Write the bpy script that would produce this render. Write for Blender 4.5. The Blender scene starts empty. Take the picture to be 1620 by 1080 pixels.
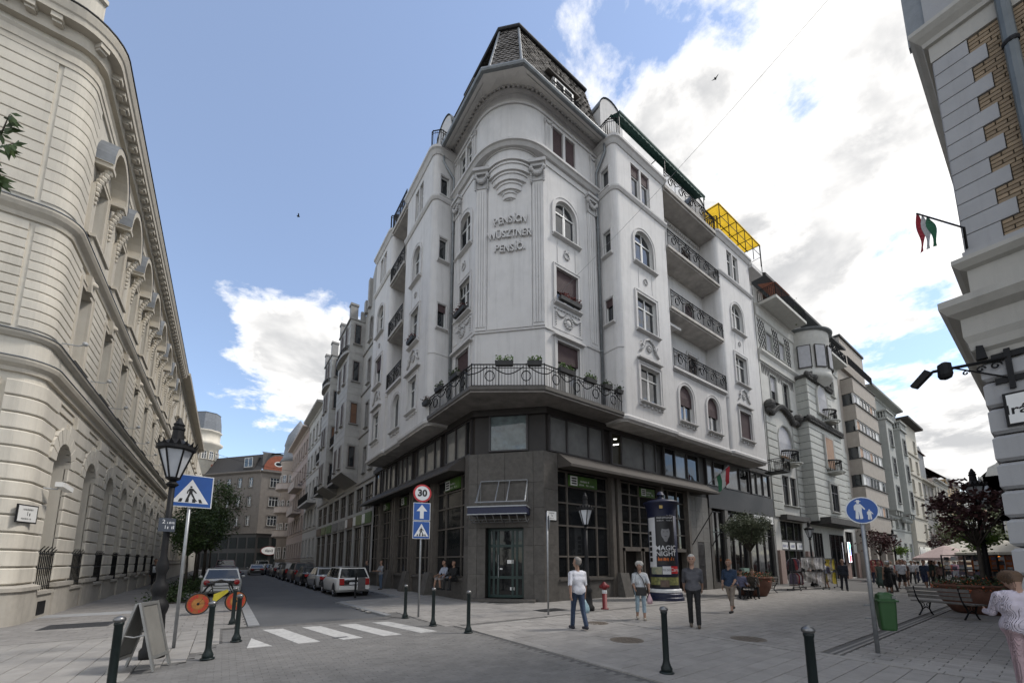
import bpy, math, random
import numpy as np
from mathutils import Matrix, Vector
R_ = math.radians
random.seed(7)
SC = bpy.context.scene
COL = SC.collection
# ------------------------------------------------------------------ camera
cam_d = bpy.data.cameras.new('camera')
cam = bpy.data.objects.new('camera', cam_d)
COL.objects.link(cam)
cam_d.sensor_width = 36.0
cam_d.lens = 13.933            # wide shift lens
cam_d.shift_y = 0.1611
cam_d.clip_start = 0.05
cam_d.clip_end = 3000.0
cam.location = (0.0, 0.0, 1.7)
cam.rotation_euler = (R_(90 + 7.9), 0.0, R_(54.3 - 90.0))
SC.camera = cam
# ------------------------------------------------------------------ sun and sky
SUN_AZ, SUN_EL = R_(-30.0), R_(52.0)      # azimuth measured from +X towards +Y
sd = bpy.data.lights.new('sun', 'SUN')
sd.energy = 1.7
sd.angle = R_(10.0)
sd.color = (1.0, 0.95, 0.89)
sun = bpy.data.objects.new('sun', sd)
COL.objects.link(sun)
sdir = Vector((math.cos(SUN_AZ) * math.cos(SUN_EL), math.sin(SUN_AZ) * math.cos(SUN_EL), math.sin(SUN_EL)))
sun.rotation_euler = sdir.to_track_quat('Z', 'Y').to_euler()
sun.location = sdir * 80
W = bpy.data.worlds.new('World')
SC.world = W
W.use_nodes = True
nt = W.node_tree
nt.nodes.clear()
def wn(t, **k):
 n = nt.nodes.new(t)
 for a, b in k.items():
  setattr(n, a, b)
 return n
def wl(a, b):
 nt.links.new(a, b)
def wmath(op, a, b=None, c=None, clamp=False):
 n = wn('ShaderNodeMath', operation=op, use_clamp=clamp)
 for i, x in enumerate((a, b, c)):
  if x is None:
   continue
  if isinstance(x, (int, float)):
   n.inputs[i].default_value = x
  else:
   wl(x, n.inputs[i])
 return n.outputs[0]
sky = wn('ShaderNodeTexSky')
sky.sky_type = 'NISHITA'
sky.sun_disc = False
sky.sun_elevation = SUN_EL
sky.sun_rotation = R_(90) - SUN_AZ
sky.air_density = 1.0
sky.dust_density = 0.25
sky.ozone_density = 2.6
geo = wn('ShaderNodeTexCoord')
sep = wn('ShaderNodeSeparateXYZ')
wl(geo.outputs['Generated'], sep.inputs[0])
zc = wmath('MAXIMUM', sep.outputs[2], 0.0)
den = wmath('ADD', zc, 0.22)
px_ = wmath('DIVIDE', sep.outputs[0], den)
py_ = wmath('DIVIDE', sep.outputs[1], den)
comb = wn('ShaderNodeCombineXYZ')
wl(px_, comb.inputs[0]); wl(py_, comb.inputs[1])
def wnoise(scale, detail, rough, off=(0, 0, 0), dist=0.0):
 m = wn('ShaderNodeMapping')
 m.inputs['Location'].default_value = off
 wl(comb.outputs[0], m.inputs[0])
 n = wn('ShaderNodeTexNoise')
 n.inputs['Scale'].default_value = scale
 n.inputs['Detail'].default_value = detail
 n.inputs['Roughness'].default_value = rough
 n.inputs['Distortion'].default_value = dist
 wl(m.outputs[0], n.inputs['Vector'])
 return n.outputs['Fac']
n_big = wnoise(1.5, 10, 0.62, (1.3, 4.2, 0), 0.3)
n_fine = wnoise(5.5, 9, 0.62, (7.7, 0.4, 0), 0.25)
def bump(d, sharp):
 dv = Vector(d).normalized()
 vd = wn('ShaderNodeVectorMath', operation='DOT_PRODUCT')
 wl(geo.outputs['Generated'], vd.inputs[0])
 vd.inputs[1].default_value = dv
 return wmath('POWER', wmath('MAXIMUM', vd.outputs['Value'], 0.0), sharp)
CLOUDS = []
CLOUDS += [((-.03, .851, .524), 420, .2), ((.03, .87, .49), 420, .2), ((.13, .873, .473), 200, .27), ((.07, .9, .42), 300, .16), ((.17, .9, .4), 200, .18), ((-.095, .809, .58), 1500, .24), ((-.1, .84, .535), 1200, .2),
   ((.06, .955, .29), 60, .2), ((-.02, .88, .46), 700, .12), ((.7, .22, .68), 6, .13), ((.42, .339, .843), 30, -.07), ((.95, .12, .30), 60, -.10), ((.98, .08, .2), 160, .16), ((.14, .55, .83), 16, -.14)]
bias = wmath('SUBTRACT', 0.21, wmath('MULTIPLY', bump((-.15, .82, .55), 4.5), 0.44))
tot = wmath('ADD', wmath('MULTIPLY_ADD', n_big, 1.1, -.3), wmath('MULTIPLY_ADD', n_fine, 0.7, -.1))
tot = wmath('ADD', tot, bias)
for d, s, a in CLOUDS:
 tot = wmath('ADD', tot, wmath('MULTIPLY', bump(d, s), a))
mr = wn('ShaderNodeMapRange', interpolation_type='SMOOTHSTEP')
mr.inputs['From Min'].default_value = 0.56
mr.inputs['From Max'].default_value = 0.76
wl(tot, mr.inputs['Value'])
mg = wn('ShaderNodeMapRange', interpolation_type='SMOOTHSTEP')
mg.inputs['From Min'].default_value = 0.34
mg.inputs['From Max'].default_value = 0.60
wl(wnoise(2.1, 6, 0.55, (3.1, 9.2, 0), 0.3), mg.inputs['Value'])
thick = wn('ShaderNodeMapRange', interpolation_type='SMOOTHSTEP')
thick.inputs['From Min'].default_value = 0.62
thick.inputs['From Max'].default_value = 0.86
wl(tot, thick.inputs['Value'])
grey = wmath('MULTIPLY', mg.outputs[0], thick.outputs[0])
ccol = wn('ShaderNodeMixRGB')
ccol.inputs[1].default_value = (1.1, 1.075, 1.04, 1)
ccol.inputs[2].default_value = (0.50, 0.505, 0.515, 1)
wl(grey, ccol.inputs[0])
bg_s = wn('ShaderNodeBackground')
bg_s.inputs[1].default_value = 0.15
wl(sky.outputs[0], bg_s.inputs[0])
bg_c = wn('ShaderNodeBackground')
bg_c.inputs[1].default_value = 0.86
wl(ccol.outputs[0], bg_c.inputs[0])
mixs = wn('ShaderNodeMixShader')
veil = wmath('MAXIMUM', mr.outputs[0], 0.09)
wl(veil, mixs.inputs[0]); wl(bg_s.outputs[0], mixs.inputs[1]); wl(bg_c.outputs[0], mixs.inputs[2])
out = wn('ShaderNodeOutputWorld')
wl(mixs.outputs[0], out.inputs[0])
SC.view_settings.view_transform = 'Standard'
SC.view_settings.look = 'None'
SC.view_settings.exposure = 0.62
SC.view_settings.gamma = 1.0
SC.view_settings.use_curve_mapping = False
SC.cycles.max_bounces = 6
SC.cycles.diffuse_bounces = 3
SC.cycles.glossy_bounces = 3
SC.cycles.transmission_bounces = 4
SC.cycles.caustics_reflective = False
SC.cycles.caustics_refractive = False
# ------------------------------------------------------------------ materials
MATS = {}
def mat(name, col, rough=0.8, var=0.12, scale=3.0, bump=0.0, bscale=60.0, metal=0.0, spec=0.5, streak=0.0, col2=None, stain=0.0, emit=0.0):
 if name in MATS:
  return MATS[name]
 m = bpy.data.materials.new(name)
 m.use_nodes = True
 t = m.node_tree
 b = t.nodes['Principled BSDF']
 b.inputs['Roughness'].default_value = rough
 b.inputs['Metallic'].default_value = metal
 b.inputs['Specular IOR Level'].default_value = spec
 g = t.nodes.new('ShaderNodeNewGeometry')
 n = t.nodes.new('ShaderNodeTexNoise')
 n.inputs['Scale'].default_value = scale
 n.inputs['Detail'].default_value = 6
 n.inputs['Roughness'].default_value = 0.65
 t.links.new(g.outputs['Position'], n.inputs['Vector'])
 r = t.nodes.new('ShaderNodeValToRGB')
 c = Vector(col)
 lo, hi = (c * (1 - var)), (c * (1 + var))
 if col2:
  lo, hi = c, Vector(col2)
 r.color_ramp.elements[0].position = 0.3
 r.color_ramp.elements[1].position = 0.7
 r.color_ramp.elements[0].color = (*lo, 1)
 r.color_ramp.elements[1].color = (*hi, 1)
 t.links.new(n.outputs['Fac'], r.inputs[0])
 last = r.outputs[0]
 oi = t.nodes.new('ShaderNodeObjectInfo')
 hs = t.nodes.new('ShaderNodeHueSaturation')
 mr = t.nodes.new('ShaderNodeMapRange')
 mr.inputs['To Min'].default_value = 1 - var * 0.5
 mr.inputs['To Max'].default_value = 1 + var * 0.5
 t.links.new(oi.outputs['Random'], mr.inputs['Value'])
 t.links.new(mr.outputs[0], hs.inputs['Value'])
 t.links.new(last, hs.inputs['Color'])
 last = hs.outputs[0]
 if streak > 0:
  mp = t.nodes.new('ShaderNodeMapping')
  mp.inputs['Scale'].default_value = (2.6, 2.6, 0.16)
  t.links.new(g.outputs['Position'], mp.inputs[0])
  s = t.nodes.new('ShaderNodeTexNoise')
  s.inputs['Scale'].default_value = 1.6
  s.inputs['Detail'].default_value = 7
  s.inputs['Roughness'].default_value = 0.7
  t.links.new(mp.outputs[0], s.inputs['Vector'])
  q = t.nodes.new('ShaderNodeMapRange')
  q.inputs['From Min'].default_value = 0.5
  q.inputs['From Max'].default_value = 0.78
  q.inputs['To Max'].default_value = streak
  t.links.new(s.outputs['Fac'], q.inputs['Value'])
  mx = t.nodes.new('ShaderNodeMixRGB')
  mx.inputs[2].default_value = (*(c * 0.45), 1)
  t.links.new(q.outputs[0], mx.inputs[0]); t.links.new(last, mx.inputs[1])
  last = mx.outputs[0]
 if stain > 0:
  s = t.nodes.new('ShaderNodeTexNoise')
  s.inputs['Scale'].default_value = scale * 0.35
  s.inputs['Detail'].default_value = 8
  s.inputs['Roughness'].default_value = 0.72
  t.links.new(g.outputs['Position'], s.inputs['Vector'])
  q = t.nodes.new('ShaderNodeMapRange')
  q.inputs['From Min'].default_value = 0.52
  q.inputs['From Max'].default_value = 0.7
  q.inputs['To Max'].default_value = stain
  t.links.new(s.outputs['Fac'], q.inputs['Value'])
  mx = t.nodes.new('ShaderNodeMixRGB')
  mx.inputs[2].default_value = (*(c * 0.5), 1)
  t.links.new(q.outputs[0], mx.inputs[0]); t.links.new(last, mx.inputs[1])
  last = mx.outputs[0]
 t.links.new(last, b.inputs['Base Color'])
 if emit > 0:
  t.links.new(last, b.inputs['Emission Color'])
  b.inputs['Emission Strength'].default_value = emit
 if bump > 0:
  bn = t.nodes.new('ShaderNodeTexNoise')
  bn.inputs['Scale'].default_value = bscale
  bn.inputs['Detail'].default_value = 4
  t.links.new(g.outputs['Position'], bn.inputs['Vector'])
  bp = t.nodes.new('ShaderNodeBump')
  bp.inputs['Strength'].default_value = bump
  bp.inputs['Distance'].default_value = 0.02
  t.links.new(bn.outputs['Fac'], bp.inputs['Height'])
  t.links.new(bp.outputs[0], b.inputs['Normal'])
 MATS[name] = m
 return m
def glass(name, col=(0.02, 0.024, 0.028), rough=0.03, spec=1.0, wav=0.25, var=0.3, scale=0.7):
 if name in MATS:
  return MATS[name]
 m = mat(name, col, rough, var, scale, 0, 1, 0, spec)
 t = m.node_tree
 g = [n for n in t.nodes if n.type == 'NEW_GEOMETRY'][0]
 bn = t.nodes.new('ShaderNodeTexNoise')
 bn.inputs['Scale'].default_value = 1.4
 t.links.new(g.outputs['Position'], bn.inputs['Vector'])
 bp = t.nodes.new('ShaderNodeBump')
 bp.inputs['Strength'].default_value = wav
 bp.inputs['Distance'].default_value = 0.03
 t.links.new(bn.outputs['Fac'], bp.inputs['Height'])
 t.links.new(bp.outputs[0], t.nodes['Principled BSDF'].inputs['Normal'])
 return m
# ------------------------------------------------------------------ mesh building
def fr(ox, oy, ux, uy, side=1):
 l = math.hypot(ux, uy); ux /= l; uy /= l
 nx, ny = (-uy * side, ux * side)
 def T(p):
  return (ox + ux * p[0] + nx * p[1], oy + uy * p[0] + ny * p[1], p[2])
 T.o = (ox, oy); T.u = (ux, uy); T.n = (nx, ny); T.side = side
 return T
def place(T, u, d, z):
 p = T((u, d, z))
 s = T.side
 return Matrix(((T.u[0] * s, T.n[0], 0, p[0]), (T.u[1] * s, T.n[1], 0, p[1]), (0, 0, 1, p[2]), (0, 0, 0, 1)))
IDT = lambda p: p
class MB:
 def __init__(s, T=None):
  s.v = []; s.f = []; s.mi = []; s.T = T or IDT; s.m = 0
 def add(s, vs, fs):
  o = len(s.v); T = s.T
  s.v.extend(T(p) for p in vs)
  s.f.extend(tuple(i + o for i in f) for f in fs)
  s.mi.extend([s.m] * len(fs))
  return s
 def box(s, x0, x1, y0, y1, z0, z1):
  return s.add([(x0, y0, z0), (x1, y0, z0), (x1, y1, z0), (x0, y1, z0), (x0, y0, z1), (x1, y0, z1), (x1, y1, z1), (x0, y1, z1)],
      [(0, 3, 2, 1), (4, 5, 6, 7), (0, 1, 5, 4), (1, 2, 6, 5), (2, 3, 7, 6), (3, 0, 4, 7)])
 def bbox(s, x0, x1, y0, y1, z0, z1, b):
  return s.add([(x0, y0, z0), (x1, y0, z0), (x1, y0, z1), (x0, y0, z1), (x0, y1 - b, z0), (x1, y1 - b, z0), (x1, y1 - b, z1), (x0, y1 - b, z1),
      (x0 + b, y1, z0 + b), (x1 - b, y1, z0 + b), (x1 - b, y1, z1 - b), (x0 + b, y1, z1 - b)],
      [(0, 1, 5, 4), (1, 2, 6, 5), (2, 3, 7, 6), (3, 0, 4, 7), (4, 5, 9, 8), (5, 6, 10, 9), (6, 7, 11, 10), (7, 4, 8, 11), (8, 9, 10, 11)])
 def quad(s, a, b, c, d):
  return s.add([a, b, c, d], [(0, 1, 2, 3)])
 def prism(s, poly, z0, z1):
  n = len(poly)
  return s.add([(x, y, z0) for x, y in poly] + [(x, y, z1) for x, y in poly],
      [tuple(range(n))[::-1], tuple(range(n, 2 * n))] + [(i, (i + 1) % n, n + (i + 1) % n, n + i) for i in range(n)])
 def ext(s, poly, d0, d1):
  n = len(poly)
  return s.add([(x, d0, z) for x, z in poly] + [(x, d1, z) for x, z in poly],
      [tuple(range(n)), tuple(range(n, 2 * n))[::-1]] + [(i, n + i, n + (i + 1) % n, (i + 1) % n) for i in range(n)])
 def tube(s, pts, r, n=6, closed=False, cap=True):
  pts = [Vector(p) for p in pts]; k = len(pts)
  rr = r if isinstance(r, (list, tuple)) else [r] * k
  vs = []; up = None
  for i, p in enumerate(pts):
   a = pts[(i - 1) % k] if (closed or i) else p
   b = pts[(i + 1) % k] if (closed or i < k - 1) else p
   t = (b - a)
   t = t.normalized() if t.length > 1e-9 else Vector((0, 0, 1))
   if up is None:
    up = Vector((0, 0, 1)) if abs(t.z) < 0.9 else Vector((1, 0, 0))
   e = t.cross(up)
   if e.length < 1e-6:
    e = t.cross(Vector((0.3, 0.9, 0.2)))
   e.normalize(); q = e.cross(t).normalized(); up = q
   for j in range(n):
    w = 2 * math.pi * j / n
    vs.append(tuple(p + (e * math.cos(w) + q * math.sin(w)) * rr[i]))
  fs = []
  for i in range(k if closed else k - 1):
   for j in range(n):
    fs.append((i * n + j, i * n + (j + 1) % n, ((i + 1) % k) * n + (j + 1) % n, ((i + 1) % k) * n + j))
  if cap and not closed:
   fs += [tuple(range(n))[::-1], tuple(range((k - 1) * n, k * n))]
  return s.add(vs, fs)
 def lathe(s, prof, n=16, c=(0, 0, 0), a0=0.0, a1=2 * math.pi, cap=True):
  full = abs(a1 - a0 - 2 * math.pi) < 1e-6
  m = n if full else n + 1
  vs = []
  for r, z in prof:
   for j in range(m):
    w = a0 + (a1 - a0) * j / n
    vs.append((c[0] + r * math.cos(w), c[1] + r * math.sin(w), c[2] + z))
  fs = []
  for i in range(len(prof) - 1):
   for j in range(n):
    fs.append((i * m + j, i * m + (j + 1) % m, (i + 1) * m + (j + 1) % m, (i + 1) * m + j))
  if cap and full:
   fs += [tuple(range(m))[::-1], tuple(range((len(prof) - 1) * m, len(prof) * m))]
  return s.add(vs, fs)
 def sweep(s, prof, path, side=1, caps=True, closed=False):
  k = len(path); vs = []
  for i, p in enumerate(path):
   ns = []
   for a, b in ((i - 1, i), (i, i + 1)):
    if not closed and (a < 0 or b >= k):
     continue
    q0, q1 = path[a % k], path[b % k]
    dx, dy = q1[0] - q0[0], q1[1] - q0[1]
    l = math.hypot(dx, dy)
    ns.append((-dy / l * side, dx / l * side))
   if len(ns) == 2:
    mx, my = ns[0][0] + ns[1][0], ns[0][1] + ns[1][1]
    q = (mx * mx + my * my) / 2
    mx, my = mx / q, my / q
   else:
    mx, my = ns[0]
   for d, z in prof:
    vs.append((p[0] + mx * d, p[1] + my * d, z))
  n = len(prof); fs = []
  for i in range(k if closed else k - 1):
   for j in range(n - 1):
    a = i * n + j; b = ((i + 1) % k) * n + j
    fs.append((a, a + 1, b + 1, b))
  if caps and not closed:
   fs += [tuple(range(n)), tuple(range((k - 1) * n, k * n))[::-1]]
  return s.add(vs, fs)
 def ball(s, c, r, n=8, m=5, sq=(1, 1, 1)):
  prof = [(max(r * math.sin(math.pi * i / m), 1e-4), -r * math.cos(math.pi * i / m)) for i in range(m + 1)]
  o = len(s.v); T = s.T; s.T = IDT
  s.lathe(prof, n)
  s.T = T
  for i in range(o, len(s.v)):
   x, y, z = s.v[i]
   s.v[i] = T((c[0] + x * sq[0], c[1] + y * sq[1], c[2] + z * sq[2]))
  return s
 def disc(s, c, r, n=24, axis='y', rx=None):
  rx = rx or r
  pts = []
  for j in range(n):
   w = 2 * math.pi * j / n
   a, b = rx * math.cos(w), r * math.sin(w)
   pts.append((c[0] + a, c[1], c[2] + b) if axis == 'y' else (c[0] + a, c[1] + b, c[2]))
  return s.add(pts, [tuple(range(n))])
 def wall(s, u0, u1, z0, z1, ops, depth=0.25, d=0.0, seg=10):
  us = sorted({u0, u1} | {x for o in ops for x in o[:2]})
  zs = sorted({z0, z1} | {x for o in ops for x in o[2:4]})
  us = [x for x in us if u0 - 1e-6 <= x <= u1 + 1e-6]; zs = [x for x in zs if z0 - 1e-6 <= x <= z1 + 1e-6]
  for a, b in zip(us, us[1:]):
   run = None
   for c, e in list(zip(zs, zs[1:])) + [(None, None)]:
    solid = c is not None and not any(o[0] - 1e-6 <= a and b <= o[1] + 1e-6 and o[2] - 1e-6 <= c and e <= o[3] + 1e-6 for o in ops)
    if solid:
     run = (run[0], e) if run else (c, e)
    elif run:
     s.quad((a, d, run[0]), (b, d, run[0]), (b, d, run[1]), (a, d, run[1])); run = None
  for o in ops:
   a, b, c, e = o[:4]; arch = len(o) > 4 and o[4]
   r = (b - a) / 2; m = (a + b) / 2
   if arch:
    h = r if arch is True else arch
    sp = e - h
    arc = [(m + r * math.cos(math.pi * (1 - i / (2 * seg))), sp + h * math.sin(math.pi * (1 - i / (2 * seg)))) for i in range(2 * seg + 1)]
    for i in range(seg):
     s.add([(a, d, e), (arc[i][0], d, arc[i][1]), (arc[i + 1][0], d, arc[i + 1][1])], [(0, 1, 2)])
     p, q = arc[seg + i], arc[seg + i + 1]
     s.add([(b, d, e), (p[0], d, p[1]), (q[0], d, q[1])], [(0, 1, 2)])
    loop = [(a, c)] + arc + [(b, c)]
   else:
    loop = [(a, c), (a, e), (b, e), (b, c)]
   for i in range(len(loop)):
    p, q = loop[i], loop[(i + 1) % len(loop)]
    if p == q:
     continue
    s.quad((p[0], d, p[1]), (q[0], d, q[1]), (q[0], d - depth, q[1]), (p[0], d - depth, p[1]))
  return s
 def mesh(s, name, mats, smooth=False):
  me = bpy.data.meshes.new(name)
  me.from_pydata(s.v, [], s.f)
  mats = mats if isinstance(mats, (list, tuple)) else [mats]
  for m in mats:
   me.materials.append(m)
  if len(mats) > 1:
   me.polygons.foreach_set('material_index', s.mi)
  if smooth:
   me.polygons.foreach_set('use_smooth', [True] * len(s.f))
  me.update()
  return me
 def build(s, name, mats, parent=None, smooth=False, M=None):
  return link(name, s.mesh(name, mats, smooth), parent, M)
def link(name, me, parent=None, M=None):
 o = bpy.data.objects.new(name, me)
 COL.objects.link(o)
 M = M or Matrix.Identity(4)
 WM[o.name] = M
 if parent is not None:
  o.parent = parent
  o.matrix_basis = WM[parent.name].inverted() @ M
 else:
  o.matrix_basis = M
 return o
WM = {}
def tag(o, label=None, cat=None, group=None, kind=None):
 if label: o['label'] = label
 if cat: o['category'] = cat
 if group: o['group'] = group
 if kind: o['kind'] = kind
 return o
def thing(name, label, cat, loc=(0, 0, 0), rz=0.0, group=None):
 return tag(link(name, None, None, Matrix.Translation(loc) @ Matrix.Rotation(rz, 4, 'Z')), label, cat, group)
def copy_tree(o, M, label=None, parent=None):
 c = o.copy()
 COL.objects.link(c)
 WM[c.name] = M
 c.parent = parent
 if parent is None:
  c.matrix_basis = M
  if label: c['label'] = label
 for ch in list(o.children):
  d = copy_tree(ch, M @ (WM[o.name].inverted() @ WM[ch.name]), None, c)
  d.matrix_basis = ch.matrix_basis.copy()
 return c
def struct(o):
 o['kind'] = 'structure'
 return o
# ------------------------------------------------------------------ lettering
TXT = {}
def text_mesh(txt, size, ext=0.0, align='CENTER', shear=0.0, bold=0.0):
 key = (txt, size, ext, align, shear, bold)
 if key not in TXT:
  cu = bpy.data.curves.new('lettering', 'FONT')
  cu.body = txt; cu.size = size; cu.extrude = ext; cu.align_x = align; cu.align_y = 'CENTER'; cu.shear = shear; cu.offset = bold
  cu.resolution_u = 3
  ob = bpy.data.objects.new('lettering', cu)
  me = bpy.data.meshes.new_from_object(ob)
  bpy.data.objects.remove(ob)
  v = np.zeros(len(me.vertices) * 3); me.vertices.foreach_get('co', v)
  fs = [tuple(p.vertices) for p in me.polygons]
  TXT[key] = (v.reshape(-1, 3), fs)
  bpy.data.meshes.remove(me)
 return TXT[key]
def put_text(mb, txt, size, at, ext=0.004, rot=0.0, align='CENTER', sx=1.0, bold=0.0, flip=1):
 v, fs = text_mesh(txt, size, ext, align, 0.0, bold)
 c, s_ = math.cos(rot), math.sin(rot)
 vs = []
 for x, y, z in v:
  x *= sx
  x, y = x * c - y * s_, x * s_ + y * c
  vs.append((at[0] - x * flip, at[1] + z, at[2] + y))
 mb.add(vs, fs)
def marks(mb, at, w, h, seed=1, flip=1):
 r = random.Random(seed); x = -w / 2
 while x < w / 2 - h * .3:
  k = h * r.uniform(.35, .75)
  if r.random() < .85:
   for j in range(r.choice((1, 2, 2))):
    a = at[0] + flip * -(x + j * k * .55); z0 = at[2] - h / 2 + r.choice((0, 0, h * .1)); z1 = at[2] + h * r.choice((.2, .3, .5))
    mb.quad((a, at[1], z0), (a - flip * k * .3, at[1], z0), (a - flip * k * .3, at[1], z1), (a, at[1], z1))
  x += k * 1.25
# ------------------------------------------------------------------ shared materials
M_stucco = mat('grey_white_stucco', (0.60, 0.59, 0.58), 0.9, 0.05, 1.2, 0.25, 90, streak=0.42, stain=0.2)
M_trim = mat('grey_white_trim', (0.55, 0.54, 0.53), 0.85, 0.08, 2.0, 0.15, 70, streak=0.30)
M_relief = mat('stucco_relief', (0.46, 0.455, 0.45), 0.85, 0.12, 6.0, 0.15, 60)
M_iron = mat('black_iron', (0.012, 0.012, 0.013), 0.55, 0.3, 8, 0.1, 90, spec=0.22)
M_white = mat('white_window_paint', (0.62, 0.62, 0.60), 0.5, 0.1, 6)
M_darkframe = mat('dark_window_frame', (0.05, 0.045, 0.045), 0.5, 0.25, 6)
M_brownframe = mat('brown_window_frame', (0.09, 0.065, 0.055), 0.55, 0.25, 6)
M_glass = glass('window_glass')
M_glass_dk = glass('dark_shop_glass', (0.01, 0.011, 0.012), 0.05, 0.45, 0.2)
M_glass_cur = glass('curtained_glass', (0.17, 0.172, 0.168), 0.08, 0.6, 0.15, 0.22, 1.2)
M_blind = mat('brown_roller_blind', (0.07, 0.042, 0.044), 0.75, 0.15, 3, 0.2, 40)
M_paleblind = mat('pale_roller_blind', (0.42, 0.42, 0.44), 0.75, 0.1, 3, 0.2, 40)
M_zinc = mat('zinc_sheet', (0.20, 0.215, 0.225), 0.5, 0.25, 2.5, 0.1, 20, metal=0.3)
M_steel = mat('galvanised_steel', (0.30, 0.31, 0.32), 0.45, 0.15, 5, metal=0.6)
M_terracotta = mat('terracotta_pot', (0.15, 0.07, 0.048), 0.8, 0.25, 5, 0.2, 40)
# ------------------------------------------------------------------ windows, railings and other repeated parts
WC = {}
def outline(w, h, arch, seg=9):
 r = w / 2
 if not arch:
  return [(-r, 0), (-r, h), (r, h), (r, 0)]
 k = r if arch is True else arch
 return [(-r, 0)] + [(r * math.cos(math.pi * (1 - i / (2 * seg))), h - k + k * math.sin(math.pi * (1 - i / (2 * seg)))) for i in range(2 * seg + 1)] + [(r, 0)]
def ring(mb, w, h, arch, t, y0, y1, bottom=True, grow=0.0):
 W_, H_ = w + 2 * grow, h + grow
 a = outline(W_, H_, (arch if arch is not True else W_ / 2) and ((W_ / 2) if arch is True else arch + grow))
 b = outline(W_ - 2 * t, H_ - t, ((W_ - 2 * t) / 2 if arch is True else max(arch + grow - t, 0.02)) if arch else False)
 n = len(a)
 vs = [(x, y0, z) for x, z in a] + [(x, y1, z) for x, z in a] + [(x, y0, z) for x, z in b] + [(x, y1, z) for x, z in b]
 fs = []
 for i in range(n - 1):
  fs += [(n + i, n + i + 1, 3 * n + i + 1, 3 * n + i), (i, i + 1, n + i + 1, n + i), (2 * n + i, 3 * n + i, 3 * n + i + 1, 2 * n + i + 1)]
 mb.add(vs, fs)
 if bottom:
  mb.box(-W_ / 2, W_ / 2, y0, y1, 0.0, t)
def wmesh(key, fn, mats, smooth=False):
 if key not in WC:
  mb = MB(); fn(mb)
  WC[key] = mb.mesh(key[0], mats, smooth)
 return WC[key]
def window(parent, T, uc, z0, w, h, arch=False, d=0.0, style='cross', frame=None, pane=None, blind=0.0, blindm=None, sur=0.12, surm=None, sill=True, rec=0.2, name='window', sillm=None, sp=0.05):
 frame = frame or M_white; pane = pane or M_glass; surm = surm or M_trim
 M = place(T, uc, d, z0)
 w = round(w, 3); h = round(h, 3)
 def f_frame(mb):
  t = 0.07 if w > 0.6 else 0.05
  ring(mb, w, h, arch, t, -rec, -rec + 0.07)
  e = 0.022
  y0, y1 = -rec + 0.004, -rec + 0.06
  top = h - 0.02
  if style in ('cross', 'two', 'cross3', 'tall'):
   mb.box(-0.035, 0.035, y0, y1, 0.05, top)
  if style in ('cross', 'cross3', 'tall', 'transom'):
   zt = h * (0.68 if style != 'tall' else 0.76)
   mb.box(-w / 2 + .03, w / 2 - .03, y0 + .004, y1 + .006, zt - 0.035, zt + 0.035)
   if style == 'cross3':
    for x in (-w / 4 + .01, w / 4 - .01):
     mb.box(x - e, x + e, y0, y1 - .006, zt, top - .06)
  if style == 'three':
   for x in (-w / 6, w / 6):
    mb.box(x - .03, x + .03, y0, y1, 0.05, top)
   mb.box(-w / 2 + .03, w / 2 - .03, y0 + .004, y1 + .006, h * .7 - .03, h * .7 + .03)
  if style in ('cross', 'two', 'cross3', 'tall') and w > 0.6:
   zt = h * 0.68 if style != 'two' else top
   for s_ in (-1, 1):
    a, b = sorted((s_ * 0.045, s_ * (w / 2 - 0.06)))
    for q in (a, b - 0.04):
     mb.box(q, q + 0.04, y0 - .002, y1 - .012, 0.06, zt - .04)
 o = link(name, wmesh(('window_frame', w, h, arch, style, rec, frame.name), f_frame, frame), parent, M)
 def f_pane(mb):
  p = outline(w - 0.04, h - 0.02, ((w - .04) / 2 if arch is True else arch) if arch else False)
  mb.add([(x, -rec + 0.02, z) for x, z in p], [tuple(range(len(p)))])
 link('pane', wmesh(('pane', w, h, arch, rec, pane.name), f_pane, pane), o, M)
 if blind > 0:
  bm_ = blindm or M_blind
  bz = round(h * (1 - blind), 3)
  def f_blind(mb):
   p = [q for q in outline(w - 0.02, h - 0.01, ((w - .02) / 2 if arch is True else arch) if arch else False)]
   p = [(x, max(z, bz)) for x, z in p]
   q = []
   for v in p:
    if not q or v != q[-1]:
     q.append(v)
   mb.ext(q, -rec + 0.075, -rec + 0.095)
   k = bz
   while k < h - (w / 2 if arch else 0.02):
    mb.box(-w / 2 + .02, w / 2 - .02, -rec + .09, -rec + .102, k + .012, k + .055); k += 0.075
  link('blind', wmesh(('blind', w, h, arch, blind, rec, bm_.name), f_blind, bm_), o, M)
 if sur > 0:
  def f_sur(mb):
   ring(mb, w, h, arch, sur, -0.02, sp, bottom=False, grow=sur)
   ring(mb, w + 2 * sur, h + sur, arch if arch is True or not arch else arch + sur, sur * 0.4, -0.02, sp + 0.025, bottom=False, grow=sur * 0.4)
  link('surround', wmesh(('surround', w, h, arch, sur, sp, surm.name), f_sur, surm), o, M)
 if sill:
  sm = sillm or surm
  def f_sill(mb):
   k = w / 2 + max(sur, 0.06) + 0.05
   mb.add([(-k, 0, -.02), (k, 0, -.02), (k, 0, -.16), (-k, 0, -.16), (-k, .2, -.05), (k, .2, -.05), (k, .2, -.1), (-k, .2, -.1)],
     [(0, 1, 5, 4), (4, 5, 6, 7), (7, 6, 2, 3), (0, 4, 7, 3), (1, 2, 6, 5)])
   if sill == 'scallop':
    for i in range(7):
     x = -k + .06 + i * (2 * k - .12) / 6
     mb.box(x - .07, x + .07, 0, .07, -.28 - .05 * (i % 2), -.161)
  link('sill', wmesh(('sill', w, sur, sill, sm.name), f_sill, sm), o, M)
 return o
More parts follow.
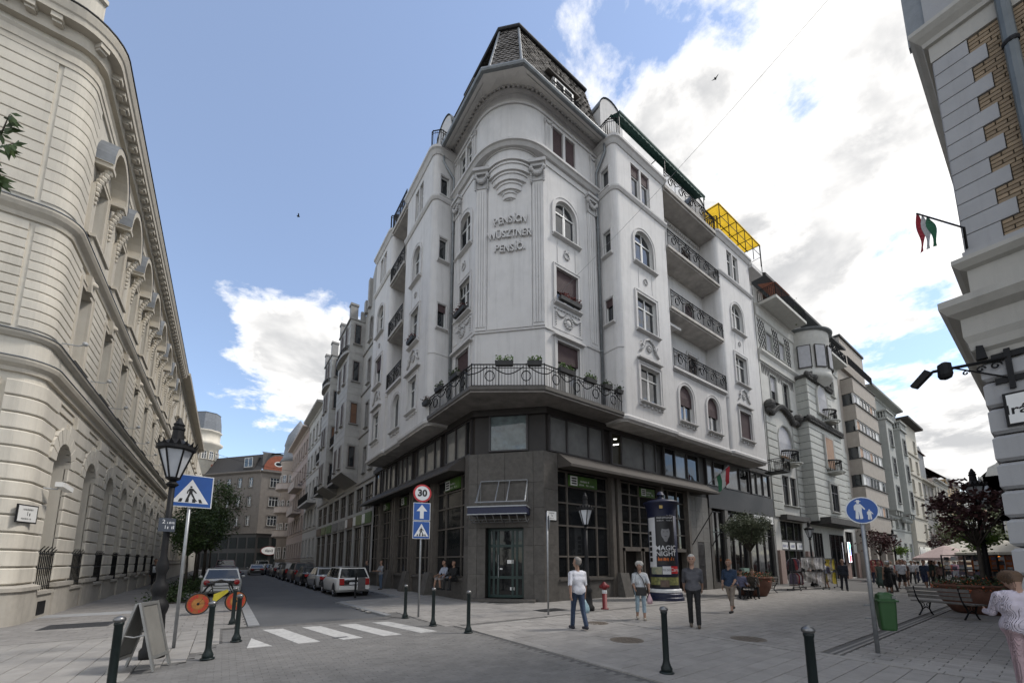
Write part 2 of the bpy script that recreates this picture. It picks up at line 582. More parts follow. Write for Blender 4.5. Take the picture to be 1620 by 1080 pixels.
def railing_mesh(mb, path, z0, h, step=0.13, motif=True, r=0.014, closed=False):
 top, bot = z0 + h, z0 + 0.06
 for z, rr in ((top, 0.03), (bot, 0.022), (top - 0.16, 0.017)):
  mb.tube([(x, y, z) for x, y in path], rr, 5)
 for (ax, ay), (bx, by) in zip(path, path[1:]):
  L = math.hypot(bx - ax, by - ay)
  if L < 0.05:
   continue
  n = max(1, int(round(L / step)))
  for i in range(n + 1):
   t = i / n
   x, y = ax + (bx - ax) * t, ay + (by - ay) * t
   big = i in (0, n) or (i % 9 == 0)
   mb.tube([(x, y, z0), (x, y, top + (0.05 if big else 0))], 0.026 if big else r, 4)
  if motif and L > 1.0:
   m = max(1, int(round(L / 1.3)))
   ux, uy = (bx - ax) / L, (by - ay) / L
   nx, ny = uy, -ux
   for k in range(m):
    c = (k + 0.5) * L / m
    pts = []
    for j in range(14):
     w = 2 * math.pi * j / 14
     q = c + 0.2 * math.cos(w)
     pts.append((ax + ux * q + nx * .02, ay + uy * q + ny * .02, z0 + h * 0.48 + 0.22 * math.sin(w)))
    mb.tube(pts, 0.026, 4, closed=True)
    for s_ in (-1, 1):
     pts = []
     for j in range(7):
      q = c + s_ * (0.1 + 0.5 * L / m * j / 6 * 0.9)
      dz = h * 0.9 - 0.34 * math.sin(math.pi * min(j / 6, 1.0) * 0.5)
      pts.append((ax + ux * q + nx * .02, ay + uy * q + ny * .02, z0 + dz))
     mb.tube(pts, 0.025, 4)
def garland(mb, c, w, drop, r=0.035, n=9):
 for i in range(n):
  t = i / (n - 1)
  x = c[0] - w / 2 + w * t
  z = c[2] - drop * math.sin(math.pi * t)
  k = r * (0.75 + 0.6 * math.sin(math.pi * t))
  mb.ball((x, c[1], z), k, 6, 4)
def wreath(mb, c, r, t=0.03, n=14):
 for i in range(n):
  a = 2 * math.pi * i / n + 0.2
  mb.ball((c[0] + r * math.cos(a), c[1], c[2] + r * math.sin(a)), t * (1.25 if i % 2 else 1.0), 6, 4)
def leaf_cloud(mb, pts, size, rnd, flat=0.35):
 for p in pts:
  a = rnd.uniform(0, 6.283); b = rnd.uniform(-0.9, 0.9); s_ = size * rnd.uniform(0.6, 1.35)
  d = Vector((math.cos(a) * math.cos(b), math.sin(a) * math.cos(b), math.sin(b)))
  e = d.cross(Vector((rnd.uniform(-1, 1), rnd.uniform(-1, 1), rnd.uniform(0.2, 1)))).normalized()
  q = Vector(p); k = d.cross(e) * s_ * 0.12
  mb.add([tuple(q - d * s_ * .5), tuple(q + e * s_ * flat + k), tuple(q + d * s_ * .5), tuple(q - e * s_ * flat + k)], [(0, 1, 2), (0, 2, 3)])
# ------------------------------------------------------------------ ground, road, paving
def paving_mat(name, col, var=0.18, rough=0.75, spot=0.42):
 m = mat(name, col, rough, 0.13, 2.2, 0.3, 120, spec=0.35, stain=spot)
 t = m.node_tree
 b = t.nodes['Principled BSDF']
 src = b.inputs['Base Color'].links[0].from_socket
 g = [n for n in t.nodes if n.type == 'NEW_GEOMETRY'][0]
 hs = t.nodes.new('ShaderNodeHueSaturation')
 mr = t.nodes.new('ShaderNodeMapRange')
 mr.inputs['To Min'].default_value = 1 - var
 mr.inputs['To Max'].default_value = 1 + var
 t.links.new(g.outputs['Random Per Island'], mr.inputs['Value'])
 t.links.new(mr.outputs[0], hs.inputs['Value'])
 t.links.new(src, hs.inputs['Color'])
 t.links.new(hs.outputs[0], b.inputs['Base Color'])
 return m
M_joint = mat('sand_joint', (0.105, 0.102, 0.098), 0.95, 0.3, 8)
M_asphalt = mat('asphalt', (0.10, 0.103, 0.108), 0.85, 0.16, 0.5, 0.35, 220, spec=0.35, stain=0.25)
M_slab = paving_mat('grey_paving_slab', (0.27, 0.257, 0.242), 0.10)
M_slab2 = paving_mat('grey_paver', (0.25, 0.238, 0.224), 0.08)
M_slab3 = paving_mat('pale_paving_slab', (0.285, 0.272, 0.255), 0.09)
M_sett = paving_mat('basalt_sett', (0.175, 0.17, 0.163), 0.07)
M_kerb = paving_mat('granite_kerb', (0.23, 0.235, 0.24), 0.10)
M_paint = mat('road_paint', (0.46, 0.455, 0.44), 0.7, 0.15, 9, 0.2, 150, stain=0.7)
M_castiron = mat('cast_iron_cover', (0.12, 0.10, 0.08), 0.6, 0.3, 12, 0.4, 60)
def sheet(name, poly, z, m, label=None):
 mb = MB(); mb.add([(x, y, z) for x, y in poly], [tuple(range(len(poly)))])
 return struct(mb.build(name, m))
sheet('ground', [(-900, -900), (1200, -900), (1200, 1200), (-900, 1200)], -0.075, mat('far_ground', (0.17, 0.17, 0.17), 0.9, 0.15, 0.3))
road = sheet('road', [(0.92, 12.95), (4.3, 12.95), (3.98, 18.5), (6.95, 19.3), (6.95, 140), (0.9, 140)], -0.05, M_asphalt)
plaza = sheet('plaza_pavement', [(5.18, -14), (260, -14), (260, 13.6), (4.9, 13.6), (4.9, 12.05)], -0.02, M_joint)
pavL = sheet('pavement', [(-30, 5.0), (-6, 5.0), (-2.6, 6.9), (-1.2, 8.2), (-.56, 8.9), (-.15, 9.9), (.05, 10.8), (.1, 12.9), (0.9, 12.95), (0.9, 140), (-30, 140)], -0.02, M_joint)
pavR = sheet('side_pavement', [(4.9, 12.05), (4.9, 13.6), (40, 13.6), (40, 24), (9.5, 24), (9.5, 140), (6.97, 140), (6.97, 19.35), (3.98, 18.55), (4.32, 12.95), (4.7, 12.1)], -0.021, M_joint)
cross = sheet('crossing', [(.1, 12.9), (.05, 10.8), (-.15, 9.9), (-.56, 8.9), (-1.2, 8.2), (-2.6, 6.9), (-6, 5.0), (-30, 5), (-30, -60), (5.18, -60), (5.18, 9.3), (4.9, 12.05), (4.7, 12.1), (4.3, 12.9)], -0.03, M_joint)
SLABS = []
def inside(poly, x, y):
 c = False; n = len(poly)
 for i in range(n):
  (x0, y0), (x1, y1) = poly[i], poly[(i + 1) % n]
  if (y0 > y) != (y1 > y) and x < (x1 - x0) * (y - y0) / (y1 - y0) + x0:
   c = not c
 return c
def zone(owner, poly, lx, ly, along, m, name, gap=.009):
 xs = [p[0] for p in poly]; ys = [p[1] for p in poly]
 out = []
 nx, ny = int((max(xs) - min(xs)) / lx) + 2, int((max(ys) - min(ys)) / ly) + 2
 for i in range(nx):
  for j in range(ny):
   x = min(xs) + i * lx - (lx * .5 * (j % 2) if along == 'x' else 0)
   y = min(ys) + j * ly - (ly * .5 * (i % 2) if along == 'y' else 0)
   X0, X1, Y0, Y1 = max(x, min(xs)), min(x + lx, max(xs)), max(y, min(ys)), min(y + ly, max(ys))
   if X1 - X0 > .05 and Y1 - Y0 > .05 and inside(poly, (X0 + X1) / 2, (Y0 + Y1) / 2):
    fwd = x * .583 + y * .812
    if fwd < 1.5:
     continue
    sx = (x * .812 - y * .583) / fwd
    if abs(sx) > 1.5:
     continue
    out.append((X0 + gap / 2, X1 - gap / 2, Y0 + gap / 2, Y1 - gap / 2, (X1 - X0) * (Y1 - Y0) / fwd ** 3))
 SLABS.append((owner, out, m, name, lx, ly, gap))
zone(plaza, [(5.2, 0), (9.08, 0), (9.08, 9.6), (5.2, 9.6)], .55, .275, 'x', M_slab, 'paving_slab')
zone(plaza, [(9.32, -1.4), (24, -1.4), (24, 2.62), (9.32, 2.62)], .2, .4, 'y', M_slab, 'paving_slab')
zone(plaza, [(9.32, 2.95), (30, 2.95), (30, 9.62), (9.32, 9.62)], .3, .2, 'x', M_slab2, 'paving_slab', .008)
zone(plaza, [(5.0, 9.85), (32, 9.85), (32, 13.3), (8.95, 13.3), (8.95, 15.8), (4.9, 13.6)], .5, .3, 'x', M_slab, 'paving_slab')
zone(pavL, [(-10, 6.0), (-4.0, 6.0), (-2.6, 7.0), (-1.2, 8.3), (-.6, 9.0), (-.2, 9.95), (0, 10.8), (.05, 12.9), (-10, 12.9)], .32, .48, 'y', M_slab3, 'paving_slab')
zone(pavL, [(-4.6, 12.95), (.62, 12.95), (.62, 34), (-4.6, 34)], .45, .3, 'x', M_slab2, 'paving_slab')
zone(pavR, [(4.35, 13.6), (8.9, 13.6), (8.9, 30), (7.2, 30), (7.2, 19.3), (4.1, 18.5)], .45, .3, 'x', M_slab3, 'paving_slab')
allb = sorted([b[4] for z in SLABS for b in z[1]], reverse=True)
cut = allb[min(300, len(allb) - 1)]
def slab_mesh(lx, ly, gap, m):
 a, b, e = (lx - gap) / 2, (ly - gap) / 2, .006
 mb = MB()
 mb.add([(-a, -b, -.02), (a, -b, -.02), (a, b, -.02), (-a, b, -.02), (-a, -b, -.005), (a, -b, -.005), (a, b, -.005), (-a, b, -.005), (-a + e, -b + e, 0), (a - e, -b + e, 0), (a - e, b - e, 0), (-a + e, b - e, 0)],
   [(0, 1, 5, 4), (1, 2, 6, 5), (2, 3, 7, 6), (3, 0, 4, 7), (4, 5, 9, 8), (5, 6, 10, 9), (6, 7, 11, 10), (7, 4, 8, 11), (8, 9, 10, 11)])
 return mb.mesh('paving_slab', m)
rnd = random.Random(11)
for owner, lst, m, name, lx, ly, gap in SLABS:
 me = slab_mesh(lx, ly, gap, m)
 rest = MB()
 for x0, x1, y0, y1, s_ in lst:
  dz = rnd.uniform(-.0025, .0025)
  if s_ > cut:
   link(name, me, owner, Matrix.Translation(((x0 + x1) / 2, (y0 + y1) / 2, dz)) @ Matrix.Diagonal(((x1 - x0) / (lx - gap), (y1 - y0) / (ly - gap), 1, 1)))
  else:
   rest.box(x0, x1, y0, y1, -.02, dz)
 if rest.v:
  tag(rest.build('far_slabs', m, owner), kind='stuff')
mb = MB()
cp = [(.1, 12.6), (.05, 10.8), (-.15, 9.9), (-.56, 8.9), (-1.2, 8.2), (-2.6, 6.9), (-6, 5.0), (-12, 4), (-12, -3), (5.0, -3), (5.05, 9.3), (4.8, 12.0)]
for j in range(160):
 y = -3 + j * .1
 for i in range(90):
  x = -12 + i * .2 + (.1 if j % 2 else 0)
  if x * .583 + y * .812 < 2.0 or abs((x * .812 - y * .583) / (x * .583 + y * .812)) > 1.45 or not inside(cp, x + .1, y + .05):
   continue
  z = -.012 + rnd.uniform(-.003, .003)
  mb.add([(x + .003, y + .003, z), (x + .197, y + .003, z), (x + .197, y + .097, z), (x + .003, y + .097, z), (x, y, z - .006), (x + .2, y, z - .006), (x + .2, y + .1, z - .006), (x, y + .1, z - .006)],
    [(0, 1, 2, 3), (4, 5, 1, 0), (5, 6, 2, 1), (6, 7, 3, 2), (7, 4, 0, 3)])
tag(mb.build('setts', M_sett, cross), kind='stuff')
def kerb_run(name, pts, w, z0, z1, m, owner, L=1.0):
 for (ax, ay), (bx, by) in zip(pts, pts[1:]):
  D = math.hypot(bx - ax, by - ay); n = max(1, round(D / L))
  ux, uy = (bx - ax) / D, (by - ay) / D
  for i in range(n):
   a, b = D * i / n + .005, D * (i + 1) / n - .005
   mb = MB(); q = [(ax + ux * t + uy * s_, ay + uy * t - ux * s_) for t, s_ in ((a, 0), (b, 0), (b, w), (a, w))]
   mb.prism(q, z0, z1); mb.build(name, m, owner)
kerb_run('kerb_stone', [(.65, 13.0), (.65, 45)], .26, -.06, .012, M_kerb, pavL, 1.6)
kerb_run('kerb_stone', [(4.32, 12.95), (3.98, 18.5), (6.97, 19.3), (6.97, 45)], -.0 + .2, -.06, .012, M_kerb, pavR, 1.5)
kerb_run('band_stone', [(9.1, 9.6), (9.1, -2)], -.2, -.02, .003, M_slab3, plaza, .8)
kerb_run('edge_stone', [(5.2, -4), (5.2, 9.3), (4.93, 12.0)], .12, -.02, .004, M_slab, plaza, 1.0)
M_drain = mat('drain_grating', (0.035, 0.035, 0.037), 0.6, 0.2, 9)
for y, x0, x1 in ((2.66, 9.35, 26), (9.66, 8.3, 34)):
 mb = MB(); mb.box(x0, x1, y, y + .16, -.02, .001); o = mb.build('drain_channel', M_slab2, plaza)
 mb = MB(); mb.box(x0, x1, y + .055, y + .105, -.02, .0035); mb.build('drain_slot', M_drain, plaza)
def stripe(poly):
 mb = MB(); mb.prism(poly, -.02, -.004); return mb.build('crossing_stripe', M_paint, cross)
stripe([(.63, 10.95), (.93, 9.72), (.5, 9.78)])
for k in range(4):
 x0, x1 = .92 + k * .87, 1.4 + k * .87
 stripe([(x0, 12.1 - .12 * k), (x0 + .44, 12.0 - .12 * k), (x1 + .42, 9.66 - .1 * k), (x1, 9.68 - .1 * k)])
mb = MB(); mb.prism([(2.12, 9.95), (2.42, 9.93), (2.45, 9.8), (2.15, 9.82)], -.01, -.002); mb.build('patch', M_asphalt, cross)
def manhole(x, y, r):
 mb = MB(); mb.lathe([(r, -.02), (r, .004), (r - .05, .006), (r - .06, .002), (0.001, .002)], 28, (x, y, 0), cap=False)
 for i in range(5):
  for j in range(5):
   a, b = x - r * .6 + i * r * .3, y - r * .6 + j * r * .3
   if math.hypot(a - x, b - y) < r * .75:
    mb.box(a - .03, a + .03, b - .03, b + .03, .001, .007)
 return mb.build('manhole_cover', M_castiron)
tag(manhole(7.3, 5.85, .36), 'brown iron manhole cover in the slabs nearest the kerb', 'manhole cover', 'round manhole covers')
tag(manhole(9.6, 4.35, .36), 'grey round manhole cover beside the pale paving band', 'manhole cover', 'round manhole covers')
tag(manhole(8.6, 7.9, .32), 'round manhole cover behind the walking man in white', 'manhole cover', 'round manhole covers')
for (x0, x1, y0, y1), lb in (((9.0, 10.1, 10.6, 11.3), 'dark square cellar hatch by the grey granite pier'), ((-3.7, -2.4, 15.2, 16.3), 'dark cover plate in the left pavement')):
 mb = MB(); mb.box(x0, x1, y0, y1, -.02, .005)
 for i in range(9):
  mb.box(x0 + .06, x1 - .06, y0 + .06 + i * (y1 - y0 - .1) / 9, y0 + .1 + i * (y1 - y0 - .1) / 9, .004, .009)
 tag(mb.build('hatch_cover', M_drain), lb, 'hatch')
mb = MB(); mb.box(-4.55, -1.9, 18.4, 19.3, -.02, .004); struct(mb.build('repair_strip', mat('pale_concrete', (.3, .305, .31), .8, .1, 3)))
# ------------------------------------------------------------------ the corner building
M_granite = mat('grey_granite', (0.095, 0.088, 0.08), 0.6, 0.22, 5, 0.12, 160, spec=0.3, stain=0.3)
M_granite_dk = mat('dark_brown_fascia', (0.026, 0.022, 0.02), 0.6, 0.25, 2, 0.05, 40)
M_canopy = mat('grey_metal_canopy', (0.075, 0.067, 0.06), 0.6, 0.15, 2, 0.05, 30, spec=0.25, streak=0.2)
M_mullion = mat('grey_brown_mullion', (0.13, 0.115, 0.10), 0.5, 0.2, 4, metal=0.2)
M_slate = mat('weathered_slate', (0.115, 0.105, 0.095), 0.8, 0.35, 2.5, 0.3, 25, col2=(0.19, 0.175, 0.158))
M_tar = mat('dark_roof_edge', (0.022, 0.022, 0.023), 0.7, 0.2, 4)
M_soffit = mat('balcony_concrete', (0.40, 0.38, 0.355), 0.9, 0.25, 1.6, 0.3, 40, stain=0.35)
M_green = mat('green_awning', (0.012, 0.055, 0.045), 0.8, 0.2, 6)
M_yellow = mat('yellow_plastic_roof', (0.62, 0.40, 0.03), 0.5, 0.15, 3)
def translucent(m, w=.6):
 t = m.node_tree; b = t.nodes['Principled BSDF']; tr = t.nodes.new('ShaderNodeBsdfTranslucent'); mx = t.nodes.new('ShaderNodeMixShader'); mx.inputs[0].default_value = w
 t.links.new(b.inputs['Base Color'].links[0].from_socket, tr.inputs[0]); t.links.new(b.outputs[0], mx.inputs[1]); t.links.new(tr.outputs[0], mx.inputs[2])
 t.links.new(mx.outputs[0], [n for n in t.nodes if n.type == 'OUTPUT_MATERIAL'][0].inputs[0])
translucent(M_yellow, .75)
M_red = mat('red_paint', (0.14, 0.009, 0.011), 0.55, 0.15, 5)
M_signgreen = mat('green_bank_sign', (0.02, 0.07, 0.015), 0.5, 0.5, 1.3, col2=(0.10, 0.19, 0.03))
M_signwhite = mat('white_sign_face', (0.72, 0.72, 0.70), 0.45, 0.06, 4)
M_plant = mat('balcony_plant_leaf', (0.05, 0.10, 0.02), 0.7, 0.4, 9, col2=(0.13, 0.21, 0.045))
M_plant_dk = mat('dark_plant_leaf', (0.025, 0.045, 0.018), 0.7, 0.4, 9, col2=(0.06, 0.085, 0.03))
RZ = fr(0, 13.2, 1, 0, -1)          # right street facade, u = X
LZ = fr(9.0, 0, 0, 1, 1)            # left street facade, u = Y
CZ = fr(9.0, 15.6, 1, -1, -1)       # chamfer, u 0..3.394
CH = 2.4 * math.sqrt(2)
MBLD = thing('corner_building', 'white six storey corner building with balcony, mansard roof and raised lettering', 'building', (11, 15.5, 0))
def part(name, mb, m, parent=None, smooth=False):
 return mb.build(name, m, parent or MBLD, smooth)
ZB, ZW = 8.9, 25.4
ROW = {'A': (10.0, 11.95), 'B': (14.0, 16.1), 'C': (17.95, 20.1), 'D': (22.05, 24.15)}
cs = {'R': (RZ, 11.4, 15.4, 12.9), 'L': (LZ, 15.6, 18.2, 16.85)}
for k, (T, u0, u1, uc) in cs.items():
 ww = 1.5 if k == 'R' else 1.36
 ops = [(uc - ww / 2, uc + ww / 2, 9.0, 12.25), (uc - ww / 2, uc + ww / 2, 14.25, 16.15), (uc - ww / 2, uc + ww / 2, 17.95, 20.1, True)]
 pw = ww / 2 - 0.02
 D2 = [(uc - 0.08 - pw, uc - 0.08, 22.3, 24.25), (uc + 0.08, uc + 0.08 + pw, 22.3, 24.25)]
 mb = MB(T); mb.wall(u0, u1, ZB, ZW, ops + D2, 0.28)
 part('wall', mb, M_stucco)
 window(MBLD, T, uc, 9.0, ww, 3.25, False, 0, 'tall', blind=0.30, sur=0.13)
 window(MBLD, T, uc, 14.25, ww, 1.9, False, 0, 'cross3', blind=0.62 if k == 'R' else 0.0, sur=0.13)
 window(MBLD, T, uc, 17.95, ww, 2.15, True, 0, 'cross', sur=0.16)
 for i, o in enumerate(D2):
  window(MBLD, T, (o[0] + o[1]) / 2, 22.3, o[1] - o[0], 1.95, False, 0, 'transom', blind=0.96 if k == 'R' else 0, sur=0.0)
 mb = MB(T)
 mb.box(uc - 1.0, uc + 1.0, -.02, .03, 12.85, 14.0)
 part('relief_panel', mb, M_trim)
 mb = MB(T)
 wreath(mb, (uc, 0.06, 13.35), 0.26, 0.055); mb.ball((uc, .04, 13.35), .19, 10, 6, (1, .35, 1))
 for s_ in (-1, 1):
  garland(mb, (uc + s_ * .5, .06, 13.75), .62, .2, .05)
  for j in range(6):
   mb.ball((uc + s_ * .82, .06, 13.7 - j * .13), .055 - .004 * j, 6, 4)
 for j in range(9):
  mb.box(uc - .92 + j * .2, uc - .8 + j * .2, .03, .08, 13.86, 13.93)
 tag(part('medallion_relief', mb, M_relief, smooth=True), kind='stuff')
 mb = MB(T)
 wreath(mb, (uc, 0.03, 17.05), 0.17, 0.04)
 for s_ in (-1, 1):
  mb.ball((uc + s_ * .1, .03, 17.3), .05, 6, 4)
 part('wreath_relief', mb, M_relief, smooth=True)
 mb = MB(T)
 for s_ in (-1, 1):
  mb.box(uc + s_ * .62 - .015, uc + s_ * .62 + .015, -.01, .025, 16.45, 17.7)
 part('panel_moulding', mb, M_trim)
 mb = MB(T)
 mb.ext([(uc - 1.05, 12.42), (uc + 1.05, 12.42), (uc + 1.05, 12.5), (uc, 12.66), (uc - 1.05, 12.5)], 0, .22)
 part('door_hood', mb, M_trim)
 pil = [u1 - 0.62] if k == 'R' else [u1 - 0.62]
 for pu in pil:
  mb = MB(T); mb.box(pu - .3, pu + .3, -.02, .06, 12.7, 20.6)
  for j in range(3):
   mb.box(pu - .22 + j * .16, pu - .12 + j * .16, .05, .1, 12.9, 20.4)
  part('pilaster', mb, M_stucco)
  mb = MB(T)
  mb.box(pu - .42, pu + .42, -.02, .3, 21.35, 21.5); mb.box(pu - .36, pu + .36, -.02, .22, 21.2, 21.35)
  mb.box(pu - .32, pu + .32, -.02, .1, 20.5, 21.2)
  garland(mb, (pu, .2, 21.1), .6, .3, .075)
  for s_ in (-1, 1):
   mb.ball((pu + s_ * .32, .17, 21.1), .11, 8, 5)
   for j in range(4):
    mb.ball((pu + s_ * .32, .13, 20.9 - j * .12), .06, 6, 4)
  part('capital', mb, M_relief, smooth=False)
 for pu in (u0 + 0.35, u1 - 0.35):
  mb = MB(T); mb.box(pu - .2, pu + .2, -.02, .05, 22.3, 24.3)
  for j in range(3):
   mb.box(pu - .15 + j * .12, pu - .09 + j * .12, .045, .075, 22.4, 23.9)
  garland(mb, (pu, .08, 24.25), .42, .17, .05, 7)
  for s_ in (-1, 1):
   for j in range(3):
    mb.ball((pu + s_ * .22, .07, 24.2 - j * .11), .045, 6, 4)
  part('swag_pilaster', mb, M_trim)
mb = MB(CZ)
mb.wall(0, CH, ZB, 22.0, [], 0.2)
part('chamfer_wall', mb, M_stucco)
mb = MB(CZ); mb.box(.62, 2.8, -.02, .05, 12.75, 21.3)
part('chamfer_panel', mb, M_stucco)
for pu in (0.27, CH - 0.27):
 mb = MB(CZ); mb.box(pu - .28, pu + .28, -.02, .06, 12.75, 20.6)
 for j in range(4):
  mb.box(pu - .23 + j * .125, pu - .15 + j * .125, .055, .1, 12.9, 20.4)
 part('pilaster', mb, M_stucco)
 mb = MB(CZ)
 mb.box(pu - .42, pu + .42, -.02, .34, 21.35, 21.52); mb.box(pu - .35, pu + .35, -.02, .24, 21.2, 21.35)
 mb.box(pu - .3, pu + .3, -.02, .1, 20.5, 21.2)
 garland(mb, (pu, .22, 21.1), .6, .34, .08)
 for s_ in (-1, 1):
  mb.ball((pu + s_ * .32, .19, 21.1), .115, 8, 5)
  for j in range(5):
   mb.ball((pu + s_ * .32, .14, 20.9 - j * .12), .062, 6, 4)
 part('capital', mb, M_relief)
for chord, sag, z0, z1 in ((2.7, .66, 21.3, 21.95), (2.3, .54, 20.85, 21.3), (1.85, .43, 20.42, 20.85), (1.35, .32, 20.0, 20.42), (0.75, .2, 19.62, 20.0)):
 mb = MB(CZ)
 r = (chord * chord / 4 + sag * sag) / (2 * sag)
 h = math.asin(chord / 2 / r)
 poly = [(CH / 2 + r * math.sin(-h + 2 * h * i / 14), sag - r + r * math.cos(-h + 2 * h * i / 14)) for i in range(15)]
 mb.prism(poly, z0 + .06, z1)
 poly2 = [(CH / 2 + (x - CH / 2) * 1.03, y + .05) for x, y in poly]
 mb.prism([(poly2[0][0], 0)] + poly2 + [(poly2[-1][0], 0)], z1 - .09, z1 - .002)
 mb.prism([(CH / 2 + (x - CH / 2) * .9, y - .08) for x, y in poly], z0, z0 + .06)
 part('corbel_tier', mb, M_stucco)
def corner_arc(off=0.0, n=16, Rr=2.4):
 cx, cy = 9 + Rr, 13.2 + Rr
 return [(cx - (Rr + off) * math.cos(a), cy - (Rr + off) * math.sin(a)) for a in [math.pi / 2 * i / n for i in range(n + 1)]]
mb = MB()
arc = corner_arc()
for a, b in zip(arc, arc[1:]):
 mb.quad((*a, 21.95), (*b, 21.95), (*b, ZW), (*a, ZW))
part('rounded_corner_wall', mb, M_stucco, smooth=True)
mb = MB(); mb.prism(arc + [(arc[-1][0], arc[0][1])], 21.93, 21.99)
part('corner_soffit', mb, M_trim)
full = [(9, 18.2)] + arc + [(15.4, 13.2)]
mb = MB(); mb.sweep([(-.05, 21.92), (.12, 21.92), (.22, 22.05), (.3, 22.08), (.3, 22.2), (.02, 22.28), (-.05, 22.28)], full, -1)
part('storey_cornice', mb, M_trim)
mb = MB(); mb.sweep([(-.05, 21.52), (.05, 21.52), (.05, 21.6), (-.05, 21.6)], [(9, 18.2), (9, 15.6)], -1); part('string_course', mb, M_trim); mb = MB(); mb.sweep([(-.05, 21.52), (.05, 21.52), (.05, 21.6), (-.05, 21.6)], [(11.4, 13.2), (15.4, 13.2)], -1)
part('string_course', mb, M_trim)
mb = MB(); mb.sweep([(-.05, 24.42), (.07, 24.42), (.1, 24.5), (-.05, 24.56)], full, -1)
part('frieze_moulding', mb, M_trim)
mb = MB(); mb.sweep([(0, 22.5), (.035, 22.5), (.035, 24.2), (0, 24.2)], corner_arc()[3:14], -1)
part('rounded_panel', mb, M_stucco)
mb = MB(); mb.sweep([(-.05, 25.0), (.1, 25.02), (.14, 25.14), (.14, 25.2), (-.05, 25.2)], full, -1)
part('cornice_moulding', mb, M_trim)
def offset_path(path, d):
 m = MB(); m.sweep([(d, 0)], path, -1, caps=False); return [(v[0], v[1]) for v in m.v]
dp = offset_path(full, 0.14)
dent = MB(); dent.box(-.06, .06, -.1, .14, 0, .13); DM = dent.mesh('dentil', M_trim)
acc = 0.0; step = .24
for (ax, ay), (bx, by) in zip(dp, dp[1:]):
 L = math.hypot(bx - ax, by - ay); t = step - acc if acc else .12
 while t < L:
  ang = math.atan2(by - ay, bx - ax) + math.pi
  link('dentil', DM, MBLD, Matrix.Translation((ax + (bx - ax) * t / L, ay + (by - ay) * t / L, 25.2)) @ Matrix.Rotation(ang, 4, 'Z'))
  t += step
 acc = (step - (t - L)) % step
GUT = [(8.15, 18.35), (8.15, 13.75), (9.55, 12.35), (15.45, 12.35)]
inner = [(9, 18.35), (9, 15.3), (9.6, 14.0), (11.1, 13.2), (15.45, 13.2)]
mb = MB()
gi = [(8.15, 18.35), (8.15, 13.75), (8.85, 13.05), (9.55, 12.35), (15.45, 12.35)]
for i in range(4):
 mb.quad((*inner[i], 25.36), (*inner[i + 1], 25.36), (*gi[i + 1], 24.86), (*gi[i], 24.86))
part('eaves_soffit', mb, mat('white_eaves_boards', (.74, .72, .69), .85, .08, 2))
mb = MB(); mb.prism(inner + [(15.45, 15.6), (11.4, 18.35)], 25.37, 25.42)
part('eaves_deck', mb, M_trim)
mb = MB(); mb.sweep([(-.06, 24.84), (.02, 24.8), (.1, 24.82), (.14, 24.9), (.12, 24.99), (.02, 25.02), (-.06, 25.0)], GUT, -1)
part('gutter', mb, M_zinc)
for x, y, tx, ty in ((15.24, 13.1, 15.3, 12.5), (8.9, 18.05, 8.3, 18.2)):
 mb = MB(); mb.tube([(tx, ty, 24.85), (tx, ty, 24.2), (x, y, 23.3), (x, y, 9.0)], .075, 8)
 dpipe = part('downpipe', mb, M_zinc, smooth=True)
 mb = MB()
 for z in (10.2, 12.6, 15, 17.4, 19.8, 22.2):
  mb.lathe([(.09, 0), (.1, .03), (.09, .06)], 8, (x, y, z))
 part('pipe_bracket', mb, M_zinc, dpipe)
mlow = [(8.45, 18.3), (8.45, 13.9), (9.7, 12.65), (15.4, 12.65)]
mtop = [(9.7, 18.3), (9.7, 14.62), (10.42, 13.9), (15.4, 13.9)]
ZM0, ZM1 = 25.0, 29.75
mb = MB()
for i in range(3):
 mb.quad((*mlow[i], ZM0), (*mlow[i + 1], ZM0), (*mtop[i + 1], ZM1), (*mtop[i], ZM1))
mb.quad((*mtop[0], ZM1), (*mtop[1], ZM1), (*mtop[2], ZM1), (*mtop[3], ZM1))
mb.quad((*mlow[3], ZM0), (15.4, 17, ZM0), (15.4, 17, ZM1), (*mtop[3], ZM1))
mb.quad((*mlow[0], ZM0), (12, 18.3, ZM0), (12, 18.3, ZM1), (*mtop[0], ZM1))
roof = part('mansard_roof', mb, M_slate)
rnd = random.Random(3)
mb = MB()
for i in range(3):
 A, B, C_, D_ = (Vector((*mlow[i], ZM0)), Vector((*mlow[i + 1], ZM0)), Vector((*mtop[i + 1], ZM1)), Vector((*mtop[i], ZM1)))
 nrm = (B - A).cross(D_ - A).normalized()
 if nrm.dot(Vector((-1, -1, 0))) < 0: nrm = -nrm
 rows = 22
 for r in range(rows):
  t0, t1 = r / rows, min(1, (r + 1.25) / rows)
  P0, P1 = A.lerp(D_, t0), B.lerp(C_, t0)
  Q0, Q1 = A.lerp(D_, t1), B.lerp(C_, t1)
  n = max(2, int((P1 - P0).length / .27))
  for c in range(n):
   a, b = (c + .04 + (.5 if r % 2 else 0)) / n, (c + .96 + (.5 if r % 2 else 0)) / n
   if b > 1.0: b = 1.0
   if a >= b: continue
   e = .03 + rnd.uniform(0, .025); k = rnd.uniform(-.01, .01)
   p0, p1, q1, q0 = P0.lerp(P1, a), P0.lerp(P1, b), Q0.lerp(Q1, b), Q0.lerp(Q1, a)
   m_ = (p0 + p1) / 2
   mb.add([tuple(p0 + (D_ - A) * .014 + nrm * e), tuple(m_ + nrm * (e + k)), tuple(p1 + (C_ - B) * .014 + nrm * e), tuple(q1 + nrm * .006), tuple(q0 + nrm * .006)], [(0, 1, 2, 3, 4)])
tag(part('slates', mb, M_slate, roof), kind='stuff')
mb = MB(); mb.sweep([(-.3, 29.72), (.14, 29.68), (.18, 29.74), (.16, 29.84), (-.3, 30.0)], mtop, -1)
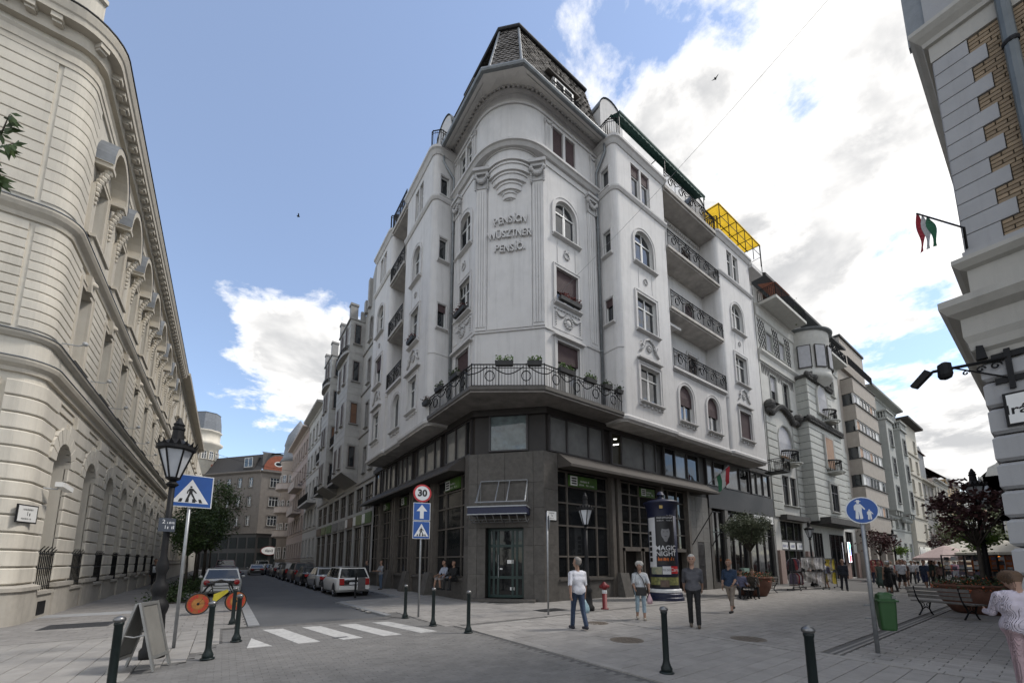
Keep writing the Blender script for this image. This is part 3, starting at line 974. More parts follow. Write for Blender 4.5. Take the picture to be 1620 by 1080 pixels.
mb.prism([(10.0, 18.3), (10.0, 14.8), (10.6, 14.2), (15.4, 14.2), (15.4, 17), (12, 18.3)], 29.8, 29.99)
part('roof_edge', mb, M_tar)
mb = MB()
for i in (1, 2):
 mb.tube([(*mlow[i], ZM0 + .05), (*mtop[i], ZM1)], .07, 6)
part('hip_flashing', mb, M_zinc, roof)
for T, uc in ((RZ, 12.75), (LZ, 16.7)):
 mb = MB(T)
 mb.box(uc - .75, uc + .75, -.35, .2, 25.75, 27.00)
 dm = part('dormer', mb, M_trim)
 mb = MB(T)
 mb.add([(uc - 1.15, .32, 27.05), (uc + 1.15, .32, 27.05), (uc + 1.15, -.5, 27.45), (uc - 1.15, -.5, 27.45), (uc - 1.15, .32, 27.1), (uc + 1.15, .32, 27.1), (uc + 1.15, -.5, 27.55), (uc - 1.15, -.5, 27.55)],
   [(0, 1, 2, 3), (4, 5, 6, 7), (0, 1, 5, 4), (0, 3, 7, 4), (1, 2, 6, 5)])
 part('dormer_roof', mb, M_slate, dm)
 mb = MB(T)
 for s_ in (-.62, 0.0, .62):
  mb.box(uc + s_ - .05, uc + s_ + .05, .19, .26, 25.90, 26.90)
 mb.box(uc - .67, uc + .67, .19, .255, 25.85, 25.93); mb.box(uc - .67, uc + .67, .19, .255, 26.85, 26.93)
 part('dormer_frame', mb, M_white, dm)
 mb = MB(T); mb.quad((uc - .62, .215, 25.90), (uc + .62, .215, 25.90), (uc + .62, .215, 26.90), (uc - .62, .215, 26.90))
 part('dormer_pane', mb, M_glass, dm)
 mb = MB(); railing_mesh(mb, [T((uc - 1.0, .45, 0))[:2], T((uc + 1.0, .45, 0))[:2]], 25.5, .75, .14)
 part('dormer_railing', mb, M_iron, dm)
def bay_plan(T, u0, u1, D, r=0.38, n=6):
 pts = [(u0, 0.0), (u0, D - r)]
 pts += [(u0 + r - r * math.cos(math.pi / 2 * i / n), D - r + r * math.sin(math.pi / 2 * i / n)) for i in range(1, n + 1)]
 pts += [(u1 - r * 0.2, D), (u1, D - r * 0.2), (u1, 0.0)]
 return [T((u, d, 0))[:2] for u, d in pts]
DB = 1.2; RB = 0.38
def bay(T, u0, u1, uc, ww, blinds, side_win):
 ops = []
 for k in 'ABC':
  z0, z1 = ROW[k]
  ops.append((uc - ww / 2, uc + ww / 2, z0, z1, True) if k == 'C' else (uc - ww / 2, uc + ww / 2, z0, z1))
 pw = ww / 2 - .06
 D2 = [(uc - .06 - pw, uc - .06, *ROW['D']), (uc + .06, uc + .06 + pw, *ROW['D'])]
 mb = MB(T)
 mb.wall(u0 + RB, u1 - RB * .2, ZB, 24.7, ops + D2, .28, DB)
 S = fr(*T((u0, 0, 0))[:2], *T.n, T.side)       # near side wall, u runs outward
 sw = [(.36, .84, z0, z1) for z0, z1 in ((14.05, 15.4), (18.0, 19.35), (21.95, 23.2))] if side_win else []
 m2 = MB(S); m2.wall(0, DB - RB, ZB, 24.7, sw, .2)
 n = 8
 pl = bay_plan(T, u0, u1, DB)
 pl = pl[1:8] + pl[8:]
 m2.T = IDT
 for a, b in list(zip(pl[:7], pl[1:7])) + [(pl[-3], pl[-2]), (pl[-2], pl[-1])]:
  m2.quad((*a, ZB), (*b, ZB), (*b, 24.7), (*a, 24.7))
 part('bay_wall', mb, M_stucco)
 part('bay_side_wall', m2, M_stucco)
 for i, (a, b, z0, z1) in enumerate(sw):
  window(MBLD, S, (a + b) / 2, z0, b - a, z1 - z0, style='plain', frame=M_white, sur=.05, sill=True, blind=(.3 if i == 0 else 0), rec=.14)
 for k in 'ABC':
  z0, z1 = ROW[k]
  window(MBLD, T, uc, z0, ww, z1 - z0, k == 'C', DB, 'cross', blind=blinds.get(k, 0), sur=.13, sill='scallop' if k == 'A' else True)
 for o in D2:
  window(MBLD, T, (o[0] + o[1]) / 2, o[2], o[1] - o[0], o[3] - o[2], False, DB, 'transom', blind=blinds.get('D', 0), sur=0, sill=False)
 mb = MB(T)
 for s_ in (-1, 1):
  mb.tube([(uc + s_ * .85, DB + .05, 12.75), (uc + s_ * .6, DB + .05, 12.95), (uc + s_ * .38, DB + .05, 13.45), (uc, DB + .05, 13.62)], [.05, .07, .06, .05], 6)
  garland(mb, (uc + s_ * .52, DB + .06, 13.3), .4, .2, .05, 6)
 wreath(mb, (uc, DB + .04, 13.1), .17, .05, 10); mb.ball((uc, DB + .03, 13.1), .12, 8, 5, (1, .4, 1))
 part('pediment_relief', mb, M_relief, smooth=True)
 mb = MB(T); mb.ext([(uc - 1.05, 12.3), (uc + 1.05, 12.3), (uc + 1.05, 12.38), (uc, 12.5), (uc - 1.05, 12.38)], DB, DB + .2)
 part('window_hood', mb, M_trim)
 mb = MB(T); wreath(mb, (uc, DB + .03, 17.05), .15, .035, 12)
 part('wreath_relief', mb, M_relief, smooth=True)
 mb = MB(T)
 for s_ in (-1, 1):
  mb.box(uc + s_ * .6 - .014, uc + s_ * .6 + .014, DB - .01, DB + .02, 16.5, 17.65)
 part('panel_moulding', mb, M_trim)
 pp = bay_plan(T, u0, u1, DB)
 mb = MB(); mb.sweep([(-.03, 21.62), (.06, 21.64), (.14, 21.76), (.15, 21.86), (-.03, 21.95)], pp, T.side)
 part('storey_cornice', mb, M_trim)
 mb = MB(); mb.sweep([(-.03, 12.52), (.03, 12.53), (.03, 12.58), (-.03, 12.6)], pp[:-4], T.side)
 part('string_course', mb, M_trim)
 mb = MB(); mb.sweep([(-.04, 24.5), (.05, 24.52), (.16, 24.72), (.24, 24.78), (.24, 24.92), (.0, 25.0), (-.5, 25.0)], pp, T.side)
 part('bay_cornice', mb, M_trim)
 mb = MB(); mb.prism(offset_path2(pp, .1, T.side), 24.86, 24.98)
 part('terrace_slab', mb, M_soffit)
 mb = MB(); mb.sweep([(-.4, 8.62), (-.06, 8.62), (.1, 8.72), (.12, 8.86), (.02, 8.95), (-.02, 9.05)], pp, T.side)
 part('bay_base_moulding', mb, M_trim)
 mb = MB(); mb.prism(pp, 8.58, 8.9)
 part('bay_soffit', mb, M_soffit)
 return pp
def offset_path2(path, d, side):
 m = MB(); m.sweep([(d, 0)], path, side, caps=False); return [(v[0], v[1]) for v in m.v]
bay(RZ, 15.4, 20.05, 17.75, 1.7, {'D': .3}, True)
bay(RZ, 26.2, 31.3, 28.6, 1.68, {'A': .97}, False)
bay(LZ, 18.2, 22.4, 20.45, 1.2, {}, True)
bay(LZ, 25.1, 28.9, 27.15, 1.4, {'B': .4}, False)
M_recess = M_stucco
for T, u0, u1, arches, doors in ((RZ, 20.05, 26.2, (21.35, 24.4), (21.2, 24.35)), (LZ, 22.4, 25.1, (23.3,), (23.7,))):
 mb = MB(T)
 ops = [(a - .72, a + .72, 9.75, 12.0, True) for a in arches]
 mb.wall(u0, u1, ZB, 12.75, ops, .25, DB - .1)
 mb.quad((u0, DB - .1, 12.75), (u1, DB - .1, 12.75), (u1, 0, 12.75), (u0, 0, 12.75))
 part('recess_front_wall', mb, M_stucco)
 mb = MB(T); mb.sweep([(-.4, 8.64), (-.06, 8.64), (.1, 8.73), (.11, 8.86), (.02, 8.94), (-.02, 9.04)], [(u0 + .01, DB - .1), (u1 - .01, DB - .1)], 1); part('recess_base_moulding', mb, M_trim)
 mb = MB(T); mb.box(u0, u1, 0, DB - .15, 8.6, 8.88); part('recess_soffit', mb, M_soffit)
 for i, a in enumerate(arches):
  window(MBLD, T, a, 9.75, 1.44, 2.25, True, DB - .1, 'two', blind=.55 if T is RZ else 0, sur=.14, sill='scallop')
 ops = []
 for z in (12.95, 16.75, 20.75):
  for k, a in enumerate(doors):
   ops.append((a - .6, a + .6, z, z + 2.35, z == 16.75))
 mb = MB(T); mb.wall(u0, u1, 12.75, 24.9, ops, .22)
 part('recess_wall', mb, M_stucco)
 for i, o in enumerate(ops):
  window(MBLD, T, (o[0] + o[1]) / 2, o[2], 1.2, 2.35, o[4], 0, 'tall', M_brownframe, M_glass, blind=.7 if (i % 3 == 0) else 0, sur=.1, sill=False, name='balcony_door')
 for z, t in ((12.8, .16), (16.5, .2), (20.5, .2), (24.6, .3)):
  ex = .08 if z < 13 else .12
  mb = MB(T); mb.box(u0 + .02, u1 - .02, -.02, DB + ex - .1, z - t, z); mb.box(u0 + .01, u1 - .01, DB + ex - .15, DB + ex, z - t * .6, z + .05)
  bl = part('balcony_slab', mb, M_soffit if z > 13 else M_trim)
  mb = MB(); railing_mesh(mb, [T((u, DB + ex - .05, 0))[:2] for u in (u0 + .06, u1 - .06)], z + .05, 1.05)
  part('railing', mb, M_iron, bl)
 mb = MB(T); mb.sweep([(-.02, 24.1), (.08, 24.12), (.1, 24.24), (-.02, 24.28)], [(u0, 0), (u1, 0)], 1)
 part('recess_cornice', mb, M_trim)
 mb = MB(T)
 for i in range(int((u1 - u0) / .24)):
  mb.box(u0 + .08 + i * .24, u0 + .2 + i * .24, 0, .12, 23.98, 24.1)
 tag(part('recess_dentils', mb, M_trim), kind='stuff')
mb = MB(RZ); mb.box(22.4, 22.55, .1, .22, 14.6, 14.8); mb.box(25.0, 25.06, 0, .2, 14.5, 14.62)
part('wall_lamp', mb, M_iron)
mb = MB(RZ); mb.add([(20.1, .1, 15.95), (21.5, .1, 15.95), (21.5, .95, 15.75), (20.1, .95, 15.75)], [(0, 1, 2, 3)]); mb.box(20.1, 21.5, .93, .97, 15.62, 15.77)
part('rolled_awning', mb, M_trim)
mb = MB(RZ); mb.wall(31.3, 34.7, ZB, 25, []); part('end_wall', mb, M_stucco)
mb = MB(LZ); mb.wall(28.9, 30.6, ZB, 25, []); part('end_wall', mb, M_stucco)
mb = MB(); mb.prism([(9.3, 30.6), (9.3, 16), (11.6, 13.6), (34.7, 13.6), (34.7, 22), (18, 22), (18, 30.6)], 0.0, 24.4)
part('building_core', mb, M_granite_dk)
mb = MB(); mb.quad((15.4, 13.5, 24.9), (34.7, 13.5, 24.9), (34.7, 13.5, 26.9), (15.4, 13.5, 26.9)); mb.quad((9.3, 18.3, 24.9), (9.3, 30.6, 24.9), (9.3, 30.6, 26.9), (9.3, 18.3, 26.9))
mb.quad((34.7, 13.2, 8), (34.7, 22, 8), (34.7, 22, 26.9), (34.7, 13.2, 26.9))
part('attic_wall', mb, M_stucco)
mb = MB(); mb.sweep([(.25, 26.8), (.32, 26.84), (.32, 26.95), (-2.6, 29.0), (-2.6, 28.9)], [(15.4, 13.5), (34.7, 13.5)], -1); mb.sweep([(.25, 26.8), (.32, 26.84), (.32, 26.95), (-2.6, 29.0), (-2.6, 28.9)], [(9.3, 18.3), (9.3, 30.6)], 1)
part('attic_roof', mb, M_tar)
for T, u in ((RZ, 17.2), (RZ, 21.0), (RZ, 24.5), (RZ, 28.6), (LZ, 20.3), (LZ, 27)):
 mb = MB(T); mb.box(u - .6, u + .6, -.3, -.27, 25.0, 26.5)
 at = part('attic_door', mb, M_glass)
 mb = MB(T)
 for s_ in (-.6, 0, .6):
  mb.box(u + s_ - .05, u + s_ + .05, -.29, -.24, 25.0, 26.55)
 mb.box(u - .65, u + .65, -.29, -.24, 26.5, 26.58)
 part('door_frame', mb, M_white, at)
for T, a, b in ((RZ, 15.4, 20.05), (RZ, 26.2, 31.3), (LZ, 18.2, 22.4), (LZ, 25.1, 28.9)):
 pp = offset_path2(bay_plan(T, a, b, DB), .1, T.side)
 mb = MB(); railing_mesh(mb, pp[0:3] + pp[6:8], 25.0, 1.05)
 part('terrace_railing', mb, M_iron)
def gable(T, u0, u1, d0, d1, z0, z1):
 r = (u1 - u0) / 2; m = (u0 + u1) / 2
 pts = [(u0, z0), (u0, z1 - r)] + [(m - r * math.cos(math.pi * i / 12), z1 - r + r * math.sin(math.pi * i / 12)) for i in range(1, 12)] + [(u1, z1 - r), (u1, z0)]
 mb = MB(T); mb.ext(pts, d0, d1)
 g = part('gable', mb, M_stucco)
 mb = MB(T)
 q = [(m - (r + .07) * math.cos(math.pi * i / 12), z1 - r + (r + .07) * math.sin(math.pi * i / 12)) for i in range(13)]
 for a, b in zip(q, q[1:]):
  mb.add([(a[0], d0 - .06, a[1]), (b[0], d0 - .06, b[1]), (b[0], d1 + .06, b[1]), (a[0], d1 + .06, a[1])], [(0, 1, 2, 3)])
 part('gable_coping', mb, M_zinc, g)
 return g
gable(RZ, 15.6, 17.6, -.6, .25, 24.9, 28.9)
gable(RZ, 24.9, 26.9, -.4, .35, 24.9, 28.0)
gable(LZ, 18.3, 20.2, -.6, .25, 24.9, 28.3)
gable(LZ, 25.0, 26.6, -.5, .3, 24.9, 27.6)
mb = MB(LZ)
m_ = 19.25
for j in range(14):
 a = 2 * math.pi * j / 14
 mb.ball((m_ + .3 * math.cos(a), .27, 26.9 + .42 * math.sin(a)), .06, 6, 4)
part('oval_relief', mb, M_relief)
mb = MB(RZ)
mb.add([(15.9, .75, 26.95), (24.9, .75, 26.95), (24.9, 1.32, 26.62), (15.9, 1.32, 26.62)], [(0, 1, 2, 3)])
mb.box(15.9, 24.9, 1.28, 1.38, 26.54, 26.66); mb.box(15.9, 24.9, .7, .8, 26.9, 27.02)
aw = part('awning', mb, M_green)
mb = MB(RZ)
for i in range(45):
 mb.box(15.9 + i * .2, 16.1 + i * .2 - .01, 1.33, 1.35, 26.34 + .05 * (i % 2), 26.56)
part('awning_valance', mb, M_green, aw)
mb = MB(RZ)
for u in (15.9, 20.2, 24.8):
 mb.tube([(u, 1.3, 26.6), (u, 1.3, 25.1)], .03, 5); mb.tube([(u, .75, 26.95), (u, -.3, 26.95)], .03, 5)
part('awning_frame', mb, M_iron, aw)
YR = None
for i in range(11):
 a = 26.4 + i * .6
 mb = MB(RZ)
 n = 6
 for j in range(n):
  x0, x1 = a + j * .1, a + j * .1 + .1
  z = .02 * (j % 2)
  mb.add([(x0, -.5, 27.15 + z), (x1, -.5, 27.15 + (.02 - z)), (x1, 1.55, 26.9 + (.02 - z)), (x0, 1.55, 26.9 + z)], [(0, 1, 2, 3)])
 o = part('corrugated_roof_sheet', mb, M_yellow)
mb = MB(RZ)
for i in range(6):
 u = 26.5 + i * 1.28
 mb.tube([(u, 1.5, 25.0), (u, 1.5, 26.9)], .028, 5); mb.tube([(u, -.4, 27.1), (u, 1.5, 26.88)], .03, 5)
mb.tube([(26.4, 1.5, 26.87), (33, 1.5, 26.87)], .03, 5); mb.tube([(26.4, .6, 26.98), (33, .6, 26.98)], .03, 5)
mb.tube([(26.4, 1.5, 26.0), (33, 1.5, 26.0)], .02, 5); mb.tube([(33, 1.5, 24.6), (33, 1.5, 26.9)], .03, 5); mb.tube([(33, 1.5, 25.9), (33, 0, 25.9)], .02, 5); mb.tube([(33, 0, 24.6), (33, 0, 27)], .03, 5)
part('roof_frame', mb, M_iron)
mb = MB(RZ); mb.box(31.3, 33.1, 0, 1.45, 24.3, 24.6); part('terrace_slab', mb, M_trim)
mb = MB(CZ)
def arc_text(txt, zc, rad, size, adv):
 w = [adv.get(c, 1.0) for c in txt]
 tot = sum(w); x = -tot / 2
 for c, k in zip(txt, w):
  x += k / 2
  u = x * size * .455
  z = zc + (rad - math.copysign(math.sqrt(max(rad * rad - u * u, 0)), rad)) * -1 if rad else zc
  rot = -u / rad if rad else 0
  put_text(mb, c, size, (CH / 2 + .02 + u, .1, z), .06, rot, flip=-1, bold=.008, sx=.72)
  x += k / 2
ADV = {'W': 1.62, 'I': .55, 'Í': .55, '.': .5, 'Ú': 1.0, 'Ü': 1.05, 'N': 1.08, 'S': .95, 'E': .92, 'Z': .92, 'T': .95}
arc_text('PENSÍON', 18.5, 4.0, .57, ADV)
arc_text('WÜSZTNER', 17.72, 9.0, .57, ADV)
arc_text('PENSÍÓ.', 16.92, -4.0, .57, ADV)
part('lettering', mb, M_trim)
mb = MB(); mb.sweep([(-.02, 12.6), (.06, 12.61), (.06, 12.68), (-.02, 12.72)], [(9, 18.2), (9, 15.6), (11.4, 13.2), (15.4, 13.2)], -1)
part('string_course', mb, M_trim)
BP = [(7.8, 18.2), (7.8, 13.85), (10.33, 12.0), (15.4, 12.0)]
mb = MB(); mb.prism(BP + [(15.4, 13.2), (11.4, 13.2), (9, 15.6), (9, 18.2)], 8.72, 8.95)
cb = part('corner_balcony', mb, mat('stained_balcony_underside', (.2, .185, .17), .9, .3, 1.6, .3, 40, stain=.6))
mb = MB(); mb.sweep([(-.35, 8.72), (-.02, 8.76), (.05, 8.84), (.05, 8.99), (-.04, 8.99)], BP, -1)
part('balcony_edge', mb, M_granite, cb)
mb = MB(); railing_mesh(mb, [(7.86, 18.1), (7.86, 13.88), (10.36, 12.06), (15.34, 12.06)], 8.99, 1.0)
part('railing', mb, M_iron, cb)
P1, P2 = (8.85, 15.72), (11.15, 13.12)
EL = math.hypot(P2[0] - P1[0], P2[1] - P1[1])
EZ = fr(*P1, P2[0] - P1[0], P2[1] - P1[1], -1)
mb = MB(EZ)
mb.wall(0, EL, 0, 6.62, [(.82, 2.55, 0.12, 3.2)], .55, -.03)
mb.T = IDT
mb.quad((8.88, 15.72, 0), (8.88, 16.15, 0), (8.88, 16.15, 6.62), (8.88, 15.72, 6.62)); mb.quad((11.15, 13.15, 0), (12.0, 13.15, 0), (12.0, 13.15, 6.62), (11.15, 13.15, 6.62))
mb.quad((8.88, 15.72, 6.62), (11.15, 13.15, 6.62), (12, 13.4, 6.62), (9.2, 16, 6.62))
ent = part('entrance_block', mb, M_granite_dk)
def panel(T, u0, u1, z0, z1, m=None, t=.035):
 mb = MB(T); mb.bbox(u0 + .004, u1 - .004, -t, 0.0, z0 + .004, z1 - .004, .006)
 return mb.build('granite_panel', m or M_granite, ent)
for z0, z1 in ((0, 1.15), (1.15, 2.4), (2.4, 3.2)):
 panel(EZ, 0, .42, z0, z1); panel(EZ, .42, .82, z0, z1); panel(EZ, 2.55, 3.0, z0, z1); panel(EZ, 3.0, EL, z0, z1)
for z0, z1 in ((3.2, 4.05), (4.05, 5.2), (5.2, 6.62)):
 for a, b in ((0, .42), (.42, 1.7), (1.7, 3.0), (3.0, EL)):
  panel(EZ, a, b, z0, z1)
ER = fr(11.15, 13.13, 1, 0, -1); EL2 = fr(8.86, 15.72, 0, 1, 1)
for z0, z1 in ((0, 1.15), (1.15, 2.4), (2.4, 3.6), (3.6, 4.9), (4.9, 6.62)):
 panel(ER, 0.01, .85, z0, z1); panel(EL2, 0.01, .42, z0, z1)
M_doorgreen = mat('dark_green_door', (0.008, 0.03, 0.026), 0.4, 0.2, 4)
mb = MB(EZ)
for u in (.84, 1.05, 1.25, 1.92, 2.12, 2.4):
 mb.box(u, u + .1, -.5, -.42, .13, 3.18)
for z in (.13, .95, 2.35, 3.08):
 mb.box(.85, 2.52, -.495, -.425, z, z + .12)
door = part('door', mb, M_doorgreen)
mb = MB(EZ); mb.quad((.84, -.46, .13), (2.53, -.46, .13), (2.53, -.46, 3.2), (.84, -.46, 3.2)); part('pane', mb, M_glass_dk, door)
mb = MB(EZ); mb.box(1.72, 2.02, -.43, -.42, 1.62, 1.78); mb.box(1.85, 2.05, -.43, -.42, .45, .58); mb.box(1.38, 1.5, -.43, -.42, 1.35, 1.42); part('door_notice', mb, M_signwhite, door)
mb = MB(EZ); mb.tube([(1.33, -.38, 1.0), (1.33, -.38, 2.0)], .02, 6); part('handle', mb, M_steel, door)
mb = MB(EZ); mb.box(.3, 3.1, -.5, .45, 0.004, .12); part('door_step', mb, M_granite)
mb = MB(EZ)
for u in (.6, 1.45, 1.95, 2.75):
 mb.tube([(u, .05, 5.3), (u, .75, 4.25)], .025, 5)
mb.tube([(.6, .06, 5.3), (2.75, .06, 5.3)], .03, 6); mb.tube([(.55, .77, 4.25), (2.8, .77, 4.25)], .03, 6)
for k in range(2):
 mb.tube([(.6, .06, 5.3), (.6, .1 + .5 * k, 4.3)], .015, 4); mb.tube([(2.75, .06, 5.3), (2.75, .1 + .5 * k, 4.3)], .015, 4)
part('awning_frame', mb, M_steel)
M_blue = mat('dark_blue_fascia', (0.012, 0.016, 0.05), 0.5, 0.3, 20)
mb = MB(EZ); mb.box(.3, 2.85, .02, 1.0, 3.72, 4.0); lampbox = part('light_canopy', mb, M_blue)
mb = MB(EZ); mb.box(.27, 2.88, .01, 1.02, 4.0, 4.05); mb.box(.27, 2.88, .9, 1.015, 3.68, 3.72); part('canopy_trim', mb, M_steel, lampbox)
mb = MB(EZ)
for i in range(8):
 u = .35 + i * .35
 pts = [(u, .95 - .9 * t, 3.68 - .22 * math.sin(t * 3.14) - .12 * t) for t in [j / 7 for j in range(8)]]
 mb.tube(pts, .02, 5); mb.ball((u, .98, 3.7), .035, 6, 4)
for z, d in ((3.5, .65), (3.42, .35)):
 mb.tube([(.35, d, z), (2.8, d, z)], .014, 4)
part('canopy_scrolls', mb, M_steel, lampbox)
def name_plate(T, u, z, w, h, d=0.03, flip=-1, l1='V. Ker.', l2='Váci utca', parent=None, name='street_name_plate', l3=None):
 mb = MB(T); mb.box(u - w / 2, u + w / 2, 0, d, z - h / 2, z + h / 2)
 o = mb.build(name, M_iron, parent)
 mb = MB(T); mb.box(u - w / 2 + .035, u + w / 2 - .035, d - .01, d + .006, z - h / 2 + .035, z + h / 2 - .035)
 mb.build('plate_face', M_signwhite, o)
 mb = MB(T)
 if l1:
  put_text(mb, l1, h * .2, (u, d + .008, z + h * .23), .001, flip=flip); put_text(mb, l2, h * .4, (u, d + .008, z - h * .04), .001, flip=flip, bold=.004); put_text(mb, l3, h * .17, (u, d + .008, z - h * .3), .001, flip=flip)
 else:
  marks(mb, (u, d + .008, z + h * .24), w * .5, h * .12, 1, flip); marks(mb, (u, d + .008, z), w * .42, h * .26, 2, flip); marks(mb, (u, d + .008, z - h * .27), w * .55, h * .1, 3, flip)
 mb.build('plate_lettering', M_iron, o)
 return o
name_plate(ER, .42, 3.72, .62, .46, l1=None, parent=MBLD)
def glazing(T, u0, u1, z0, z1, vs, hs, m=None, g=None, w=.07, name='shop_window', d=-.1):
 m = m or M_mullion; g = g or M_glass_dk
 mb = MB(T)
 for u in [u0] + list(vs) + [u1 - w]:
  mb.box(u, u + w, d - .06, d + .05, z0, z1)
 for z in [z0] + list(hs) + [z1 - w]:
  mb.box(u0 + w, u1 - w, d - .055, d + .035, z, z + w)
 o = part(name, mb, m)
 us = [u0] + list(vs) + [u1]
 for a, b in zip(us, us[1:]):
  mb = MB(T); mb.quad((a, d - .03, z0), (b, d - .03, z0), (b, d - .03, z1), (a, d - .03, z1))
  part('pane', mb, g[(int(a * 7) % len(g))] if isinstance(g, list) else g, o)
 return o
for T, a, b in ((RZ, 12.0, 16.4), (LZ, 16.15, 31.0)):
 mb = MB(T); mb.box(a, b, -.3, .06, 0, .85); part('plinth', mb, M_granite)
 mb = MB(T); mb.box(a, b, -.3, .14, .85, .95); part('plinth_ledge', mb, M_granite)
HS = (1.9, 3.3, 4.35, 5.15)
glazing(RZ, 12.0, 15.5, .95, 5.9, (12.65, 14.6), HS)
glazing(RZ, 16.5, 19.75, 2.4, 5.9, (17.2, 18.0), (3.2, 3.7, 4.6, 5.2))
glazing(RZ, 19.85, 22.5, 2.4, 5.9, (20.7, 21.6), (3.2, 4.2, 5.1))
glazing(LZ, 16.15, 19.5, .95, 5.9, (16.75, 18.4), HS)
for a in (20.1, 23.2, 26.3, 28.9):
 glazing(LZ, a, a + 2.3, .95, 5.9, (a + .35, a + .8, a + 1.45), HS)
for T, us in ((RZ, (15.55, 16.0, 19.78, 22.45)), (LZ, (19.5, 19.8, 22.42, 22.85, 25.52, 25.95, 28.6))):
 for u in us:
  mb = MB(T); mb.box(u, u + .24, -.15, .16, .0 if T is LZ else 0, 5.95); part('window_pier', mb, M_mullion)
for u0, u1 in ((16.6, 17.9), (18.2, 19.6), (20.1, 22.2)):
 mb = MB(RZ); mb.box(u0 - .08, u0, -.3, .04, 0, 2.4); mb.box(u1, u1 + .08, -.3, .04, 0, 2.4); mb.box(u0 - .08, u1 + .08, -.3, .04, 2.25, 2.42)
 dr = part('doorway', mb, M_mullion)
 mb = MB(RZ); mb.box(u0, u1, -.5, -.45, 0, 2.3); part('door_leaf', mb, M_darkframe, dr)
 mb = MB(RZ); mb.box(u0 + .15, u1 - .15, -.46, -.44, .9, 2.1); part('door_pane', mb, M_glass_dk, dr)
mb = MB(RZ); mb.box(22.65, 25.0, -.4, .02, 0, 6.0); ent2 = part('portal_block', mb, M_granite_dk)
M_granite_lt = mat('pale_granite', (0.17, 0.165, 0.155), 0.6, 0.15, 5, 0.1, 120, stain=0.25)
for i, (a, b) in enumerate(((22.7, 23.45), (23.45, 24.2), (24.2, 24.95))):
 for z0, z1 in ((0, .95), (.95, 2.0), (2.0, 2.9), (2.9, 3.8), (3.8, 4.8), (4.8, 5.75)):
  if a > 23 and z1 < 3 and a < 24:
   continue
  mb = MB(RZ); mb.bbox(a + .004, b - .004, .02, .06, z0 + .004, z1 - .004, .008); mb.build('granite_panel', M_granite_lt, ent2)
mb = MB(RZ); mb.box(23.48, 24.17, .02, .045, 0.02, 2.85); gd = part('portal_door', mb, M_darkframe)
mb = MB(RZ)
for i in range(5):
 mb.tube([(23.55 + i * .14, .08, .1), (23.55 + i * .14, .08, 2.75)], .012, 4)
for z in (.9, 1.5, 2.1):
 mb.tube([(23.5, .08, z), (24.15, .08, z)], .012, 4)
part('door_grille', mb, M_iron, gd)
for a in (22.75, 25.05):
 mb = MB(RZ); mb.tube([(a, .05, 2.6), (a + .9, 1.0, 4.7)], .03, 6); part('flag_holder', mb, M_iron)
for T, u in ((RZ, 16.1), (LZ, 19.75), (LZ, 22.9), (LZ, 26.0)):
 mb = MB(T); mb.add([(u - .32, .62, 0.002), (u + .32, .62, 0.002), (u + .32, .34, 1.15), (u - .32, .34, 1.15), (u - .32, .14, 0.002), (u + .32, .14, 0.002), (u + .32, .14, 1.15), (u - .32, .14, 1.15)],
  [(0, 1, 2, 3), (4, 5, 6, 7), (0, 3, 7, 4), (1, 2, 6, 5), (3, 2, 6, 7)])
 part('pier_foot', mb, M_granite)
CP = [(-.05, 6.62), (.12, 6.62), (.95, 5.98), (.95, 5.86), (-.05, 5.95)]
for T, a, b in ((RZ, 12.0, 24.9), (LZ, 16.2, 31.2)):
 n = 6
 for i in range(n):
  u0, u1 = a + (b - a) * i / n, a + (b - a) * (i + 1) / n
  mb = MB(T)
  mb.add([(u0 + .003 + (0.4 if i == 0 and d_ < .5 else 0) * 0, d_, z) for d_, z in CP] + [(u1 - .003 - (.5 if i == n - 1 and d_ < .5 else 0), d_, z) for d_, z in CP],
    [(0, 1, 2, 3, 4), (9, 8, 7, 6, 5)] + [(j, 5 + j, 5 + (j + 1) % 5, (j + 1) % 5) for j in range(5)])
  part('canopy_panel', mb, M_canopy)
def bank_sign(T, u0, u1, z0, z1, flip):
 mb = MB(T); mb.box(u0, u1, -.05, .06, z0, z1); o = part('bank_sign', mb, M_signgreen)
 w = (z1 - z0) * .85
 mb = MB(T); a = u0 + .05 if flip < 0 else u1 - .05 - w; mb.box(a, a + w, .055, .07, z0 + .04, z1 - .04); lg = part('sign_logo', mb, M_signwhite, o)
 mb = MB(T)
 for i in range(3):
  mb.box(a + .06, a + w - .06, .068, .076, z0 + .1 + i * (z1 - z0 - .16) / 3, z0 + .1 + (i + .6) * (z1 - z0 - .16) / 3)
 part('logo_bars', mb, M_granite_dk, o)
 mb = MB(T); marks(mb, ((u0 + u1) / 2 + .1 * -flip, .066, (z0 + z1) / 2 + .02), (u1 - u0) * .35, .1, 3, flip); marks(mb, ((u0 + u1) / 2 + .2 * -flip, .066, z0 + .12), (u1 - u0) * .55, .09, 4, flip)
 part('sign_lettering', mb, M_signwhite, o)
bank_sign(RZ, 12.75, 14.6, 5.2, 5.72, -1)
bank_sign(RZ, 18.05, 19.3, 5.22, 5.68, -1)
bank_sign(LZ, 16.85, 18.35, 5.25, 5.8, 1)
bank_sign(LZ, 24.0, 24.7, 5.25, 5.75, 1)
bank_sign(LZ, 27.2, 28.2, 5.3, 5.75, 1)
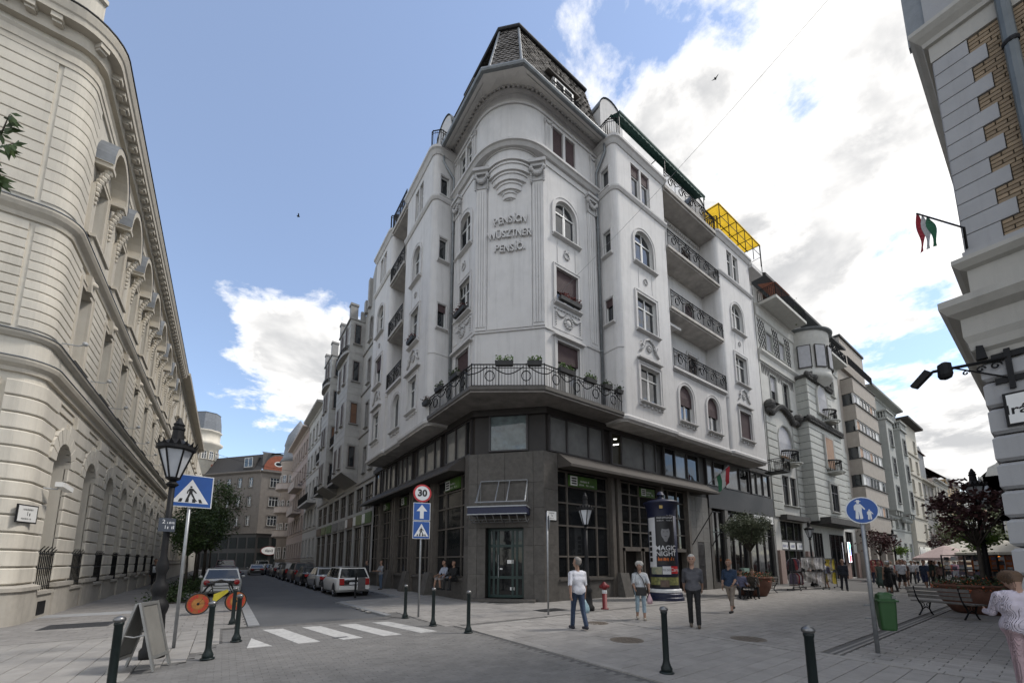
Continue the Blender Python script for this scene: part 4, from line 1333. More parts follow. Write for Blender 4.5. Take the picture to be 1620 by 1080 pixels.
def mezz(T, u0, u1, splits, gl, z0=6.68, z1=8.42):
 mb = MB(T)
 us = [u0] + list(splits) + [u1]
 for u in us:
  mb.box(u - .04, u + .04, -.12, .03, z0, z1)
 mb.box(u0, u1, -.12, .02, z0, z0 + .07); mb.box(u0, u1, -.12, .02, z1 - .07, z1)
 o = part('mezzanine_window', mb, M_darkframe)
 for i, (a, b) in enumerate(zip(us, us[1:])):
  mb = MB(T); mb.quad((a, -.06, z0), (b, -.06, z0), (b, -.06, z1), (a, -.06, z1)); part('pane', mb, gl[i % len(gl)], o)
 return o
M_lit = mat('lit_office_interior', (0.035, 0.03, 0.015), 0.3, 0.3, 2)
mezz(RZ, 11.6, 15.2, (12.7, 14.15), [M_glass_cur, M_glass_cur, M_glass_cur])
mw = mezz(RZ, 15.85, 19.65, (16.65, 18.6), [M_lit, M_glass_cur, M_glass_cur])
mb = MB(RZ); mb.add([(16.1, -.05, 8.05), (16.35, -.05, 8.1), (16.35, -.05, 8.15), (16.1, -.05, 8.1)], [(0, 1, 2, 3)]); mb.add([(16.05, -.05, 7.72), (16.5, -.05, 7.84), (16.5, -.05, 7.9), (16.05, -.05, 7.78)], [(0, 1, 2, 3)])
part('ceiling_lamp', mb, mat('fluorescent_tube', (1, .98, .9), .5, 0, emit=2.5), mw)
mezz(RZ, 20.5, 24.2, (21.6, 22.9), [M_glass_dk, M_glass_cur, M_glass_dk])
mezz(RZ, 25.2, 31.1, (26.1, 27.6, 29.7), [M_glass_cur, M_glass_dk, M_glass_cur, M_glass_dk])
mezz(RZ, 31.5, 34.6, (32.4, 33.5), [M_glass_cur, M_glass_cur, M_glass])
mezz(LZ, 15.9, 18.5, (16.35, 17.4), [M_glass_dk, M_glass_cur, M_glass_cur])
mezz(LZ, 19.1, 22.4, (19.9, 21.2), [M_glass_cur] * 3)
mezz(LZ, 23.2, 25.6, (24.1, 24.9), [M_glass_cur] * 3)
mezz(LZ, 26.2, 28.9, (27.2, 28.1), [M_glass_cur] * 3)
mezz(LZ, 29.4, 30.6, (), [M_glass_dk])
mezz(fr(8.95, 15.68, 1, -1, -1), .85, 2.6, (), [glass('curtained_corner_glass', (.12, .15, .155), .06, .8, .3, .35, 3)], 6.72, 8.5)
mb = MB(); mb.sweep([(-.2, 8.42), (.1, 8.42), (.1, 8.74), (-.2, 8.74)], [(9, 31), (9, 15.6), (11.4, 13.2), (34.7, 13.2)], -1)
part('mezzanine_fascia', mb, M_granite_dk)
mb = MB(); mb.sweep([(-.25, 6.6), (-.1, 6.6), (-.1, 8.45), (-.25, 8.45)], [(9, 31), (9, 15.6), (11.4, 13.2), (34.7, 13.2)], -1)
part('mezzanine_pier_wall', mb, M_granite_dk)
mb = MB(RZ); mb.box(25.0, 34.7, -.3, .12, 5.15, 6.6); part('shop_fascia', mb, mat('black_shop_fascia', (0.03, 0.028, 0.03), .5, .2, 2))
for u0, u1 in ((25.2, 27.0), (27.4, 30.2), (30.6, 34.4)):
 n = 3 if u1 - u0 > 2 else 2
 glazing(RZ, u0, u1, .35, 5.0, [u0 + (u1 - u0) * i / n for i in range(1, n)], (3.6,), M_darkframe, M_glass_dk, .06)
for u in (25.0, 27.0, 30.2, 34.4):
 mb = MB(RZ); mb.box(u, u + .3 if u != 27.0 else u + .4, -.3, .1, 0, 5.15); part('shop_pier', mb, M_granite_lt if u > 26 else M_granite)
mb = MB(RZ); mb.box(25.3, 34.4, -.3, .0, 0, .35); part('shop_plinth', mb, M_granite)
mb = MB(RZ); mb.box(31.0, 34.2, .1, .22, 4.55, 5.1); shs = part('shop_sign', mb, M_signwhite)
mb = MB(RZ); marks(mb, (32.6, .225, 4.82), 1.4, .26, 5, -1); part('sign_lettering', mb, M_darkframe, shs)
mb = MB(); railing_mesh(mb, [(33.2, 12.6), (33.2, 11.6), (34.4, 11.6), (34.4, 12.6)], 8.5, .9, .12); mb.box(33.2, 34.4, 11.6, 12.9, 8.4, 8.5)
part('flower_basket', mb, M_iron)
# ------------------------------------------------------------------ cream building on the left
M_cream = mat('cream_stucco', (0.62, 0.58, 0.50), 0.9, 0.09, 1.0, 0.25, 80, streak=0.34, stain=0.16)
M_cream_trim = mat('cream_trim', (0.56, 0.515, 0.435), 0.88, 0.07, 2.0, 0.15, 60, streak=0.25)
M_cream_joint = mat('darker_cream_core', (0.46, 0.42, 0.36), 0.9, 0.08, 2.0)  # plain darker cream, used for the core behind the walls
M_cream_plinth = mat('limestone_plinth', (0.42, 0.39, 0.34), 0.9, 0.12, 2.5, 0.3, 50, streak=0.3, stain=0.3)
M_lead = mat('lead_flashing', (0.17, 0.185, 0.205), 0.6, 0.2, 3)
LB = thing('cream_building', 'cream rusticated building with arched ground floor windows and bracketed cornice', 'building', (-5.5, 18, 0))
LT = fr(-4.6, 0, 0, 1, -1)                 # facade on the side street, u = Y, outward +X
YF, RC = 16.35, 0.42                         # front plane and corner radius
def bpart(name, mb, m, smooth=False, parent=None):
 return mb.build(name, m, parent or LB, smooth)
FX = -18.0
corner = [(-4.6 - RC + RC * math.sin(math.pi / 2 * i / 7), YF + RC - RC * math.cos(math.pi / 2 * i / 7)) for i in range(8)]
front = [(FX, YF)] + corner                 # plan path: front, corner, side; outward is right of the path
def path_to(y1):
 return front + [(-4.6, y1)]
def lsweep(name, prof, path, m):
 mb = MB(); mb.sweep(prof, path, -1); return bpart(name, mb, m)
def courses(prof, y1, x0=FX):
 lsweep('rusticated_course', prof, [(x0, YF), (-5.32, YF)], M_cream)
 lsweep('corner_course', [(d * .75, z) for d, z in prof], [(-5.2, YF)] + corner + [(-4.6, y1)], M_cream)
YE = 44.5
ARC = [18.65 + 3.17 * k for k in range(8)]
AW, AZ0, AZ1 = 1.4, 1.25, 5.48
mb = MB(LT)
ops = [(c - AW / 2, c + AW / 2, AZ0, AZ1, True) for c in ARC] + [(c - .55, c + .55, 8.2, 10.8) for c in ARC] + [(c - .55, c + .55, 12.55, 14.9) for c in ARC]
mb.wall(YF + RC, YE, 0, 18.0, ops, .55)
bpart('wall', mb, M_cream)
mb = MB()
for a, b in zip(front, front[1:]):
 mb.quad((*a, 0), (*b, 0), (*b, 18.0), (*a, 18.0))
bpart('corner_wall', mb, M_cream)
mb = MB(); mb.prism([(FX, YF + .8), (-5.9, YF + .8), (-5.3, YF + 1.2), (-5.3, YE), (FX, YE)], 0, 18); bpart('building_core', mb, M_cream_joint)
mb = MB(); mb.prism([(FX, YF), (-5.3, YF + .1), (-4.62, YF + 1.4), (-4.62, YE), (FX, YE)], 17.95, 18.1); bpart('roof_deck', mb, M_lead)
mb = MB(); mb.sweep([(-.02, 0), (.16, 0), (.16, .88), (.22, .9), (.22, 1.0), (.05, 1.06), (-.02, 1.06)], path_to(ARC[0] - AW / 2), -1); bpart('plinth', mb, M_cream_plinth)
for k, c in enumerate(ARC):
 a, b = c + AW / 2, (ARC[k + 1] - AW / 2 if k + 1 < len(ARC) else YE)
 mb = MB(LT); mb.box(a + .1, b - .1, -.02, .16, 0, .9); mb.box(a, b, -.02, .22, .9, 1.04); bpart('plinth', mb, M_cream_plinth)
 mb = MB(LT); mb.box(c - AW / 2 - .1, c + AW / 2 + .1, -.02, .1, 0, .72); mb.box(c - AW / 2 - .05, c + AW / 2 + .05, -.4, .16, .72, .82); sl = bpart('window_apron', mb, M_cream_plinth)
 if k == 0:
  mb = MB(LT); mb.box(c - .3, c + .35, .08, .115, .1, .5); bpart('cellar_grille', mb, M_iron, parent=sl)
CZ0, CH_ = 1.06, .466
def course_prof(z0, z1, o=.1, g=.035):
 return [(-.02, z0 + g), (o - .03, z0 + g), (o, z0 + g + .03), (o, z1 - .03), (o - .03, z1), (-.02, z1)]
for i in range(12):
 z0 = CZ0 + i * CH_; z1 = z0 + CH_
 zm = (z0 + z1) / 2
 yend = ARC[0] - AW / 2
 if zm > AZ1 - AW / 2:
  k = min(1.2, 1.2) ** 2 - (zm - (AZ1 - AW / 2)) ** 2
  yend = ARC[0] - math.sqrt(k) if k > 0 else ARC[0] - .9
 courses(course_prof(z0, z1), yend)
 for k in range(len(ARC)):
  a, b = ARC[k] + AW / 2, (ARC[k + 1] - AW / 2 if k + 1 < len(ARC) else YE)
  if zm > AZ1 - AW / 2:
   q = 1.2 ** 2 - (zm - (AZ1 - AW / 2)) ** 2
   if q > 0:
    e = math.sqrt(q)
   else:
    e = .9
   a, b = ARC[k] + e, (ARC[k + 1] - e if k + 1 < len(ARC) else YE)
  mb = MB(LT); mb.bbox(a, b, -.02, .1, z0 + .035, z1, .028); bpart('stone_block', mb, M_cream)
for c in ARC:
 zc = AZ1 - AW / 2; n = 9
 for j in range(n):
  a0, a1 = math.pi * j / n + .02, math.pi * (j + 1) / n - .02
  pts = []
  for a, r in ((a0, AW / 2), (a0, 1.17), ((a0 + a1) / 2, 1.2), (a1, 1.17), (a1, AW / 2), ((a0 + a1) / 2, AW / 2)):
   pts.append((c - r * math.cos(a), zc + r * math.sin(a)))
  mb = MB(LT); mb.ext(pts, -.03, .12); bpart('voussoir', mb, M_cream)
 mb = MB(LT)
 for z0, z1 in ((6.35, 6.4), (6.62, 6.67)):
  mb.box(c - .75, c + .75, -.01, .04, z0, z1)
 for u in (-.75, .7):
  mb.box(c + u, c + u + .05, -.01, .04, 6.4, 6.62)
 bpart('wall_panel', mb, M_cream_trim)
M_grey_frame = mat('pale_grey_frame', (0.42, 0.43, 0.43), .5, .1, 5)
for k, c in enumerate(ARC):
 w = window(LB, LT, c, AZ0 - .2, AW, AZ1 - AZ0 + .2, True, 0, 'cross', M_grey_frame, M_glass, sur=0, sill=False, rec=.5)
 mb = MB(LT); mb.box(c - AW / 2, c + AW / 2, -.47, -.38, 3.5, 3.75); bpart('transom_beam', mb, M_brownframe, parent=w)
 mb = MB(LT)
 for i in range(9):
  u = c - AW / 2 + .06 + i * (AW - .12) / 8
  mb.tube([(u, .05, .84), (u, .05, 2.0 + .07 * (i % 2)), (u, .12, 2.1 + .07 * (i % 2))], .014, 4)
 for z in (.95, 1.5, 1.95):
  mb.tube([(c - AW / 2, .05, z), (c + AW / 2, .05, z)], .016, 4)
 for u in (c - AW / 2 + .05, c + AW / 2 - .05):
  mb.tube([(u, .05, 1.95), (u, -.45, 1.95)], .016, 4)
 bpart('window_guard', mb, M_iron, parent=w)
 w = window(LB, LT, c, 8.2, 1.1, 2.6, False, 0, 'cross', M_grey_frame, M_glass, sur=.16, surm=M_cream_trim, sill=True, rec=.4)
 mb = MB(LT); mb.ext([(c - .18, 10.8), (c + .18, 10.8), (c + .26, 11.35), (c - .26, 11.35)], 0, .16); bpart('keystone', mb, M_cream_trim)
 mb = MB(LT); mb.ball((c, .16, 11.15), .12, 8, 5); bpart('keystone_mask', mb, M_cream_trim)
 mb = MB(LT); mb.tube([(c - 1.45, 0, 8.3), (c - 1.45, .4, 8.33), (c - 1.45, .5, 8.4)], .02, 5); mb.ball((c - 1.45, .52, 8.43), .07, 8, 5); bpart('floodlight', mb, M_grey_frame)
 window(LB, LT, c, 12.55, 1.1, 2.35, False, 0, 'cross', M_grey_frame, M_glass, sur=.16, surm=M_cream_trim, sill=True, rec=.4)
 for s_ in (-1, 1):
  mb = MB(LT)
  mb.box(c + s_ * .95 - .14, c + s_ * .95 + .14, -.02, .1, 12.4, 14.2)
  mb.ext([(c + s_ * .95 - .2, 14.92), (c + s_ * .95 + .2, 14.92), (c + s_ * .95 + .2, 15.06), (c + s_ * .95 - .2, 15.06)], -.02, .45)
  for j in range(5):
   mb.ball((c + s_ * .95, .12 + .05 * j, 14.25 + .15 * j), .12, 6, 4)
  for j in range(4):
   mb.ball((c + s_ * .95, .12, 14.1 - j * .18), .1 - .015 * j, 6, 4)
  bpart('hood_console', mb, M_cream_trim)
 mb = MB(LT)
 pts = [(c + 1.2 * math.cos(math.pi * (1 - i / 12)), 15.06 + 1.4 * math.sin(math.pi * (1 - i / 12))) for i in range(13)]
 ins = [(c + .98 * math.cos(math.pi * (1 - i / 12)), 15.06 + 1.18 * math.sin(math.pi * (1 - i / 12))) for i in range(13)]
 mb.ext(pts + ins[::-1], -.02, .45); hd = bpart('window_hood', mb, M_cream_trim)
 mb = MB(LT)
 for i in range(12):
  a, b = pts[i], pts[i + 1]
  mb.add([(a[0], -.02, a[1] + .012), (b[0], -.02, b[1] + .012), (b[0], .48, b[1] + .012), (a[0], .48, a[1] + .012)], [(0, 1, 2, 3)])
 bpart('hood_flashing', mb, M_lead, parent=hd)
 mb = MB(LT); mb.box(c - .85, c + .85, -.02, .18, 11.95, 12.4); mb.box(c - .95, c + .95, -.02, .25, 12.4, 12.5)
 bpart('window_balustrade', mb, M_cream_trim)
for k in range(-1, len(ARC)):
 a = ARC[k] + .78 if k >= 0 else None
 b = ARC[k + 1] - .78 if k + 1 < len(ARC) else YE
 for i in range(11):
  z0 = 8.16 + i * .29
  if k < 0:
   courses([(-.02, z0 + .03), (.03, z0 + .03), (.045, z0 + .045), (.045, z0 + .275), (.03, z0 + .29), (-.02, z0 + .29)], b)
  else:
   mb = MB(LT); mb.bbox(a, b, -.02, .045, z0 + .03, z0 + .29, .015); bpart('stone_block', mb, M_cream)
for i in range(13):
 z0 = 12.1 + i * .36
 courses([(-.02, z0 + .025), (.03, z0 + .025), (.045, z0 + .04), (.045, z0 + .345), (.03, z0 + .36), (-.02, z0 + .36)], ARC[0] - 1.25, -7.0)
 mb = MB(); mb.box(FX, -7.12, YF - .02, YF + .02, z0 + .015, z0 + .355); bpart('stone_course', mb, M_cream)
allp = path_to(YE)
lsweep('lower_cornice', [(-.02, 6.85), (.08, 6.87), (.1, 6.98), (.2, 7.08), (.24, 7.18), (.24, 7.24), (.05, 7.3), (-.02, 7.3)], allp, M_cream_trim)
lsweep('cornice_flashing', [(.02, 7.305), (.26, 7.245), (.26, 7.265), (.02, 7.33)], allp, M_lead)
lsweep('sill_cornice', [(-.02, 7.85), (.06, 7.87), (.13, 7.96), (.15, 8.03), (.04, 8.07), (-.02, 8.07)], allp, M_cream_trim)
lsweep('cornice_flashing', [(.02, 8.08), (.17, 8.04), (.17, 8.06), (.02, 8.1)], allp, M_lead)
lsweep('storey_cornice', [(-.02, 11.4), (.06, 11.42), (.09, 11.54), (.2, 11.66), (.25, 11.77), (.25, 11.84), (.05, 11.92), (-.02, 11.92)], allp, M_cream_trim)
lsweep('cornice_flashing', [(.02, 11.925), (.27, 11.845), (.27, 11.87), (.02, 11.95)], allp, M_lead)
lsweep('architrave', [(-.02, 16.75), (.06, 16.77), (.06, 16.95), (.09, 16.97), (.09, 17.2), (.14, 17.3), (-.02, 17.35)], allp, M_cream_trim)
lsweep('main_cornice', [(-.02, 17.6), (.2, 17.6), (.22, 17.7), (.22, 18.0), (.5, 18.02), (.52, 18.2), (.56, 18.24), (.62, 18.44), (.62, 18.5), (.0, 18.65), (-.02, 18.65)], allp, M_cream_trim)
lsweep('cornice_flashing', [(.0, 18.66), (.65, 18.51), (.65, 18.55), (.0, 18.7)], allp, M_tar)
mod = MB(); mod.box(-.12, .12, 0, .24, -.16, 0); mod.box(-.1, .1, 0, .17, -.24, -.16); MODM = mod.mesh('modillion', M_cream_trim)
y = YF + RC + .3
while y < YE:
 link('modillion', MODM, LB, place(LT, y, .22, 18.015)); y += .55
for i in range(7):
 a = math.pi / 2 * (i + .5) / 7
 if i != 3: continue
 p = (-4.6 - RC + (RC + .22) * math.sin(a), YF + RC - (RC + .22) * math.cos(a))
 if i == 3:
  link('modillion', MODM, LB, Matrix.Translation((*p, 18.015)) @ Matrix.Rotation(a - math.pi, 4, 'Z'))
for i in range(14):
 link('modillion', MODM, LB, Matrix.Translation((-5.4 - i * .55, YF - .22, 18.015)) @ Matrix.Rotation(math.pi, 4, 'Z'))
lsweep('attic_parapet', [(-.6, 18.6), (.1, 18.6), (.1, 19.7), (.2, 19.75), (.2, 19.9), (-.6, 19.9)], [(FX, YF)] + corner[:5], M_cream)
for y in (21.3, 24.2, 29.5, 33.5, 37.2, 40.5):
 mb = MB(LT); mb.box(y - .3, y + .3, -.3, .45, 18.6, 18.95); mb.ball((y, .3, 19.05), .2, 8, 5); bpart('parapet_block', mb, M_cream_trim)
FT = fr(0, YF, 1, 0, -1)
mb = MB(FT); mb.box(-9.3, -7.7, -.02, .55, 15.0, 15.3); mb.box(-9.4, -8.2, -.02, .4, 14.7, 15.0); fh_ = bpart('front_hood', mb, M_cream_trim)
mb = MB(FT); mb.ext([(-9.7, 15.31), (-7.9, 15.31), (-8.2, 15.9), (-9.4, 15.9)], 0, .5); bpart('hood_flashing', mb, M_lead, parent=fh_)
for c in (-8.8,):
 window(LB, FT, c, 12.6, 1.1, 2.0, False, 0, 'cross', M_grey_frame, M_glass, sur=.16, surm=M_cream_trim, rec=.15)
# security camera and street name plate
mb = MB(LT); mb.tube([(17.35, .1, 3.85), (17.45, .35, 3.85), (17.5, .4, 3.95)], .025, 5)
sc_ = tag(mb.build('security_camera', M_grey_frame), 'white security camera on the cream wall beside the first arch', 'camera')
mb = MB(LT); mb.add([(17.35, .32, 3.92), (17.35, .5, 3.92), (17.35, .5, 4.06), (17.35, .32, 4.06), (17.85, .42, 3.82), (17.85, .6, 3.82), (17.85, .6, 3.96), (17.85, .42, 3.96)], [(0, 1, 2, 3), (4, 5, 6, 7), (0, 1, 5, 4), (1, 2, 6, 5), (2, 3, 7, 6), (3, 0, 4, 7)]); mb.build('housing', M_signwhite, sc_)
PT = fr(-4.6 - RC + (RC + .1) * math.sin(1.2), YF + RC - (RC + .1) * math.cos(1.2), math.cos(1.2), math.sin(1.2), -1)
tag(name_plate(PT, 0, 3.0, .62, .5, l1=None), 'framed street number plate on the cream rusticated corner', 'sign')
def simple_block(name, label, T, u0, u1, H, m, trim, rows, cols, w, h, z0, floor, depth=14, base=None, baseh=0, frame=None, pane=None, corn=.5, roof=None, roofh=0, arch=False, sur=.1, style='cross', blinds=0, rnd_seed=1, sillp=True):
 rr = random.Random(rnd_seed)
 B = thing(name, label, 'building', T(((u0 + u1) / 2, -3, 0)))
 cs_ = [u0 + (u1 - u0) * (i + .5) / cols for i in range(cols)]
 ops = [(c - w / 2, c + w / 2, z0 + r * floor, z0 + r * floor + h, arch and r == rows - 1) for r in range(rows) for c in cs_]
 mb = MB(T); mb.wall(u0, u1, baseh, H, ops, .25)
 mb.quad((u0, 0, 0), (u0, -depth, 0), (u0, -depth, H), (u0, 0, H)); mb.quad((u1, 0, 0), (u1, -depth, 0), (u1, -depth, H), (u1, 0, H))
 mb.build('wall', m, B)
 mb = MB(T); mb.quad((u0, -.3, 0), (u1, -.3, 0), (u1, -.3, H), (u0, -.3, H)); mb.quad((u0, 0, H), (u1, 0, H), (u1, -depth, H), (u0, -depth, H)); mb.build('building_core', M_darkframe, B)
 for i, o in enumerate(ops):
  bl = rr.choice((.3, .6, .95)) if rr.random() < blinds else 0
  window(B, T, (o[0] + o[1]) / 2, o[2], w, h, o[4], 0, style, frame or M_white, pane or M_glass, blind=bl, blindm=M_paleblind if rr.random() < .5 else M_blind, sur=sur, surm=trim, sill=sillp)
 for r in range(rows):
  z = z0 + r * floor - .55
  if z > baseh + .1:
   mb = MB(T); mb.sweep([(-.02, z), (.06, z + .01), (.09, z + .1), (-.02, z + .14)], [(u0, 0), (u1, 0)], 1); mb.build('string_course', trim, B)
 mb = MB(T); mb.sweep([(-.02, H - .6), (.1, H - .55), (.15, H - .3), (corn, H - .2), (corn + .05, H), (-.02, H + .08)], [(u0, 0), (u1, 0)], 1); mb.build('cornice', trim, B)
 if roof:
  mb = MB(T)
  mb.quad((u0, .2, H + .08), (u1, .2, H + .08), (u1, -roofh * .9, H + roofh), (u0, -roofh * .9, H + roofh)); mb.quad((u0, -roofh * .9, H + roofh), (u1, -roofh * .9, H + roofh), (u1, -depth, H), (u0, -depth, H))
  mb.build('roof', roof, B)
 return B
simple_block('cream_building', 'second cream building with pedimented windows behind the lamp post', LT, 44.6, 76, 18.6, M_cream, M_cream_trim, 4, 9, 1.2, 2.3, 2.0, 4.3, roof=M_tar, roofh=2, corn=.7, rnd_seed=2)
# ------------------------------------------------------------------ brick and stone building at the right edge
M_stone = mat('grey_stucco_quoin', (0.36, 0.36, 0.365), 0.9, 0.06, 2.0, 0.2, 70, streak=0.25)
M_stone2 = mat('beige_stucco', (0.42, 0.405, 0.37), 0.9, 0.07, 2.0, 0.2, 70, streak=0.3)
M_brick = mat('yellow_clinker_brick', (0.25, 0.185, 0.12), 0.8, 0.42, 14, 0.2, 60, col2=(0.31, 0.235, 0.155))
M_mortar = mat('dark_mortar', (0.13, 0.115, 0.10), 0.95, 0.2, 8)
RBX, RBY = 10.5, 0.45
RBD = thing('brick_building', 'brick and stone corner building with quoins and heavy cornice at right edge', 'building', (11.5, -1, 0))
BT = fr(RBX, RBY, 0, -1, -1)               # u runs away from the corner (towards -Y), outward -X
ST = fr(RBX, RBY, 1, 0, 1)                 # facade on the shopping street, outward +Y
plan = [(RBX, -12), (RBX, RBY), (40, RBY)]
def rpart(name, mb, m, parent=None):
 return mb.build(name, m, parent or RBD)
mb = MB(); mb.prism([(RBX + .06, -12), (RBX + .06, RBY - .06), (40, RBY - .06), (40, -12)], 0, 16); rpart('wall', mb, M_mortar)
def rsweep(name, prof, m):
 mb = MB(); mb.sweep(prof, plan, 1); return rpart(name, mb, m)
z = 0.0; i = 0
rsweep('plinth', [(-.05, 0), (.12, 0), (.12, .9), (.05, .98), (-.05, .98)], M_stone)
z = .98
while z < 5.0:
 z1 = min(z + .47, 5.1)
 rsweep('rusticated_course', [(-.06, z + .03), (.03, z + .03), (.08, z + .08), (.08, z1 - .05), (.03, z1), (-.06, z1)], M_stone); z = z1
rsweep('ground_floor_cornice', [(-.06, 5.1), (.06, 5.12), (.08, 5.3), (.14, 5.36), (.16, 5.5), (.2, 5.62), (.2, 5.95), (.34, 6.05), (.42, 6.18), (.42, 6.3), (.05, 6.4), (-.06, 6.4)], M_stone2)
rsweep('frieze', [(-.06, 6.4), (.04, 6.4), (.04, 6.88), (.12, 6.92), (.2, 7.02), (.2, 7.1), (-.06, 7.14)], M_stone2)
rsweep('base_course', [(-.06, 7.14), (.06, 7.14), (.06, 7.25), (-.06, 7.25)], M_stone)
n = 13; qh = (11.35 - 7.25) / n
for i in range(n):
 w = .62 if i % 2 else .42
 z0 = 7.25 + i * qh
 mb = MB(BT); mb.bbox(-.02, w, -.08, .03, z0 + .006, z0 + qh - .006, .006); rpart('quoin', mb, M_stone)
 mb = MB(ST); mb.bbox(0.02, w, -.08, .03, z0 + .006, z0 + qh - .006, .006); rpart('quoin', mb, M_stone)
bm = MB(); bm.bbox(-.125, .125, -.05, .0, 0, .068, .006); BRK = bm.mesh('brick', M_brick)
bm = MB(); bm.bbox(-.06, .06, -.05, .0, 0, .068, .006); BRKH = bm.mesh('brick', M_brick)
ch = qh / 4
cnt = 0
for r in range(n * 4):
 z0 = 7.25 + r * ch
 u = (.62 if (r // 4) % 2 else .42) + .01
 k = 0
 lim = 1.15
 if r % 2:
  link('brick', BRKH, RBD, place(BT, u + .06, 0, z0 + .005)); u += .132
 while u < lim:
  link('brick', BRK, RBD, place(BT, u + .125, 0, z0 + .005)); u += .262; cnt += 1
rest = MB(BT)
for r in range(n * 4):
 z0 = 7.25 + r * ch; u = 1.425 + (.1 if r % 2 else 0)
 while u < 4:
  rest.box(u, u + .25, -.05, 0, z0 + .005, z0 + .073); u += .262
tag(rest.build('far_bricks', M_brick, RBD), kind='stuff')
mb = MB(); mb.tube([(RBX - .1, -.42, 7.2), (RBX - .1, -.42, 15)], .085, 10); dp_ = rpart('downpipe', mb, mat('blue_grey_pipe', (.13, .15, .16), .5, .15, 3))
mb = MB(); mb.lathe([(.1, 0), (.11, .04), (.1, .08)], 10, (RBX - .1, -.42, 10.62)); rpart('pipe_collar', mb, M_iron, dp_)
rsweep('upper_cornice', [(-.06, 11.35), (.04, 11.36), (.04, 11.7), (.1, 11.72), (.12, 11.8), (.2, 11.9), (.26, 12.0), (.26, 12.08), (.0, 12.14), (-.06, 12.14)], M_stone2)
rsweep('upper_wall', [(-.06, 12.14), (.03, 12.14), (.03, 15.9), (-.06, 15.9)], M_stone)
for x0, x1, z0, z1, d in ((11.0, 12.6, 9.5, 9.75, .36), (11.05, 12.5, 8.2, 9.5, .2), (11.0, 12.6, 7.75, 7.95, .22)):
 mb = MB(ST); mb.box(x0 - .2, x1 - .2, -.05, d, z0, z1); rpart('window_surround', mb, M_stone2)
mb = MB(ST); mb.box(.15, .3, 0, .3, 12.2, 15.8); rpart('pilaster_strip', mb, M_zinc)
# street lamp bracket with cameras, name plate
brk = tag(MB(BT).box(.2, .27, .08, .13, 4.55, 5.25).build('camera_bracket', M_iron), 'black iron bracket with floodlight and cameras on the right stone wall', 'camera')
mb = MB(BT)
for z in (5.15, 4.72):
 mb.box(.06, .42, .08, .115, z - .05, z + .05)
mb.tube([(.23, .12, 5.1), (-.1, .12, 5.12), (-.62, .12, 5.18), (-.72, .12, 5.14)], .028, 6)
for k in range(3):
 c0 = (.1 - .17 * k, 5.0); rr_ = .07 - .012 * k
 mb.tube([(c0[0] + rr_ * math.cos(a) * (1 - a / 9), .12, c0[1] + rr_ * math.sin(a) * (1 - a / 9)) for a in [j * .55 for j in range(14)]], .012, 4)
mb.tube([(-.35, .12, 5.13), (.2, .12, 4.75)], .014, 4)
mb.build('bracket_arm', M_iron, brk)
mb = MB(BT); mb.ext([(-.72, 5.24), (-.64, 5.16), (-.86, 4.94), (-.94, 5.0)], .05, .2); mb.build('floodlight', M_iron, brk)
mb = MB(BT); mb.lathe([(.03, .3), (.09, .26), (.1, .06), (.08, .0), (.02, -.03)], 12, (-.48, .12, 5.0)); mb.build('dome_camera', M_iron, brk)
mb = MB(BT); mb.ext([(-.1, 5.17), (.03, 5.17), (.0, 5.4), (-.08, 5.42)], .07, .17); mb.build('second_camera', M_iron, brk)
tag(name_plate(BT, .58, 4.2, .95, .56, d=.13, flip=-1, l1='V. Ker.', l2='Irányi utca', l3='11-13'), 'framed white street name plate on the rusticated stone at right edge', 'sign')
fg = tag(MB().tube([(9.98, .42, 7.45), (10.67, 1.0, 8.58)], .014, 6).build('flag', M_iron), 'red white and green flag hanging from a thin pole at right', 'flag')
for nm, k, cl in (('red_band', 0, (.34, .02, .03)), ('white_band', 1, (.5, .5, .48)), ('green_band', 2, (.03, .14, .07))):
 mb = MB(); N = 10
 def fp(t, e):
  s_ = 1 - (k + e) * .115
  x, y, z = 9.98 + .69 * s_, .42 + .58 * s_, 7.45 + 1.13 * s_
  g = 1 - .45 * t
  return (x + .05 * math.sin(4 * t + k + e), y + (.06 * (k + e - 1.4)) * (g - 1) + .03 * math.sin(6 * t + 2 * e), z + (.02 - (.9 - .1 * (k + e)) * t))
 for i in range(N):
  mb.add([fp(i / N, 0), fp(i / N, 1), fp((i + 1) / N, 1), fp((i + 1) / N, 0)], [(0, 1, 2, 3)])
 mb.build(nm, mat(nm, cl, .8, .15, 6), fg)
mb = MB(ST); mb.box(-.6, -.3, -.3, .04, 7.3, 7.6) if False else mb.tube([(-.52, -.03, 7.45), (.05, .0, 7.3)], .02, 5); mb.build('flag_bracket', M_iron, fg)
# ------------------------------------------------------------------ row on the shopping street
def bp(B, name, mb, m, smooth=False, parent=None):
 return mb.build(name, m, parent or B, smooth)
M_tile = mat('pale_green_tile', (0.40, 0.405, 0.375), 0.6, 0.1, 3, 0.1, 50, streak=0.25)
M_tile_lt = mat('pale_render', (0.50, 0.495, 0.465), 0.85, 0.08, 2, 0.15, 50, streak=0.25)
M_orn = mat('dark_ornament_stone', (0.06, 0.058, 0.055), 0.85, 0.3, 5, 0.3, 30)
M_pinkstone = mat('pink_granite', (0.30, 0.215, 0.185), 0.6, 0.15, 6, 0.1, 90)
M_groove = mat('tile_groove', (0.075, 0.08, 0.08), 0.9, 0.1, 5)
AN = thing('art_nouveau_building', 'pale tiled building with round turret bay and dark carved cornices', 'building', (45, 14.5, 0))
AU0, AU1 = 34.8, 55.4
mb = MB(RZ)
w4 = [(36.6, 37.8), (39.3, 40.5)]
